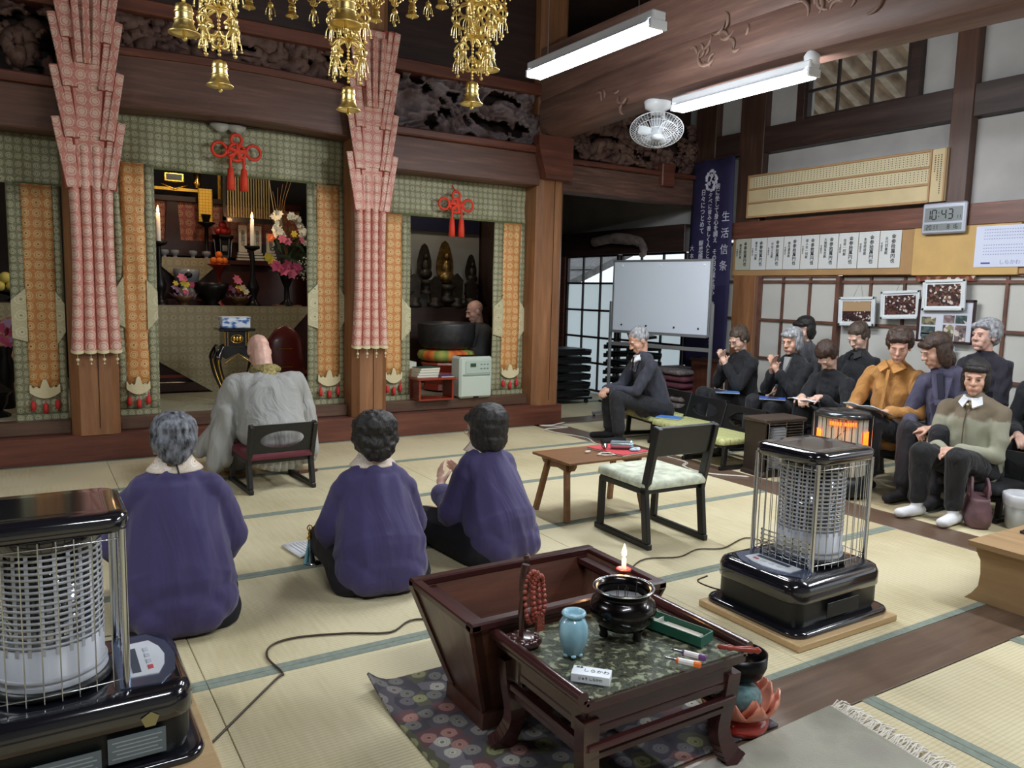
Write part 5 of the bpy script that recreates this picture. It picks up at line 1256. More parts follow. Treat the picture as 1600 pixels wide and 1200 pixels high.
for i, (x, y, a, sh_, lb) in enumerate(((5.80, 5.10, 81, .215, 'low black chair under the praying person with glasses'), (5.77, 4.50, 87, .225, 'low black chair under the grey-haired praying person'), (5.72, 3.98, 90, .215, 'low black chair under the bowing person writing'),
        (5.40, 3.31, 93, .24, 'low black chair under the person in the mustard jacket'), (5.42, 2.88, 97, .24, 'low black chair under the person in the slate blazer'), (5.12, 2.56, 92, .19, 'low black chair under the person in the olive blouse'), (5.34, 1.97, 90, .21, 'low black chair under the person cut off by the picture edge'),
        (6.16, 4.68, 70, .28, 'low black chair in the back row under the person in the grey jacket'), (6.18, 4.12, 84, .28, 'low black chair in the back row under the short-haired person'), (6.10, 3.10, 84, .31, 'low black chair in the back row under the grey curly-haired person'), (6.0, 2.50, 90, .26, 'low black chair in the back row near the picture edge'))):
    temple_chair(lb, x, y, radians(a), BLKC, seat_h=sh_, back='oval', back_h=sh_+.2, w_=.42, d_=.38)
temple_chair('low black chair with an oval cut-out back the monk sits on', 1.36, 5.22, radians(3), plain('dark_red_seat', (96, 34, 44), .7), seat_h=.235, back='oval', back_h=.45, w_=.44, d_=.46)
# ---------- low wooden table ----------
t = thing('low_table', 'low brown wooden table with splayed legs and scalloped aprons', 'table', (2.90, 3.72, 0))
LTW = wood('oiled_brown_wood', (104, 70, 42), (142, 100, 64), 'X', rough=.45)
MB().box((0, 0, .352), (.62, .38, .016), b=.003).build('table_top', LTW, t)
for sx in (-1, 1):
    ap = [(-.17, .345), (.17, .345), (.17, .325), (.15, .30), (.12, .295), (.105, .275), (.07, .285), (.0, .295), (-.07, .285), (-.105, .275), (-.12, .295), (-.15, .30), (-.17, .325)]
    MB().prism(ap, 'X', sx*.245-.009, sx*.245+.009).build('apron', LTW, t)
    for sy in (-1, 1): MB().bar((sx*.25, sy*.09, .34), (sx*.29, sy*.165, .0), .028, .034, up=(1, 0, 0), ch=.003).build('leg', LTW, t)
    MB().box((sx*.21, 0, .335), (.03, .1, .012)).build('latch', STEEL, t)
LT = .361
t = thing('red_folder', 'red board folder lying on the low wooden table', 'folder', (3.09, 3.70, LT), radians(8)); MB().box((0, 0, .005), (.24, .30, .008)).build('pages', PAP, t); MB().box((0, 0, .0105), (.245, .305, .003)).build('cover', plain('red_cover', (190, 66, 70), .5), t)
t = thing('silver_flask', 'shiny silver cylinder lying on the red folder', 'flask', (3.10, 3.68, LT+.012+.028), radians(-35))
MB().lathe([(.001, -.07), (.02, -.068), (.026, -.06), (.026, .05), (.028, .052), (.028, .07), (.02, .07), (.018, .05), (.001, .05)], n=20, rot=Matrix.Rotation(pi/2, 3, 'Y')).build('flask_body', plain('silver_blue_metal', (186, 208, 214), .2, metal=.7), t)
t = thing('small_silver_bell', 'small silver hand bell lying beside the flask', 'bell', (3.00, 3.72, LT+.012+.02), 1.0)
MB().lathe([(.001, -.05), (.004, -.05), (.004, -.02), (.012, -.014), (.016, .0), (.02, .01), (.016, .01), (.001, .0)], n=14, rot=Matrix.Rotation(pi/2, 3, 'Y')).build('bell_body', CHROME, t)
t = thing('folded_cloth', 'crumpled blue and white cloth on the red folder', 'cloth', (3.14, 3.60, LT+.012))
MB().ball((0, 0, .008), (.04, .025, .012), 8).ball((.03, .02, .008), (.03, .02, .01), 8).build('cloth_body', plain('blue_white_cloth', (170, 192, 206), .8, var=.4, vs=60, bump=.5), t)
t = thing('white_cord_coil', 'coiled white cord lying on the low table', 'cord', (2.93, 3.62, LT+.004))
MB().tube([(.05*cos(a*.5)+.01*sin(a*1.3), .035*sin(a*.5)+.008*cos(a*2), .003+.002*sin(a)) for a in range(26)], .0035, 5).build('coil', WHC, t)
MB().box((-.06, .10, .004), (.04, .016, .014), b=.004).build('plug', WHC, t)
# ---------- papers and handbell by the kneeling women ----------
def sheet_book(name, label, x, y, rz, w_=.21, d_=.3, z=0.004, cover=None):
    t = thing(name, label, 'book', (x, y, z), rz)
    for s in (-1, 1):
        g = [[(s*w_*i/6, -d_/2+d_*j, .012*sin(pi*i/6*.9)+.001) for i in range(7)] for j in (0, 1)]
        solid(MB().sheet(g).build('page', plain('white_page', (232, 234, 236), .7), t), .004)
        for k in range(6): MB().box((s*w_*(.2+.12*k), 0, .012*sin(pi*(.2+.12*k)*.9)+.005), (.003, d_*.7, .0006)).build('text_line', plain('grey_print', (150, 152, 160), .7), t)
    if cover: MB().box((0, 0, -.001), (2*w_+.01, d_+.01, .003)).build('cover', cover, t)
    return t
sheet_book('open_sutra', 'open white sutra sheet on the mats beside the small pagoda bell', 1.22, 3.80, radians(8), .15, .22)
sheet_book('open_sutra', 'open white sutra sheet between the two kneeling people with black hair', 2.02, 3.58, radians(5), .15, .22)
t = thing('pagoda_bell', 'small silver and gold handled bell with blue tassel standing on the mats', 'bell', (1.11, 3.585, 0))
MB().lathe([(.03, 0), (.032, .01), (.022, .03), (.018, .05), (.01, .06), (.012, .075), (.01, .12), (.006, .13), (.001, .13)], n=16).build('bell_body', plain('silver_teal', (150, 176, 184), .2, metal=.8), t)
MB().lathe([(.008, .12), (.016, .128), (.006, .14), (.01, .15), (.005, .16), (.001, .185)], n=12).tube([(.012*cos(a), 0, .178+.014*sin(a)) for a in [k*pi/5 for k in range(10)]], .003, 5, closed=True).build('gold_finial', GOLD, t)
MB().tube([(-.006, 0, .11), (-.016, -.01, .06), (-.024, -.012, .0+.01)], [.004, .008, .013], 8).build('blue_tassel', plain('pale_blue_silk', (120, 176, 190), .7), t)
MB().lathe([(.034, .0), (.034, .008), (.02, .012)], (.02, -.01, 0), 14).build('silver_foot', CHROME, t)

# ---------- near desk on the right with tray ----------
PALW = wood('pale_desk_wood', (150, 120, 84), (186, 154, 112), 'Y', rough=.5)
t = thing('pale_desk', 'pale wooden low desk with curved end board beside the aisle', 'desk', (4.15, 1.64, 0))
MB().prism([(-.66, .262), (.7, .262), (.7, .285), (-.66, .285)], 'Y', -.36, .13).build('desk_top', PALW, t)
q = [(-.36, .262), (.13, .262), (.125, .225), (.105, .19), (.10, .13), (.105, .07), (.13, .03), (.16, .0), (-.37, .0), (-.34, .04), (-.335, .2)]
MB().prism(q, 'X', -.59, -.56).build('end_board', PALW, t); MB().prism(q, 'X', .56, .59).build('end_board', PALW, t)
MB().box((0, -.30, .2), (1.14, .02, .1)).build('stretcher', PALW, t)
t = thing('black_tray', 'flat black tray holding a silver pen on the pale desk', 'tray', (3.93, 1.66, .286), radians(0))
MB().box((0, 0, .003), (.24, .1, .006), b=.002).box((0, .047, .008), (.24, .006, .008)).box((0, -.047, .008), (.24, .006, .008)).build('tray_body', BLACK, t)
tag(MB().tube([(-.06, 0, 0), (.06, 0, 0)], .004, 8).build('pen', CHROME, loc=(3.93, 1.665, .298), rz=radians(-20)), 'silver pen lying in the flat black tray', 'pen')
# bag and bin in the aisle
t = thing('handbag', 'dusty mauve handbag with braided handles on the mats', 'bag', (4.80, 2.40, 0), radians(35))
MAU = plain('mauve_leather', (112, 82, 88), .55, var=.2, vs=12, bump=.3, bs=30)
rbox(MB(), .24, .13, .05, [(0, .02), (.02, .0), (.07, -.008), (.12, .0), (.16, .012), (.18, .01), (.178, .03)]).build('bag_body', MAU, t)
for s in (-1, 1): MB().tube(smooth_curve([(-.07, s*.04, .16), (-.06, s*.045, .24), (0, s*.04, .285), (.06, s*.045, .24), (.07, s*.04, .16)], 5), .009, 8).build('handle', MAU, t)
MB().ball((.0, -.05, .2), (.03, .02, .025), 8).build('clasp_flower', MAU, t); MB().box((0, -.068, .11), (.2, .004, .006)).build('seam', MAU, t)
t = thing('white_bin', 'translucent white waste bin lined with a white bag', 'bin', (4.98, 2.22, 0))
MB().lathe([(.09, 0), (.095, .01), (.11, .2), (.104, .2), (.09, .02), (.001, .02)], n=24).build('bin_body', plain('milky_plastic', (190, 192, 186), .4), t)
MB().lathe([(.112, .14), (.118, .17), (.12, .2), (.112, .213), (.10, .205), (.09, .19), (.001, .18)], n=30, wob=lambda a: 1+.02*sin(7*a)+.015*sin(11*a)).build('bin_liner', plain('white_bag', (222, 224, 228), .35), t)

# ---------- heaters in the aisle ----------
t = thing('box_heater', 'boxy dark brown radiant heater with a wire guard', 'stove', (4.80, 3.92, 0), radians(-6))
t.scale = (1, .76, 1)
HB = plain('dark_brown_enamel', (56, 46, 40), .4, metal=.2)
rbox(MB(), .42, .34, .03, [(0, .0), (.02, .0), (.04, .02)]).build('base', HB, t)
MB().box((-.06, .09, .22), (.26, .12, .40), b=.01).box((-.185, 0, .22), (.02, .28, .38), b=.004).build('cabinet', HB, t)
MB().box((0, 0, .42), (.42, .32, .03), b=.008).build('top_plate', plain('brown_top', (70, 58, 50), .4), t)
MB().box((.18, 0, .22), (.03, .28, .38), b=.004).build('side_panel', HB, t)
MB().box((0, .025, .22), (.34, .01, .36)).build('reflector', REFL, t)
MB().lathe([(.075, .05), (.08, .12), (.07, .13), (.07, .34), (.05, .36), (.001, .36)], (0, -.05, 0), 24).build('burner', PERF, t)
wv = MB().tube([(-.17, 0, 0), (.17, 0, 0)], .0022, 5).mesh('guard_wire', CHROME)
for k in range(17): newobj('guard_wire', wv, t, (0, -.16, .06+.021*k))
for sx in (-.17, 0, .17): MB().tube([(sx, -.16, .04), (sx, -.16, .41)], .003, 6).build('guard_upright', CHROME, t)
t = thing('round_stove', 'glowing round white kerosene stove in front of the yellow jacket', 'stove', (4.70, 3.27, 0))
t.scale = (1, 1, 1.07)
IV = plain('ivory_enamel', (196, 192, 178), .35)
MB().lathe([(.001, .02), (.2, .02), (.21, .05), (.19, .12), (.16, .14), (.001, .14)], n=32).build('stove_base', STM, t)
gl = MB()
for k in range(22):
    a = 2*pi*k/22; gl.add([(r*cos(a+d), r*sin(a+d), z) for (r, d) in ((.150, -.115), (.158, 0), (.150, .115)) for z in (.14, .50)], [(0, 1, 3, 2), (2, 3, 5, 4)])
solid(gl.build('fluted_shell', IV, t), .003)
GLOW = plain('glowing_mantle', (255, 110, 30), .5, em=3, emc=(255, 92, 20))
dirv = V((-4.70, -3.27, 0)).normalized(); ang = atan2(dirv.y, dirv.x)
def arc(r, a0, a1, z0, z1, n=10): return [[(r*cos(ang+a0+(a1-a0)*i/n), r*sin(ang+a0+(a1-a0)*i/n), z) for i in range(n+1)] for z in (z0, z1)]
solid(MB().sheet(arc(.163, -.55, .55, .462, .484)).build('glowing_window', GLOW, t), .003)
for s in (-1, 1): solid(MB().sheet(arc(.163, s*.95, s*1.45, .30, .42)).build('glowing_window', GLOW, t), .003)
for k in range(14):
    a = ang-.62+1.24*k/13; MB().tube([(.168*cos(a), .168*sin(a), .45), (.168*cos(a), .168*sin(a), .495)], .003, 5).build('guard_bar', CHROME, t)
MB().lathe([(.16, .50), (.178, .505), (.178, .525), (.16, .54), (.08, .545), (.06, .53), (.001, .53)], n=32).build('stove_top', plain('dark_chrome_top', (96, 98, 100), .2, metal=.8), t)
for a in (0, pi/2, pi, 3*pi/2): MB().tube([(.185*cos(a+.6), .185*sin(a+.6), .1), (.185*cos(a+.6), .185*sin(a+.6), .52)], .004, 6).build('guard_post', CHROME, t)
MB().tube([(.17*cos(ang+.1), .17*sin(ang+.1), .44), (.17*cos(ang-.6), .17*sin(ang-.6), .32)], .002, 5).build('lever', BLACK, t)
l = bpy.data.lights.new('stove_glow', 'POINT'); l.energy = .3; l.color = (1, .35, .1); l.shadow_soft_size = .06
o = bpy.data.objects.new('stove_glow', l); COL.objects.link(o); o.parent = t; o.location = (.24*cos(ang), .24*sin(ang), .42)

# ---------- whiteboard ----------
t = thing('whiteboard', 'blank whiteboard in an aluminium frame on two grey legs', 'whiteboard', (0, 0, 0))
A = V(WB[0]); B_ = V(WB[1]); ux = (B_-A); ux.z = 0; Lw = ux.length; ux.normalize(); nrm = V((ux.y, -ux.x, 0))
t.location = (A.x, A.y, 0); t.rotation_euler = (0, 0, atan2(ux.y, ux.x))
z0, z1 = WB[2], WB[3]
MB().box((Lw/2, 0, (z0+z1)/2), (Lw, .02, z1-z0)).build('board_panel', plain('whiteboard_enamel', (212, 222, 234), .25), t)
for z in (z0, z1): MB().box((Lw/2, -.002, z), (Lw+.03, .03, .022), b=.003).build('frame_rail', STEEL, t)
for x in (0, Lw): MB().box((x, -.002, (z0+z1)/2), (.022, .03, z1-z0), b=.003).build('frame_stile', STEEL, t)
MB().box((Lw/2, -.03, z0-.012), (Lw, .05, .01)).build('pen_ledge', STEEL, t)
for x in (-.03, Lw+.03):
    MB().box((x, .0, (z1)/2*.72+.04), (.03, .03, z1*.72), b=.004).build('leg', STEEL, t)
    MB().box((x, 0, .04), (.035, .52, .03), b=.004).build('foot_bar', STEEL, t)
    for s in (-1, 1): MB().ball((x, s*.24, .015), .015, 8).build('caster', BLACK, t)
MB().box((Lw/2, 0, z0-.14), (Lw+.04, .025, .04), b=.004).build('cross_bar', STEEL, t)
for i, x in enumerate((.1, .37, .66, .9)):
    tag(MB().lathe([(.010, 0), (.010, -.012), (.001, -.013)], n=10, rot=Matrix.Rotation(pi/2, 3, 'X') @ Matrix.Rotation(pi, 3, 'X')).build('magnet', BLACK, loc=tuple(A+ux*(x*Lw)+nrm*.0105+V((0, 0, z0+.07-A.z if True else 0)))), 'small round black magnet low on the whiteboard', 'magnet', 'black magnets on the whiteboard')
for x in (.09, .5, .93):
    tag(MB().lathe([(.012, 0), (.012, -.012), (.001, -.013)], n=10, rot=Matrix.Rotation(pi/2, 3, 'X') @ Matrix.Rotation(pi, 3, 'X')).build('magnet', WHITE, loc=tuple(A+ux*(x*Lw)+nrm*.0105+V((0, 0, z1-.05-A.z)))), 'small round white magnet at the top of the whiteboard', 'magnet', 'white magnets on the whiteboard')
# ---------- things behind: stacked chairs, cushions, cabinet, tote ----------
for j, (x, y, n_) in enumerate(((5.55, 7.75, 6), (6.0, 7.0, 7))):
    dl = thing('chair_dolly', ['wheeled dolly under the lower stack of folded black chairs', 'wheeled dolly under the taller stack of folded black chairs'][j], 'dolly', (x, y, 0), radians(88))
    MB().box((0, 0, .07), (.5, .55, .025)).build('platform', BLACK, dl)
    for sx in (-1, 1):
        for sy in (-1, 1): MB().lathe([(.001, -.012), (.028, -.012), (.028, .012), (.001, .012)], (sx*.2, sy*.22, .03), 12, rot=Matrix.Rotation(pi/2, 3, 'Y')).build('caster', BLACK, dl)
    for k in range(n_):
        z = .085+k*.10
        t = thing('stacked_chair', '%s black folded chair in the %s stack behind the suited man' % (('bottom', 'second', 'third', 'fourth', 'fifth', 'sixth' if j else 'top', 'top')[k] + (' lowest' if 0 < k < n_-1 else ''), ('lower' if j == 0 else 'taller')), 'chair', (x, y, z), radians(88), 'stacked black chairs, %s stack' % ('lower' if j == 0 else 'taller'))
        MB().box((0, .02, .065), (.42, .42, .035), b=.01).build('seat', BLK, t)
        for s in (-1, 1): MB().box((s*.215, 0, .03), (.025, .5, .05), b=.004).build('side_frame', BLK, t)
        MB().box((0, -.26, .05), (.42, .03, .05), b=.005).build('backrest', plain('grey_edge', (92, 96, 98), .4) if k == n_-1 else BLK, t)
MB_ = None
t = thing('chair_dolly', 'black folding chair leaning on top of the taller stack', 'chair', (6.0, 7.0, .80), radians(60)); t.name = 'folding_chair'
MB().bar((-.15, 0, 0), (-.15, .12, .34), .03, .03).bar((.15, 0, 0), (.15, .12, .34), .03, .03).build('frame', BLK, t); MB().bar((0, .05, .12), (0, .11, .32), .28, .02).build('backrest', plain('dark_grey_fabric', (62, 64, 66), .8), t)
MB().bar((0, -.02, .02), (0, -.25, .05), .3, .03).build('seat', BLK, t)
CUS = [plain('maroon_cushion', (92, 46, 60), .85, var=.2, vs=20, bump=.2), plain('grey_woven_cushion', (120, 112, 112), .85, var=.4, vs=60, bump=.4)]
z = .06
for k in range(7):
    t = thing('floor_cushion', ['woven grey floor cushion at the bottom of the stack', 'second woven grey floor cushion from the bottom of the stack', 'third floor cushion of the stack, woven grey', 'lowest maroon floor cushion of the stack', 'middle maroon floor cushion of the stack', 'upper maroon floor cushion of the stack', 'pale grey floor cushion on top of the stack'][k], 'cushion', (6.05, 6.25, z), radians(88+3*(k % 3)))
    rbox(MB(), .55, .5, .06, [(0, .05), (.015, .01), (.035, .0), (.055, .012), (.068, .06), (.072, .15)]).build('cushion_body', CUS[0 if 3 <= k < 6 else 1], t); z += .071
t = thing('cushion_shelf', 'dark open wooden cabinet behind the whiteboard', 'cabinet', (6.22, 6.0, 0), radians(90))
CBW = wood('reddish_cabinet_wood', (70, 40, 30), (110, 66, 48), 'Z', rough=.35)
MB().box((-.17, 0, .33), (.42, .44, .66), b=.006).build('body', CBW, t); MB().box((-.17, .0, .67), (.46, .47, .03), b=.004).build('cabinet_top', W_DARK, t)
MB().box((-.17, .226, .33), (.36, .012, .56)).build('door', CBW, t)
t = thing('tote_bag', 'cream paper tote bag with two white handles', 'bag', (5.92, 5.52, 0), radians(92))
TB = plain('cream_bag', (206, 204, 160), .7, var=.06)
MB().box((0, 0, .20), (.30, .12, .40), b=.006, top=(1, .6)).build('bag_body', TB, t)
for s in (-1, 1): MB().tube(smooth_curve([(-.06, s*.03, .39), (-.055, s*.035, .5), (0, s*.03, .54), (.055, s*.035, .5), (.06, s*.03, .39)], 5), .007, 6).build('handle', WHITE, t)
# ================= ON THE RIGHT WALL =================
XF = 6.445
def wall_rot(): return (pi/2, 0, -pi/2)     # text facing -X
def wtxt(body, size, mat, parent, dy, z, dx=-.004, vert=True, name='lettering', **kw):
    f = vtext if vert else text
    return f(body, size, mat, parent, (dx, dy, z), wall_rot(), name, **kw)
# banner
BN = plain('deep_purple_banner', (36, 31, 70), .8, var=.15, vs=5, bump=.15)
t = thing('hanging_banner', 'long dark purple banner with white vertical writing and a round crest', 'banner', (6.36, 6.22, .55))
g = [[(.012*sin(j*1.1+i*.2), -.31+.62*j/10, 2.25*i/18) for j in range(11)] for i in range(19)]
solid(MB().sheet(g).build('cloth', BN, t), .003)
MB().tube([(0, -.34, 2.25), (0, .34, 2.25)], .012, 8).build('banner_rod', W_DARK, t)
WT = plain('white_print', (206, 206, 220), .7)
dx = -.018
wtxt('生活信条', .115, WT, t, -.235, 1.36, dx, space=1.5)
wtxt('朝に坐して身心を調え　その日の業を励み　強く生きましょう', .066, WT, t, -.10, 1.10, dx, space=.95, bold=.0008)
wtxt('夕べに省みて香しく人とともに幸を', .060, WT, t, .0, 1.42, dx, space=.98, bold=.0008)
wtxt('日々につとめて　報恩感謝の行を', .070, WT, t, .105, 1.42, dx, space=.98, bold=.0012)
wtxt('大本山', .065, WT, t, .24, 1.22, dx, space=1.3)
q = MB()
for k in range(5):
    a0 = k*2*pi/5; q.tube([(dx, (.075+.008*sin(5*i))*cos(a0+i*.12), 2.02+(.105+.008*sin(5*i))*sin(a0+i*.12)) for i in range(9)], .014, 6)
for (y_, z_, r_) in ((-.03, 2.06, .03), (.03, 2.05, .03), (0, 1.98, .04), (-.035, 1.99, .02), (.035, 1.99, .02), (0, 2.07, .02)):
    q.tube([(dx, y_+r_*cos(i*.7), z_+r_*sin(i*.7)) for i in range(7)], .007, 5)
q.build('round_crest', WT, t)
# donor board with rows of small name slips
t = thing('donor_board', 'long pale wooden donor board with two rows of tiny names', 'board', (6.44, 4.74, 2.145))
PB = plain('pale_cypress_board', (196, 178, 138), .6, var=.06, vs=4)
MB().box((0, 0, .22), (.025, 2.08, .43), b=.003).build('back_board', PB, t)
for z, h_ in ((.425, .02), (.292, .018), (.152, .018), (.01, .02)): MB().box((-.018, .06, z), (.018, 1.93, h_), b=.003).build('rail', plain('tan_rail', (166, 130, 92), .6), t)
for y in (-1.03, -.905, 1.03): MB().box((-.016, y, .22), (.016, .014, .43)).build('stile', plain('tan_rail', (166, 130, 92), .6), t)
SL = plain('name_slip', (208, 196, 162), .7); DOT = plain('faded_ink', (104, 96, 80), .8)
sm = MB().box((0, 0, 0), (.004, .031, .105), b=.0008).mesh('name_slip', SL)
dm = MB()
for k in range(5): dm.box((-.0026, 0, .040-.019*k), (.0008, .010, .010))
dm = dm.mesh('slip_print', DOT)
for row, zc in enumerate((.358, .222)):
    for k in range(54 if row == 0 else 48):
        y = -.87+.0345*k; s_ = newobj('name_slip', sm, t, (-.015, y, zc)); newobj('slip_print', dm, s_, (0, 0, 0))
for j, (y, n_) in enumerate(((-.965, 12), (-.99, 18), (-.94, 8))): 
    for k in range(n_): MB().box((-.014, y, .38-.018*k), (.001, .009, .009)).build('small_character', plain('black_ink', (24, 26, 34), .6), t)
# donation papers
WP = plain('rice_paper', (206, 208, 206), .8, bump=.1, bs=30); WP2 = plain('yellowed_rice_paper', (176, 176, 160), .8)
y = 5.93; k = 0
names = '一金参拾萬円也'; who = ['檀家総代', '護寺会一同', '世話人会', '梅花講員', '婦人会一同', '大施餓鬼会', '信徒一同', '本堂修復', '永代供養']
while y > 4.06:
    wd = .205; yc = y-wd/2
    t = tag(MB().box((0, 0, 0), (.003, wd-.004, .325)).build('donation_paper', WP2 if k == 0 else WP, loc=(6.462, yc, 1.778)), None)
    tag(t, ['yellowed donation paper next to the purple banner', 'second donation paper from the purple banner', 'third donation paper from the purple banner', 'fourth donation paper from the purple banner', 'fifth donation paper from the purple banner, in the middle of the row', 'fourth donation paper from the clock', 'third donation paper from the clock', 'second donation paper from the clock', 'brightest donation paper, closest to the clock', 'last donation paper before the clock'][k], 'paper')
    INKB = plain('black_ink', (24, 26, 34), .6)
    wtxt(names[1:], .043, INKB, t, -.03, 0, -.003, space=.98, bold=.0006)
    wtxt(who[k % 9]+'殿', .032, INKB, t, .035, .03, -.003, space=.98)
    wtxt('平成年月', .022, INKB, t, .08, .02, -.003, space=.9)
    y -= wd+.003; k += 1
# digital clock
t = thing('wall_clock', 'silver digital wall clock reading ten forty-three', 'clock', (6.42, 3.68, 2.01))
MB().box((0, 0, 0), (.04, .36, .25), b=.012).build('case', plain('silver_plastic', (176, 180, 192), .35, metal=.3), t)
LCD = plain('lcd_grey', (122, 128, 128), .35); SEG = plain('lcd_segment', (18, 20, 24), .4)
MB().box((-.021, 0, .03), (.003, .31, .115)).build('main_display', LCD, t); MB().box((-.021, 0, -.072), (.003, .31, .055)).build('date_display', LCD, t)
SEGS = {'0': 'abcdef', '1': 'bc', '2': 'abged', '3': 'abgcd', '4': 'fgbc', '6': 'afgedc', '8': 'abcdefg', '5': 'afgcd', '7': 'abc'}
def seg(ch, yc, zc, w_, h_, th):
    q = MB()
    for s in SEGS.get(ch, ''):
        hw, hh = w_/2, h_/2
        c = {'a': (0, hh, 1), 'g': (0, 0, 1), 'd': (0, -hh, 1), 'b': (hw, hh/2, 0), 'c': (hw, -hh/2, 0), 'f': (-hw, hh/2, 0), 'e': (-hw, -hh/2, 0)}[s]
        q.box((-.0235, yc-c[0], zc+c[1]), (.001, (w_*.85 if c[2] else th), (th if c[2] else hh*.85)))
    return q
for ch, yy in (('1', .125), ('0', .075), ('4', -.005), ('3', -.06)): seg(ch, yy, .03, .034, .075, .010).build('digit', SEG, t)
MB().box((-.0235, .036, .045), (.001, .008, .008)).box((-.0235, .036, .015), (.001, .008, .008)).build('colon', SEG, t)
for ch, yy in (('1', -.115), ('1', -.135)): seg(ch, yy, .005, .012, .026, .004).build('digit', SEG, t)
for ch, yy in zip('2011', (.125, .1, .075, .05)): seg(ch, yy, -.072, .015, .032, .005).build('digit', SEG, t)
for ch, yy in zip('816', (-.05, -.09, -.115)): seg(ch, yy, -.072, .015, .032, .005).build('digit', SEG, t)
# calendar poster
t = thing('calendar_poster', 'white printed calendar sheet with blue rows of figures by the clock', 'poster', (6.452, 3.22, 1.77))
MB().box((0, 0, 0), (.003, .42, .32)).build('sheet', plain('cool_white_paper', (206, 212, 232), .6), t)
for r_ in range(9): 
    for k in range(18): 
        if (r_ in (4,)): continue
        MB().box((-.0025, .14-.0185*k, .13-.024*r_), (.001, .009, .006)).build('figure', plain('blue_grey_print', (140, 150, 190), .7), t)
wtxt('しらかわ', .04, plain('blue_grey_print', (140, 150, 190), .7), t, -.06, -.125, -.003, vert=False)
MB().box((-.0025, .12, -.13), (.001, .07, .012)).build('blue_label', BLUEINK, t)
# photographs
def photo_mat(name, c1, c2, c3, sc):
    m, nt, b = nodes(name); n_ = N(nt, 'ShaderNodeTexVoronoi'); n_.inputs['Scale'].default_value = sc; nt.links.new(mapping(nt, (0, 1, 1)), n_.inputs['Vector'])
    s_ = N(nt, 'ShaderNodeSeparateColor'); nt.links.new(n_.outputs['Color'], s_.inputs[0])
    nt.links.new(ramp(nt, s_.outputs[0], [(0, col4(c1)), (.4, col4(c2)), (.75, col4(c3)), (.9, col4((206, 196, 186)))], 'CONSTANT'), b.inputs['Base Color']); b.inputs['Roughness'].default_value = .35; return m
def frame(label, y, z, w_, h_, fw, fmat, pm, x=6.455, tilt=0, mount=None):
    t = thing('picture_frame', label, 'picture frame', (x, y, z)); t.rotation_euler = (tilt, 0, 0)
    MB().box((.006, 0, 0), (.012, w_-.01, h_-.01)).build('backing', mount or WHITE, t)
    for s in (-1, 1):
        MB().box((0, 0, s*(h_/2-fw/2)), (.024, w_, fw), b=.004).build('frame_rail', fmat, t); MB().box((0, s*(w_/2-fw/2), 0), (.024, fw, h_), b=.004).build('frame_stile', fmat, t)
    if pm:
        MB().box((-.002, 0, 0), (.002, w_-2*fw-.03, h_-2*fw-.03)).build('photograph', pm, t)
    return t
FWM = plain('white_frame', (214, 220, 222), .4); GPH = photo_mat('group_photo', (52, 36, 34), (104, 64, 58), (38, 34, 40), 70)
fa = frame('white framed photo of a group under a tan wall, hung lowest on the wires', 4.44, 1.225, .37, .265, .026, FWM, photo_mat('group_photo_low', (64, 42, 40), (40, 32, 36), (88, 60, 56), 80), tilt=-.03)
MB().box((-.0035, 0, .045), (.001, .28, .085)).build('photo_backdrop', plain('tan_backdrop', (176, 146, 110), .5), fa)
frame('white framed photo of a crowd with raised banners, hung in the middle', 4.025, 1.295, .36, .245, .024, FWM, GPH, tilt=-.05)
frame('white framed photo of a seated crowd, overlapping the dark frame', 3.63, 1.385, .355, .255, .024, FWM, photo_mat('crowd_photo', (60, 40, 34), (120, 84, 70), (44, 38, 44), 60), x=6.418, tilt=-.03)
t = frame('large dark framed collage of small photos hanging behind the crowd photo', 3.615, 1.17, .475, .36, .02, plain('dark_wood_frame', (52, 32, 34), .4), None, x=6.45, mount=plain('collage_mount', (204, 208, 218), .5))
for i, (dy, dz) in enumerate(((.14, .0), (.14, -.08), (-.03, .02), (-.03, -.06), (-.13, .02), (-.13, -.06), (-.03, -.125), (.14, -.135), (-.13, -.125))):
    MB().box((-.003, dy, dz), (.002, .09 if dy < 0 else .12, .065)).build('small_photo', photo_mat('small_photo_%d' % (i % 3), ((110, 110, 80), (60, 76, 74), (120, 100, 100))[i % 3], ((150, 140, 110), (90, 104, 104), (150, 130, 134))[i % 3], (80, 80, 76), 40) if i < 3 else bpy.data.materials['small_photo_%d' % (i % 3)], t)
for i, (y, z) in enumerate(((4.44, 1.36), (4.025, 1.42))):
    tag(MB().tube([(0, -.05, -.01), (.022, 0, .14), (0, .05, -.01)], .0015, 4).build('hanging_wire', BLACK, loc=(6.463, y, z)), ['thin wire holding the lowest framed photo', 'thin wire holding the middle framed photo'][i], 'wire')
t = thing('wall_switch', 'small pale switch box on the back of the corner pillar', 'switch', (4.612, 6.75, 1.22))
MB().box((.01, 0, 0), (.02, .06, .09), b=.004).build('plate', WHITE, t)
tag(MB().box((0, 0, 0), (.004, .2, .22)).build('notice_sheet', plain('bluish_notice', (190, 200, 226), .6), loc=(6.45, 3.62, .86)), 'pale blue notice sheet below the photo collage', 'paper')
tag(MB().box((0, 0, 0), (.006, .5, .09)).build('photo_strip', photo_mat('warm_strip', (120, 60, 44), (90, 60, 40), (150, 110, 80), 30), loc=(6.475, 3.66, 1.545)), 'narrow strip of warm coloured pictures above the framed crowd photo', 'picture')
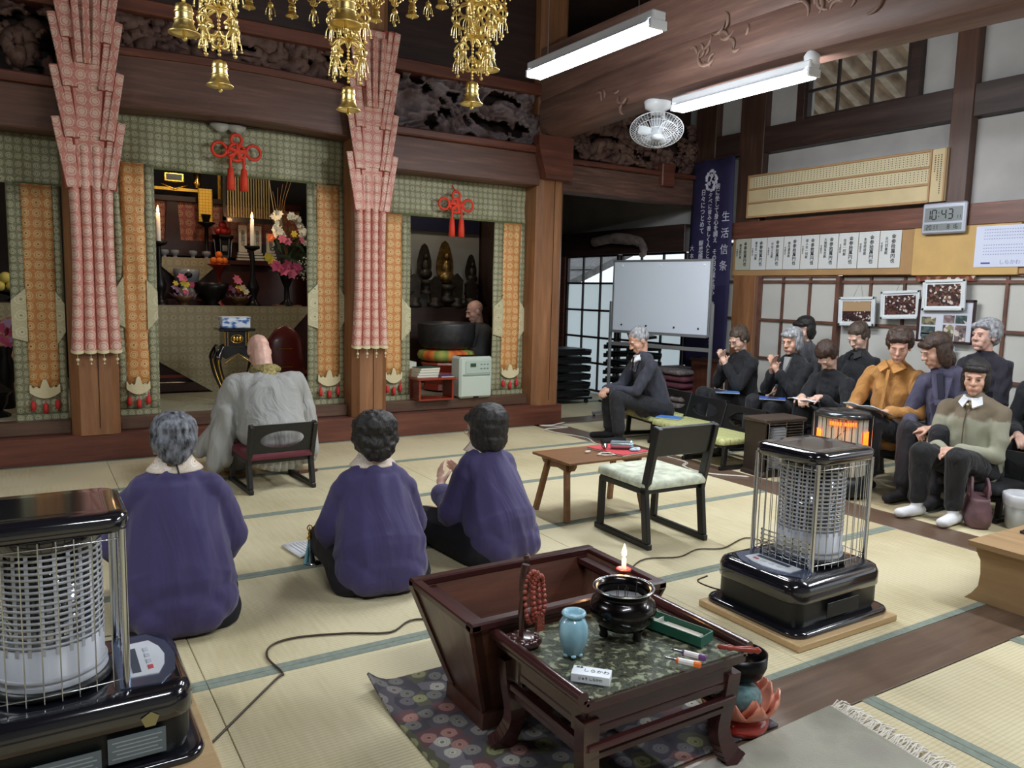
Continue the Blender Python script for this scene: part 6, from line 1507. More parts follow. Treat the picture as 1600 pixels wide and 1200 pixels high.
# beam-end carving (pale trunk-like bracket) in the back passage
t = thing('elephant_bracket', 'pale carved beam end like a curled trunk in the back passage', 'carving', (6.35, 7.5, 1.98))
MB().tube(smooth_curve([(0, .75, .02), (0, .4, .05), (0, .1, .03), (0, -.1, .0), (0, -.2, -.06), (0, -.23, -.15), (0, -.18, -.17)], 5), [.06]*6+[.07]*6+[.06]*6+[.05]*6+[.035]*7, 10).build('trunk', plain('weathered_carving', (120, 106, 100), .8, var=.3), t)
# ================= PEOPLE =================
def _cap(q, p0, p1, r0, r1, side=None, k=1.0, n=12):
    """closed rounded cone; elliptical: radius*k along 'side'"""
    p0, p1 = V(p0), V(p1); t = p1-p0; L_ = t.length
    if L_ < 1e-6: t = V((0, 0, 1)); L_ = 1e-6
    t = t.normalized()
    a = V(side) if side is not None else t.cross(V((0, 0, 1)) if abs(t.z) < .9 else V((1, 0, 0)))
    a = (a-t*a.dot(t)).normalized(); b = t.cross(a)
    rings = []
    for i in range(5): f = pi/2*(i/4); rings.append((-cos(f)*r0, sin(f)*r0))
    for i in range(5): f = pi/2*(i/4); rings.append((L_+sin(f)*r1, cos(f)*r1))
    o = len(q.v); vs = []; fs = []
    for j, (h, r) in enumerate(rings):
        if j in (0, len(rings)-1): vs.append(p0+t*h)
        else:
            for m in range(n): an = 2*pi*m/n; vs.append(p0+t*h+a*(cos(an)*r*k)+b*(sin(an)*r))
    R_ = len(rings)-2
    for m in range(n): fs.append((0, 1+(m+1) % n, 1+m))
    for j in range(R_-1):
        for m in range(n): fs.append((1+j*n+m, 1+j*n+(m+1) % n, 1+(j+1)*n+(m+1) % n, 1+(j+1)*n+m))
    e = len(vs)-1
    for m in range(n): fs.append((1+(R_-1)*n+m, 1+(R_-1)*n+(m+1) % n, e))
    q.add(vs, fs, True)
def _ell(q, c, r, M_=None, n=12):
    c = V(c); vs = []; fs = []; R_ = n//2+2
    for j in range(1, R_):
        f = pi*j/R_
        for m in range(n):
            a = 2*pi*m/n; v = V((cos(a)*sin(f)*r[0], sin(a)*sin(f)*r[1], cos(f)*r[2])); vs.append((M_ @ v if M_ else v)+c)
    top = (M_ @ V((0, 0, r[2])) if M_ else V((0, 0, r[2])))+c; bot = (M_ @ V((0, 0, -r[2])) if M_ else V((0, 0, -r[2])))+c
    m0 = len(vs); vs += [top, bot]
    for j in range(R_-2):
        for m in range(n): fs.append((j*n+m, (j+1)*n+m, (j+1)*n+(m+1) % n, j*n+(m+1) % n))
    for m in range(n): fs.append((m0, m, (m+1) % n)); fs.append((m0+1, (R_-2)*n+(m+1) % n, (R_-2)*n+m))
    q.add(vs, fs, True)
def fuse(shapes, name, mat, parent, vox=.008, smooth=4, dec=.5, fold=0, fs=(9, 9, 4), curl=0, cs=40, ymin=None, zmin=None, cutf=None):
    """merge the solids into one continuous skin"""
    q = MB()
    for s in shapes:
        if s[0] == 'c': _cap(q, *s[1:])
        else: _ell(q, *s[1:])
    me = bpy.data.meshes.new(name); me.from_pydata(q.v, [], q.f); me.update()
    o = bpy.data.objects.new(name, me); COL.objects.link(o)
    r = o.modifiers.new('r', 'REMESH'); r.mode = 'VOXEL'; r.voxel_size = vox; r.use_smooth_shade = True
    s_ = o.modifiers.new('s', 'SMOOTH'); s_.factor = .5; s_.iterations = smooth
    bpy.context.view_layer.update()
    m2 = bpy.data.meshes.new_from_object(o.evaluated_get(bpy.context.evaluated_depsgraph_get()))
    if fold or curl or zmin is not None or cutf:
        nv = len(m2.vertices); co = [0.0]*nv*3; m2.vertices.foreach_get('co', co); nn = [v.normal.copy() for v in m2.vertices]; sd = len(name)*.37+random.random()*5
        for i in range(nv):
            p = V(co[3*i:3*i+3]); d = 0
            if fold:
                w_ = noise.noise(V((p.x*3, p.y*3, p.z*2+sd)))
                d += fold*(1-abs(noise.noise(V((p.x*fs[0]+sd+w_, p.y*fs[1]+w_, p.z*fs[2]+w_*1.5))))*2.6)*.6 + fold*.5*noise.noise(V((p.x*fs[0]*2.2, p.y*fs[1]*2.2, p.z*fs[2]*2+sd)))
            if curl: d += curl*(noise.noise(p*cs+V((sd, 0, 0)))+.6*noise.noise(p*cs*2.1))
            p2 = p+nn[i]*d
            if zmin is not None and p2.z < zmin: p2.z = zmin
            co[3*i:3*i+3] = p2
        m2.vertices.foreach_set('co', co); m2.update()
    o.modifiers.clear(); o.data = m2; bpy.data.meshes.remove(me)
    if dec < 1:
        d_ = o.modifiers.new('d', 'DECIMATE'); d_.ratio = dec
        bpy.context.view_layer.update()
        m3 = bpy.data.meshes.new_from_object(o.evaluated_get(bpy.context.evaluated_depsgraph_get()))
        o.modifiers.clear(); o.data = m3; bpy.data.meshes.remove(m2); m2 = m3
    m2.polygons.foreach_set('use_smooth', [True]*len(m2.polygons))
    m2.materials.clear(); m2.materials.append(mat); m2.name = name
    if parent is not None: o.parent = parent
    return o
def frame3(fwd, up=(0, 0, 1)):
    f = V(fwd).normalized(); r = f.cross(V(up)).normalized(); u = r.cross(f); return Matrix((r, f, u)).transposed()
def head_shapes(c, F, s=1.0, jaw=1.0, ears=True):
    """skull, face, jaw, nose, brow, cheeks, lips, ears; F columns: right, forward, up"""
    P = lambda x, y, z: F @ V((x*s, y*s, z*s)) + c
    E_ = lambda x, y, z, a, b_, d: ('e', P(x, y, z), (a*s, b_*s, d*s), F)
    C_ = lambda a, b_, r0, r1: ('c', P(*a), P(*b_), r0*s, r1*s)
    o = [E_(0, -.012, .03, .073, .092, .082), E_(0, .02, -.025, .062, .068, .08), E_(0, .03, -.07, .048*jaw, .045, .045), E_(0, .062, -.098, .024, .022, .018),
         C_((-.032, .078, .018), (.032, .078, .018), .012, .012), C_((0, .084, .012), (0, .104, -.028), .0075, .013), C_((-.014, .094, -.032), (.014, .094, -.032), .008, .008),
         E_(.036, .052, -.03, .025, .026, .03), E_(-.036, .052, -.03, .025, .026, .03), E_(.026, .058, -.06, .022, .022, .03), E_(-.026, .058, -.06, .022, .022, .03), C_((-.017, .083, -.062), (.017, .083, -.062), .0075, .0075), C_((-.014, .083, -.073), (.014, .083, -.073), .008, .008)]
    if ears: o += [E_(.072, -.008, -.012, .01, .02, .03), E_(-.072, -.008, -.012, .01, .02, .03)]
    return o, P
def face_parts(P, F, t, s, eyes='open', lipm=None, brow=None):
    EYE = plain('dark_eye', (34, 26, 24), .3); LIP = lipm or plain('lip', (150, 84, 76), .5)
    BR = brow or plain('eyebrow', (52, 42, 38), .8)
    q = MB()
    for sx in (-1, 1):
        if eyes == 'open':
            _ell(q, P(sx*.030, .082, -.004), (.0105*s, .004*s, .0036*s), F, 8)
        else:
            q.tube([P(sx*(.018+.026*k/5), .0885-.0035*(k-2)**2*.25, -.006-.002*sin(pi*k/5)) for k in range(6)], .0016*s, 5)
    q.build('eyes', EYE, t)
    q = MB()
    for sx in (-1, 1): q.tube([P(sx*(.014+.034*k/5), .092-.003*(k-1)**2*.28, .018+.004*sin(pi*k/5)) for k in range(6)], .0016*s, 5)
    q.build('eyebrows', BR, t)
    MB().tube([P(-.014+.028*k/6, .0915-.0006*abs(k-3), -.0672-.0006*abs(k-3)) for k in range(7)], .0018*s, 5).build('lips', LIP, t)
def hand_shapes(w, d, n_, thumb, s=1.0, curl=.5, spread=1.0):
    """w wrist, d finger direction, n_ palm normal (finger curl goes towards it), thumb side vector"""
    d = V(d).normalized(); n_ = V(n_); n_ = (n_-d*n_.dot(d)).normalized(); u = V(thumb); u = (u-d*u.dot(d)-n_*u.dot(n_)).normalized(); w = V(w); o = []
    o.append(('c', w, w+d*.035*s, .021*s, .026*s, u, 1.35))
    o.append(('c', w+d*.04*s, w+d*.07*s, .017*s, .015*s, u, 2.0))
    L_ = (.072, .080, .074, .058)
    for k in range(4):
        b = w+d*.082*s+u*(.031-.0205*k)*s*spread; a0 = curl*.6; p = b; dirn = d*cos(a0)+n_*sin(a0)
        for j in range(3):
            l = L_[k]*s*(.45, .32, .23)[j]; r0 = (.0092, .0082, .0074)[j]*s; p2 = p+dirn*l
            o.append(('c', p-dirn*.004, p2, r0, r0*.9)); p = p2; a0 += curl*.9; dirn = d*cos(a0)+n_*sin(a0)
    p = w+d*.02*s+u*.026*s; td = (d*.6+u*.75+n_*.25).normalized()
    p2 = p+td*.04*s; o.append(('c', p, p2, .013*s, .0105*s)); td = (d*.85+u*.3+n_*.45).normalized(); o.append(('c', p2, p2+td*.034*s, .010*s, .008*s))
    return o
def ik(a, b, l1, l2, hint):
    a, b = V(a), V(b); d = b-a; L_ = min(d.length, (l1+l2)*.998); dn = d.normalized(); x = (l1*l1-l2*l2+L_*L_)/(2*L_); h = sqrt(max(0, l1*l1-x*x))
    hh = V(hint); hh = (hh-dn*hh.dot(dn)).normalized(); return a+dn*x+hh*h, a+dn*L_
SKIN = {k: plain('skin_'+k, c, .5, var=.10, vs=30, bump=.05, bs=200) for k, c in dict(fair=(222, 182, 162), tan=(200, 156, 134), warm=(212, 166, 144), ruddy=(216, 172, 154)).items()}
def hairmat(n, c, c2): 
    if n in MATS: return MATS[n]
    m, nt, b = nodes(n); MATS[n] = m
    nz = N(nt, 'ShaderNodeTexNoise'); nz.inputs['Scale'].default_value = 22; nz.inputs['Detail'].default_value = 6; nt.links.new(mapping(nt, (2.5, 2.5, .9)), nz.inputs['Vector'])
    nt.links.new(ramp(nt, nz.outputs['Fac'], [(.35, col4(c)), (.65, col4(c2))]), b.inputs['Base Color']); b.inputs['Roughness'].default_value = .45
    n3 = N(nt, 'ShaderNodeTexNoise'); n3.inputs['Scale'].default_value = 120; nt.links.new(mapping(nt, (2.5, 2.5, .5)), n3.inputs['Vector']); bumpit(nt, b, n3.outputs['Fac'], .7, .006); return m
HAIR = dict(black=hairmat('black_hair', (14, 12, 12), (44, 40, 38)), brown=hairmat('brown_hair', (38, 26, 20), (78, 56, 44)), grey=hairmat('grey_hair', (110, 112, 116), (184, 186, 190)), salt=hairmat('dark_grey_hair', (34, 36, 40), (136, 140, 150)), ash=hairmat('ash_brown_hair', (50, 40, 34), (98, 82, 70)))
def hair_shapes(P_, F, c, s, style):
    E_ = lambda x, y, z, a, b_, d: ('e', P_(x, y, z), (a*s, b_*s, d*s), F)
    C_ = lambda a, b_, r0, r1, sd=None, k=1: ('c', P_(*a), P_(*b_), r0*s, r1*s, sd, k)
    if style == 'thin': return [E_(0, -.022, .052, .081, .09, .066), E_(0, -.055, .01, .07, .056, .06), E_(.052, -.02, .02, .03, .05, .04), E_(-.052, -.02, .02, .03, .05, .04)]
    o = [E_(0, -.024, .058, .086, .098, .074), E_(0, -.05, .015, .083, .068, .078)]
    if style in ('short', 'curly'):
        o += [E_(.062, -.02, .015, .026, .056, .05), E_(-.062, -.02, .015, .026, .056, .05), E_(0, -.066, -.03, .06, .045, .05)]
    if style == 'curly':
        o += [E_(0, -.03, .075, .095, .10, .07), E_(.055, -.03, .03, .045, .07, .06), E_(-.055, -.03, .03, .045, .07, .06), E_(0, -.07, .0, .075, .055, .075), C_((-.045, .058, .075), (.045, .058, .075), .026, .026)]
    if style == 'bob':
        o += [E_(.064, -.015, -.02, .028, .055, .085), E_(-.064, -.015, -.02, .028, .055, .085), E_(0, -.06, -.045, .075, .05, .06), C_((-.045, .064, .066), (.04, .066, .07), .024, .024)]
    if style == 'long':
        o += [E_(.066, -.015, -.035, .03, .052, .10), E_(-.066, -.015, -.035, .03, .052, .10), E_(0, -.06, -.07, .08, .05, .08), C_((-.05, .066, .058), (.05, .066, .062), .024, .024)]
    return o

def figure(label, x, y, rz, hair='black', style='short', skin='fair', top=(30, 30, 34), topname='black_jacket', pants=(30, 30, 34), pname='black_trousers',
           hipz=.33, lean=.06, up=.47, headf=(0, 1, -.35), headoff=(0, .03), hands=((-.06, .34, .50), (.06, .34, .50)), knees=None, feet=None, hs=.96, eyes='closed',
           sock=(34, 34, 38), glasses=False, collar=None, shirt=None, shoulders=.165, handdir=None, legs=True, s=1.0, extra=None, belly=1.0, topmat=None, curlh=.55, fold=.014, pray=False):
    """seated person; origin on the floor under the hips, faces +y"""
    t = thing('person', label, 'person', (x, y, 0), rz)
    hp = V((0, 0, hipz)); ch = V((0, lean*.75, hipz+up*.66)); sh = V((0, lean, hipz+up-.02)); nb = V((headoff[0]*.4, lean+headoff[1]*.35, hipz+up+.03))
    hc = V((headoff[0], lean+headoff[1], hipz+up+.155*hs)); F = frame3(headf)
    SK = SKIN[skin]; hd, P_ = head_shapes(hc, F, hs)
    shoulders *= .93
    SL, SR = sh+V((-shoulders, 0, -.05)), sh+V((shoulders, 0, -.05))
    b = list(hd)
    b += [('c', nb+V((0, -.01, -.04)), P_(0, -.02, -.05), .047, .043), ('c', hp, ch, .095, .092, (1, 0, 0), 1.15), ('c', SL*.5+sh*.5+V((0, 0, -.03)), SR*.5+sh*.5+V((0, 0, -.03)), .04, .04)]
    jk = [('c', hp+V((0, 0, -.01)), ch, .128*belly, .122, (1, 0, 0), 1.25), ('c', ch, sh+V((0, -.01, -.03)), .118, .082, (1, 0, 0), 1.35), ('c', SL+V((.035, 0, -.0)), SR+V((-.035, 0, -.0)), .056, .056), ('c', nb+V((-.02, -.01, -.035)), SL+V((.02, 0, .0)), .05, .052), ('c', nb+V((.02, -.01, -.035)), SR+V((-.02, 0, .0)), .05, .052), ('c', sh, nb+V((0, -.005, -.02)), .085, .056), ('c', hp+V((0, -.02, -.04)), hp+V((0, .10, -.01)), .12, .115, (1, 0, 0), 1.4)]
    elbs = []
    for k, (S0, hnd) in enumerate(((SL, hands[0]), (SR, hands[1]))):
        sg = -1 if k == 0 else 1
        el, wr_ = ik(S0, hnd, .262, .235, (sg*.55, -.25, -.9)); elbs.append((el, wr_))
        b += [('c', S0+V((-sg*.02, 0, -.03)), el, .032, .034), ('c', el, wr_, .037, .024)]
        jk += [('c', S0, el, .056, .048), ('c', el, el+(wr_-el)*.88, .049, .038)]
        dd, nn_, th = handdir[k] if handdir else ((-sg*.55, .6, -.25), (-sg*.2, 0, -1), (0, .5, .6))
        b += hand_shapes(wr_+(wr_-el).normalized()*.01, dd, nn_, th, s=.93, curl=curlh)
    kn = knees or ((-.10, .40, hipz+.09), (.10, .40, hipz+.09)); ft = feet or ((-.10, .44, 0), (.10, .46, 0))
    if legs:
        tr_ = []; sk_ = []
        for k in range(2):
            sg = -1 if k == 0 else 1; H0 = hp+V((sg*.085, 0, -.02)); K = V(kn[k]); A_ = V(ft[k])+V((0, 0, .085)); toe = V(ft[k])+V((sg*.02, .15, .035))
            b += [('c', H0, K, .065, .048), ('c', K, A_, .046, .032), ('c', A_+V((0, -.03, -.05)), toe, .03, .026, (1, 0, 0), 1.25)]
            tr_ += [('c', H0, K, .095, .068), ('c', K, A_+(K-A_)*.12, .066, .052), ('c', K+(A_-K)*.4+V((0, -.02, 0)), A_+(K-A_)*.13, .05, .056)]
            sk_ += [('c', A_+(K-A_)*.25, A_, .038, .037), ('c', A_+V((0, -.035, -.048)), toe, .034, .030, (1, 0, 0), 1.28)]
        fuse(tr_+[('c', hp+V((-.06, -.02, -.03)), hp+V((.06, -.02, -.03)), .11, .11)], 'trousers', cloth(pname, pants), t, .011, 4, .5, fold=.007, fs=(10, 10, 6))
        if sock:
            for h_ in (sk_[:2], sk_[2:]): fuse(h_, 'sock', plain('sock_%d' % sock[0], sock, .85), t, .009, 3, .5, zmin=.002)
    body = fuse(b, 'body', SK, t, .0052, 3, .4, zmin=.004)
    TM = topmat or cloth(topname, top)
    fuse(jk, 'jacket', TM, t, .0095, 4, .6, fold=fold, fs=(9, 9, 7))
    if style != 'bald': fuse(hair_shapes(P_, F, hc, hs, style), 'hair', HAIR[hair], t, .006, 2, .6, curl=.006 if style == 'curly' else .0022, cs=38 if style == 'curly' else 60)
    face_parts(P_, F, t, hs, eyes)
    if glasses:
        q = MB()
        for sx in (-1, 1): q.tube([P_(sx*.031+.019*cos(a*pi/6), .098, -.006+.015*sin(a*pi/6)) for a in range(12)], .0014, 4, closed=True); q.tube([P_(sx*.05, .096, 0), P_(sx*.076, .0, 0)], .0014, 4)
        q.tube([P_(-.012, .1, 0), P_(.012, .1, 0)], .0014, 4).build('glasses', CHROME, t)
    if collar: # shirt collar: two pointed flaps and band
        CM = plain('collar_%d_%d' % (collar[0], collar[2]), collar, .7)
        n0 = nb+V((0, .0, -.012)); q = MB()
        q.tube([n0+V((.057*cos(a), .052*sin(a)+.004, .012*-sin(a))) for a in [2*pi*i/20 for i in range(20)]], .011, 6, closed=True)
        for sx in (-1, 1):
            q.add([n0+V((sx*.008, .066, -.008)), n0+V((sx*.056, .03, .012)), n0+V((sx*.075, .055, -.035)), n0+V((sx*.03, .092, -.06)), n0+V((sx*.008, .058, -.012)), n0+V((sx*.05, .02, .004)), n0+V((sx*.07, .045, -.045)), n0+V((sx*.03, .082, -.068))], [(0, 1, 2, 3), (7, 6, 5, 4), (0, 4, 5, 1), (1, 5, 6, 2), (2, 6, 7, 3), (3, 7, 4, 0)])
        q.build('shirt_collar', CM, t)
    if shirt:
        SM_ = plain('shirt_%d_%d' % (shirt[0], shirt[2]), shirt, .7); f_ = V((0, 1, 0)); a_ = nb+V((0, .055, -.02)); b_ = ch+V((0, .128, .02))
        q = MB(); q.add([a_+V((-.035, .012, 0)), a_+V((.035, .012, 0)), b_+V((.008, .012, 0)), b_+V((-.008, .012, 0)), a_+V((-.035, -.02, 0)), a_+V((.035, -.02, 0)), b_+V((.008, -.02, 0)), b_+V((-.008, -.02, 0))], [(0, 1, 2, 3), (7, 6, 5, 4), (0, 4, 5, 1), (1, 5, 6, 2), (2, 6, 7, 3), (3, 7, 4, 0)]); q.build('shirt_front', SM_, t)
    if extra: extra(t, P_, nb, ch, sh, elbs, TM)
    return t
PR = (((.35, .25, .9), (1, 0, 0), (0, -1, 0)), ((-.35, .25, .9), (-1, 0, 0), (0, -1, 0)))
LAP = (((.8, .45, -.15), (0, -.2, -1), (.1, .8, .2)), ((-.8, .45, -.1), (0, -.2, -1), (-.1, .8, .2)))
B90 = pi/2
# seated man in a suit
def suit(t, P_, nb, ch, sh, elbs, TM):
    TI = plain('black_tie', (18, 18, 22), .5)
    for sx in (-1, 1):
        a = nb+V((sx*.05, .03, .0)); b_ = ch+V((sx*.03, .15, .03))
        MB().bar(a, b_, .035, .012, up=(0, 1, .3)).build('lapel', TM, t)
    MB().bar(nb+V((0, .082, -.03)), ch+V((0, .146, .02)), .022, .006, up=(0, 1, .3)).build('tie', TI, t)
figure('elderly man in a dark grey suit sitting with clasped hands before the whiteboard', 4.90, 5.33, B90-.28, 'grey', 'thin', 'warm', (52, 54, 66), 'charcoal_suit', (28, 29, 34), 'dark_trousers',
       hipz=.32, lean=.16, up=.45, headf=(0, 1, -.65), headoff=(0, .06), hands=((-.05, .50, .47), (.05, .50, .47)), knees=((-.13, .47, .42), (.13, .44, .42)), feet=((-.15, .44, 0), (.13, .42, 0)), sock=(22, 22, 26),
       collar=(226, 228, 232), shirt=(224, 226, 232), handdir=(((.7, .6, -.2), (.2, -.4, -.8), (-.2, .3, .9)), ((-.7, .6, -.2), (-.2, -.4, -.8), (.2, .3, .9))), curlh=.9, extra=suit, shoulders=.185, hs=1.0)
# two praying in black
figure('praying person in black with brown hair and glasses, next to the tote bag', 5.78, 5.10, B90-.15, 'ash', 'short', 'fair', (26, 27, 32), 'black_jacket', hipz=.33, up=.46, lean=.05,
       headf=(0, 1, -.55), headoff=(0, .05), hands=((-.03, .26, .70), (.03, .26, .70)), handdir=PR, curlh=.12, glasses=True)
def brooch(t, P_, nb, ch, sh, elbs, TM):
    MB().ball(ch+V((.07, .15, .05)), .012, 6).build('brooch', CHROME, t)
figure('grey-haired person in black praying with raised hands, second from the tote bag', 5.75, 4.50, B90-.05, 'grey', 'bob', 'warm', (22, 23, 28), 'black_jacket', hipz=.34, up=.47, lean=.04,
       headf=(-.1, 1, -.2), headoff=(0, .04), hands=((-.03, .27, .70), (.03, .27, .70)), handdir=PR, curlh=.12, shirt=(150, 152, 150), extra=brooch)
figure('black-haired person in a grey jacket sitting upright by the lattice screens', 6.12, 4.68, B90-.35, 'black', 'bob', 'fair', (70, 70, 76), 'grey_jacket', hipz=.40, up=.50, lean=.02, headf=(-.25, 1, -.3), knees=((-.09, .28, .36), (.09, .28, .36)), feet=((-.09, .26, 0), (.09, .26, 0)), hands=((-.08, .28, .50), (.08, .28, .50)))
figure('person in black bowing low while writing in a notebook', 5.70, 3.98, B90-.0, 'brown', 'short', 'fair', (20, 21, 25), 'black_jacket', hipz=.33, up=.40, lean=.18,
       headf=(0, 1, -1.5), headoff=(0, .07), hands=((-.10, .42, .56), (.07, .44, .55)), curlh=.8)
figure('short-haired person in black with lowered head in the back row by the photo frames', 6.12, 4.12, B90-.1, 'ash', 'short', 'fair', (20, 21, 26), 'black_jacket', hipz=.40, up=.47, lean=.04, headf=(0, 1, -.6), knees=((-.09, .28, .36), (.09, .28, .36)), feet=((-.09, .26, 0), (.09, .26, 0)), hands=((-.08, .28, .50), (.08, .28, .50)), collar=(24, 24, 28))
def mustard(t, P_, nb, ch, sh, elbs, TM):
    q = MB()
    for sx in (-1, 1): q.add([nb+V((sx*.01, .085, -.03)), nb+V((sx*.06, .055, .02)), nb+V((sx*.11, .06, -.03)), nb+V((sx*.05, .115, -.07)), nb+V((sx*.01, .07, -.035)), nb+V((sx*.05, .04, .012)), nb+V((sx*.10, .045, -.04)), nb+V((sx*.05, .10, -.075))], [(0, 1, 2, 3), (7, 6, 5, 4), (0, 4, 5, 1), (1, 5, 6, 2), (2, 6, 7, 3), (3, 7, 4, 0)])
    q.build('wide_collar', TM, t)
    MB().bar(nb+V((.0, .09, -.05)), ch+V((.0, .152, -.14)), .022, .008, up=(0, 1, .2)).build('front_placket', TM, t)
figure('person in a mustard yellow jacket holding an open white booklet, leaning to the neighbour', 5.36, 3.31, B90+.05, 'brown', 'curly', 'warm', (180, 128, 68), 'mustard_jacket', (44, 44, 48), 'charcoal_trousers', hipz=.36, up=.50, lean=.06,
       headf=(-.45, 1, -.35), headoff=(-.05, .05), hands=((-.12, .34, .56), (.12, .36, .56)), knees=((-.08, .42, .50), (.14, .42, .50)), feet=((-.05, .38, 0), (.14, .40, 0)), extra=mustard, shoulders=.185, belly=1.08, sock=(30, 30, 32))
def blazer(t, P_, nb, ch, sh, elbs, TM):
    for sx in (-1, 1): MB().bar(nb+V((sx*.055, .035, .0)), ch+V((sx*.012, .152, -.04)), .045, .012, up=(0, 1, .3)).build('lapel', TM, t)
    MB().bar(nb+V((0, .075, -.03)), ch+V((0, .145, .0)), .04, .006, up=(0, 1, .3)).build('inner_top', plain('navy_top', (28, 30, 48), .8), t)
figure('person in a slate purple blazer with a brown bob whispering to the one in yellow', 5.38, 2.90, B90+.12, 'brown', 'long', 'warm', (72, 70, 92), 'slate_blazer', (32, 32, 38), 'dark_trousers2', hipz=.36, up=.49, lean=.10,
       headf=(.75, .9, -.45), headoff=(.09, .05), hands=((-.02, .38, .50), (.12, .36, .48)), knees=((-.09, .42, .48), (.11, .42, .48)), handdir=LAP, extra=blazer, shoulders=.175)
figure('grey curly-haired person in dark clothes looking up in the back row', 5.98, 3.02, B90-.1, 'grey', 'curly', 'ruddy', (36, 34, 46), 'dark_knit', hipz=.44, up=.50, lean=.02, headf=(.15, 1, .05), knees=((-.09, .28, .36), (.09, .28, .36)), feet=((-.09, .26, 0), (.09, .26, 0)), hands=((-.08, .28, .52), (.08, .28, .52)), eyes='open')
m, nt, b = nodes('olive_grey_blouse'); sx_ = N(nt, 'ShaderNodeSeparateXYZ'); nt.links.new(mapping(nt), sx_.inputs[0]); nz = N(nt, 'ShaderNodeTexNoise'); nz.inputs['Scale'].default_value = 14; nt.links.new(mapping(nt), nz.inputs['Vector'])
a_ = N(nt, 'ShaderNodeMath', operation='MULTIPLY_ADD'); a_.inputs[1].default_value = .10; nt.links.new(nz.outputs['Fac'], a_.inputs[0]); nt.links.new(sx_.outputs[2], a_.inputs[2])
nt.links.new(ramp(nt, a_.outputs[0], [(.60, col4((150, 150, 130))), (.655, col4((158, 158, 140))), (.675, col4((118, 106, 88))), (1, col4((124, 112, 94)))]), b.inputs['Base Color']); b.inputs['Roughness'].default_value = .85
def blouse(t, P_, nb, ch, sh, elbs, TM):
    MB().tube([nb+V((0, .08, -.05)), ch+V((0, .135, 0)), ch+V((.0, .14, -.16))], .004, 5).build('button_line', plain('olive_seam', (84, 76, 62), .8), t)
    MB().ball(nb+V((0, .09, -.055)), .008, 6).build('button', IVORY, t)
figure('person in a two-tone olive blouse and white socks sitting with folded hands', 5.10, 2.60, B90+.03, 'black', 'bob', 'warm', hipz=.30, up=.42, lean=.04, pants=(22, 22, 24), pname='black_slacks',
       headf=(-.35, 1, -.12), headoff=(0, .03), hands=((-.015, .27, .42), (.05, .29, .41)), handdir=LAP, knees=((-.11, .42, .40), (.11, .42, .40)), feet=((-.11, .42, 0), (.10, .44, 0)), sock=(226, 228, 230), eyes='open', collar=(226, 230, 236), topmat=m, extra=blouse, shoulders=.175, belly=1.12, hs=.92)
figure('person in plain black cut off by the picture edge beyond the mauve handbag', 5.32, 1.97, B90, 'black', 'short', 'fair', (18, 18, 22), 'black_jacket', hipz=.32, up=.42, lean=.04, hands=((-.08, .3, .42), (.08, .3, .42)), knees=((-.1, .40, .38), (.1, .40, .38)), sock=(40, 40, 44))
figure('person in black partly cut off at the edge in the back row of the aisle', 5.9, 2.52, B90, 'black', 'short', 'fair', (18, 18, 22), 'black_jacket', hipz=.38, up=.43, lean=.04, knees=((-.09, .28, .36), (.09, .28, .36)), feet=((-.09, .26, 0), (.09, .26, 0)), hands=((-.08, .28, .46), (.08, .28, .46)))

# books, notebooks in laps
def booklet(label, x, y, z, rz, c, nm='booklet', w_=.15, d_=.21, tilt=0):
    t = thing(nm, label, 'book', (x, y, z), 0); t.rotation_euler = (tilt, 0, rz)
    MB().box((0, 0, .003), (w_, d_, .006)).build('pages', PAP, t); MB().box((0, 0, .0072), (w_+.003, d_+.003, .0018)).build('cover', plain('cover_%d_%d' % (c[0], c[2]), c, .5), t); return t
BLU = (74, 124, 196)
booklet('blue booklet on the empty yellow-green seat beside the suited man', 4.80, 5.06, .253, .5, BLU)
booklet('blue booklet on the lap of the praying person with glasses', 5.42, 4.98, .46, .8, BLU)
booklet('blue booklet on the lap of the grey-haired praying person', 5.36, 4.42, .475, .7, (60, 96, 190))
t = sheet_book('notebook', 'open pale notebook the bowing person writes in', 5.26, 4.00, B90, .12, .17, .525); 
t = sheet_book('open_booklet', 'open white booklet held by the person in the mustard jacket', 4.93, 3.24, B90, .14, .2, .57); t.rotation_euler = (.35, 0, B90-.1)

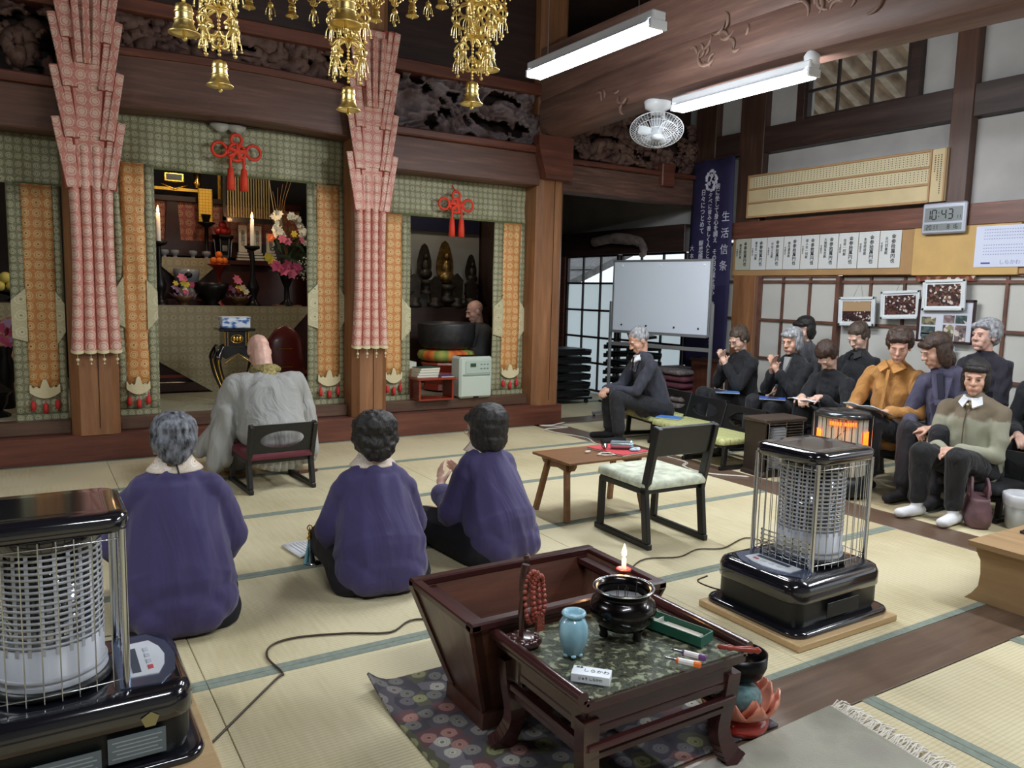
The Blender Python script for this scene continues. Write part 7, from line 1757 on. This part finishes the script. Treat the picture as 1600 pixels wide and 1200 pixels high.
# ---------- kneeling figures in purple ----------
PUR = cloth('purple_happi_cloth', (60, 52, 96), .05, 3, .32, 350, (1.2, 1.2, .35), .2)
NAVY = plain('dark_navy_skirt', (18, 18, 30), .8)
SUR = brocade('pale_embroidered_stole', (206, 190, 172), (224, 214, 200), (206, 140, 80), .05, r=.3, metal=.0)
def kneeler(label, x, y, rz, hair, style, hz, width=1.0, hy=.14, headf=(0, 1, -.15), tiltx=0, clip=False, glasses=False, hsz=1.0):
    t = thing('person', label, 'person', (x, y, 0), rz)
    top = hz-.235; SH = V((0, .10, top)); hc = V((tiltx, hy, hz-.105)); F = frame3(headf); hd, P_ = head_shapes(hc, F, .97)
    nb = V((tiltx*.5, .105, top+.05))
    b = list(hd)+[('c', nb+V((0, 0, -.05)), P_(0, -.02, -.05), .048, .044), ('c', (0, .0, .16), (0, .08, top-.10), .11, .11, (1, 0, 0), 1.2), ('c', (-.08, .09, top-.06), (.08, .09, top-.06), .04, .04)]
    for sg in (-1, 1):
        b += [('c', (sg*.12, .09, top-.10), (sg*.17, .13, top-.25), .036, .034), ('c', (sg*.17, .13, top-.25), (sg*.09, .34, top-.20), .036, .024), ('c', (sg*.09, .0, .14), (sg*.13, .42, .13), .085, .06), ('c', (sg*.13, .40, .07), (sg*.08, -.05, .05), .05, .04)]
        b += hand_shapes((sg*.08, .35, top-.20), (-sg*.3, .5, .7), (-sg, 0, 0), (0, -1, .3), .93, .2)
    fuse(b, 'body', SKIN['fair'], t, .0055, 3, .4, zmin=.004)
    fuse([('c', (-.10, .0, .12), (-.15, .42, .10), .12, .09), ('c', (.10, .0, .12), (.15, .42, .10), .12, .09), ('c', (-.08, -.11, .06), (.08, -.11, .06), .07, .07), ('c', (-.13, -.03, .06), (-.12, .3, .06), .1, .08), ('c', (.13, -.03, .06), (.12, .3, .06), .1, .08)], 'skirt', NAVY, t, .011, 4, .5, zmin=.003, fold=.004)
    w_ = width
    jk = [('c', (-.115*w_, .085, top-.05), (.115*w_, .085, top-.05), .070, .070), ('c', (-.06, .09, top-.01), (-.16*w_, .09, top-.085), .055, .062), ('c', (.06, .09, top-.01), (.16*w_, .09, top-.085), .055, .062), ('c', (0, .09, top-.01), (0, .11, top+.03), .08, .055, (1, 0, 0), 1.2),
          ('c', (0, .085, top-.10), (0, -.02, .17), .13, .165, (1, 0, 0), 1.28), ('c', (0, -.03, .17), (0, -.08, .11), .16, .125, (1, 0, 0), 1.35), ('c', (-.1, -.05, .10), (.1, -.05, .10), .10, .10), ('c', (-.09, -.13, .08), (.09, -.13, .08), .07, .07), ('c', (0, .0, .18), (0, .16, .22), .15, .13, (1, 0, 0), 1.3),
          ('c', (-.05*w_, -.0, .14), (-.12*w_, -.06, .11), .12, .105), ('c', (.05*w_, -.0, .14), (.12*w_, -.06, .11), .12, .105)]
    for sg in (-1, 1):
        sh = V((sg*.15*w_, .10, top-.09)); el = V((sg*.205*w_, .12, top-.26)); wr_ = V((sg*.10, .33, top-.22))
        jk += [('c', sh, el, .068, .074), ('c', el, el+V((-sg*.02, .02, -.06)), .078, .06), ('c', el, wr_*.8+el*.2, .07, .06), ('c', el+V((0, .04, -.03)), wr_*.75+el*.25+V((0, 0, -.12)), .055, .04)]
    fuse(jk, 'happi_coat', PUR, t, .0085, 5, .6, fold=.010, fs=(8, 5, 2.2), zmin=.015)
    # back pleat line, stole around neck
    q = []
    for i in range(15):
        a = pi*1.15*(i/14)-pi*1.075; q.append(nb+V((.088*cos(a), .075*sin(a)+.01, -.012+.03*(sin(a)+1)*.0+.035*(1+sin(a))*-.4)))
    st = MB(); g = []
    for i in range(17):
        a = -pi*1.12+pi*1.24*i/16
        g.append([nb+V((r*cos(a), r*.86*sin(a)+.012, z)) for r, z in ((.062, .030), (.076, .008), (.100, -.016), (.104, -.022))])
    solid(MB().sheet(g).build('stole', SUR, t), .005)
    if clip: MB().bar(nb+V((.0, -.058, .03)), nb+V((.012, -.09, -.02)), .004, .008).build('stole_clip', BLACK, t)
    fuse(hair_shapes(P_, F, hc, hsz, style), 'hair', HAIR[hair], t, .006, 2, .7, curl=.008 if style == 'curly' else .003, cs=34 if style == 'curly' else 55)
    face_parts(P_, F, t, .97, 'open')
    if glasses:
        q = MB()
        for sx in (-1, 1): q.tube([P_(sx*.031+.019*cos(a*pi/6), .098, -.006+.015*sin(a*pi/6)) for a in range(12)], .0016, 4, closed=True); q.tube([P_(sx*.05, .096, 0), P_(sx*.078, -.005, .0)], .0018, 4)
        q.build('glasses', CHROME, t)
    return t
kneeler('kneeling person in a purple coat with short grey hair, nearest the big stove', .46, 3.16, -.12, 'salt', 'short', .80, .96, .12, clip=True, hsz=1.04)
kneeler('kneeling person in a purple coat with curly black hair, middle of the three', 1.30, 3.18, -.12, 'black', 'curly', .735, .88, .10, hsz=1.12)
kneeler('kneeling person in a purple coat with a smooth black bob, nearest the low table', 1.96, 3.27, .18, 'black', 'bob', .735, .86, .10, hsz=1.14, headf=(-.25, 1, -.1), glasses=True)

# ---------- monk on the low chair ----------
def monk():
    t = thing('person', 'shaven monk in a pale grey robe seated on the low black chair', 'person', (1.40, 5.28, 0), .05)
    GR = cloth('pale_grey_robe', (158, 158, 154), .05, 5, .6, 250, (1.2, 1.2, .35))
    hc = V((0, .34, .865)); F = frame3((0, 1, -.95)); hd, P_ = head_shapes(hc, F, 1.03)
    b = list(hd)+[('c', (0, .22, .70), P_(0, -.04, -.02), .07, .066), ('c', (0, 0, .34), (0, .15, .58), .10, .10, (1, 0, 0), 1.15), ('c', (-.10, .17, .62), (.10, .17, .62), .04, .04)]
    for sg in (-1, 1):
        b += [('c', (sg*.18, .18, .60), (sg*.27, .25, .42), .04, .04), ('c', (sg*.27, .25, .42), (sg*.08, .45, .44), .04, .027), ('c', (sg*.1, 0, .33), (sg*.13, .45, .40), .08, .055), ('c', (sg*.13, .45, .40), (sg*.12, .42, .08), .05, .035), ('c', (sg*.12, .40, .05), (sg*.13, .56, .04), .035, .03)]
        b += hand_shapes((sg*.07, .46, .44), (-sg*.6, .6, .1), (0, -.3, -1), (0, .5, .8), .95, .4)
    fuse(b, 'body', SKIN['ruddy'], t, .0058, 3, .45, zmin=.004)
    rb = [('c', (-.17, .17, .645), (.17, .17, .645), .088, .088), ('c', (0, .17, .66), (0, .21, .72), .10, .07, (1, 0, 0), 1.3), ('c', (0, .15, .58), (0, .02, .34), .16, .17, (1, 0, 0), 1.35), ('c', (0, .0, .34), (0, .02, .28), .17, .15, (1, 0, 0), 1.35), ('c', (-.1, .05, .33), (-.14, .46, .36), .12, .11), ('c', (.1, .05, .33), (.14, .46, .36), .12, .11), ('c', (-.13, .46, .36), (-.14, .44, .10), .11, .12), ('c', (.13, .46, .36), (.14, .44, .10), .11, .12)]
    for sg in (-1, 1):
        rb += [('c', (sg*.20, .18, .64), (sg*.28, .24, .44), .09, .085), ('c', (sg*.28, .24, .44), (sg*.14, .42, .43), .085, .06)]
        rb += [('c', (sg*.27, .20, .46), (sg*.30, .16, .15), .07, .055, (0, 1, 0), 1.7), ('c', (sg*.30, .22, .40), (sg*.34, .28, .10), .06, .045, (0, 1, 0), 2.0)]
    rb += [('c', (-.29, .2, .40), (-.36, .16, .12), .07, .06, (0, 1, 0), 1.4), ('c', (-.33, .24, .36), (-.42, .30, .20), .05, .05)]
    fuse(rb, 'robe', GR, t, .010, 5, .6, fold=.013, fs=(8, 6, 2.6), zmin=.015)
    hem = MB(); g = []
    for i in range(30):
        f = i/29; x = -.19+.38*f
        g.append([(x*(.85+.3*k/4), -.205+.02*sin(i*1.9)+.012*k, .235-.13*k/4*(1-.5*(abs(f-.5)*2)**2)) for k in range(5)])
    solid(MB().sheet(g).build('robe_tail', plain('silver_grey_lining', (176, 176, 172), .7, bump=.2), t), .006)
    GC = plain('gold_brocade_collar', (150, 136, 84), .6, metal=.3, var=.3, vs=60, bump=.6, bs=120)
    fuse([('c', V((0, .21, .72))+V((.085*cos(a), .07*sin(a), .02-.03*sin(a))), V((0, .21, .72))+V((.085*cos(a+.5), .07*sin(a+.5), .02-.03*sin(a+.5))), .026, .026) for a in [-pi*1.05+.5*i for i in range(7)]]+[('e', (0, .13, .715), (.07, .03, .045))], 'gold_collar', GC, t, .008, 2, .7, curl=.004, cs=60)
    face_parts(P_, F, t, 1.03, 'closed')
monk()
tag(MB().bar((0, 0, .012), (.14, .02, .012), .022, .016).build('wooden_clapper', W_RED, loc=(1.60, 5.42, 0)), 'short reddish wooden stick lying on the mat beside the monk chair', 'stick')
# ---------- monk beside the bowl bell ----------
def monk2():
    t = thing('person', 'shaven monk in a dark grey robe kneeling beside the giant bowl bell', 'person', (4.27, 7.46, .3), B90-.1)
    hc = V((0, .12, .81)); F = frame3((0, 1, -.35)); hd, P_ = head_shapes(hc, F, 1.02)
    b = list(hd)+[('c', (0, .06, .64), P_(0, -.02, -.05), .052, .05), ('c', (0, 0, .2), (0, .06, .56), .12, .12, (1, 0, 0), 1.2), ('c', (-.15, .06, .6), (.15, .06, .6), .05, .05)]
    for sg in (-1, 1):
        b += [('c', (sg*.17, .06, .6), (sg*.22, .14, .36), .045, .038), ('c', (sg*.22, .14, .36), (sg*.08, .33, .36), .038, .026), ('c', (sg*.1, 0, .12), (sg*.13, .40, .1), .08, .06)]
        b += hand_shapes((sg*.07, .34, .36), (-sg*.5, .7, 0), (0, -.3, -1), (0, .5, .8), .95, .6)
    fuse(b, 'body', SKIN['ruddy'], t, .006, 3, .45, zmin=.003)
    DG = plain('dark_grey_robe', (70, 74, 78), .85, bump=.2, bs=200); 
    rb = [('c', (-.15, .06, .59), (.15, .06, .59), .08, .08), ('c', (0, .05, .54), (0, 0, .2), .15, .17, (1, 0, 0), 1.3), ('c', (-.1, 0, .13), (-.14, .42, .1), .12, .09), ('c', (.1, 0, .13), (.14, .42, .1), .12, .09), ('c', (0, .06, .6), (0, .07, .65), .08, .06)]
    for sg in (-1, 1): rb += [('c', (sg*.18, .06, .58), (sg*.24, .14, .36), .08, .08), ('c', (sg*.24, .14, .36), (sg*.12, .30, .35), .08, .06), ('c', (sg*.22, .2, .34), (sg*.18, .24, .14), .06, .05)]
    fuse(rb, 'robe', DG, t, .011, 4, .5, fold=.009, zmin=.003)
    LG = plain('light_grey_sash', (118, 124, 132), .8, bump=.2)
    for sx in (-1, 1): MB().tube(smooth_curve([(sx*.05, .02, .66), (sx*.09, .12, .62), (sx*.06, .21, .50), (sx*.04, .22, .36)], 5), [.02]*5+[.022]*5+[.024]*6, 8, sq=(1.6, .5)).build('sash', LG, t)
    MB().tube(smooth_curve([(-.02, .10, .655), (0, .165, .58), (.02, .18, .50)], 5), .008, 6).build('white_collar', WHITE, t)
    face_parts(P_, F, t, 1.02, 'closed')
monk2()
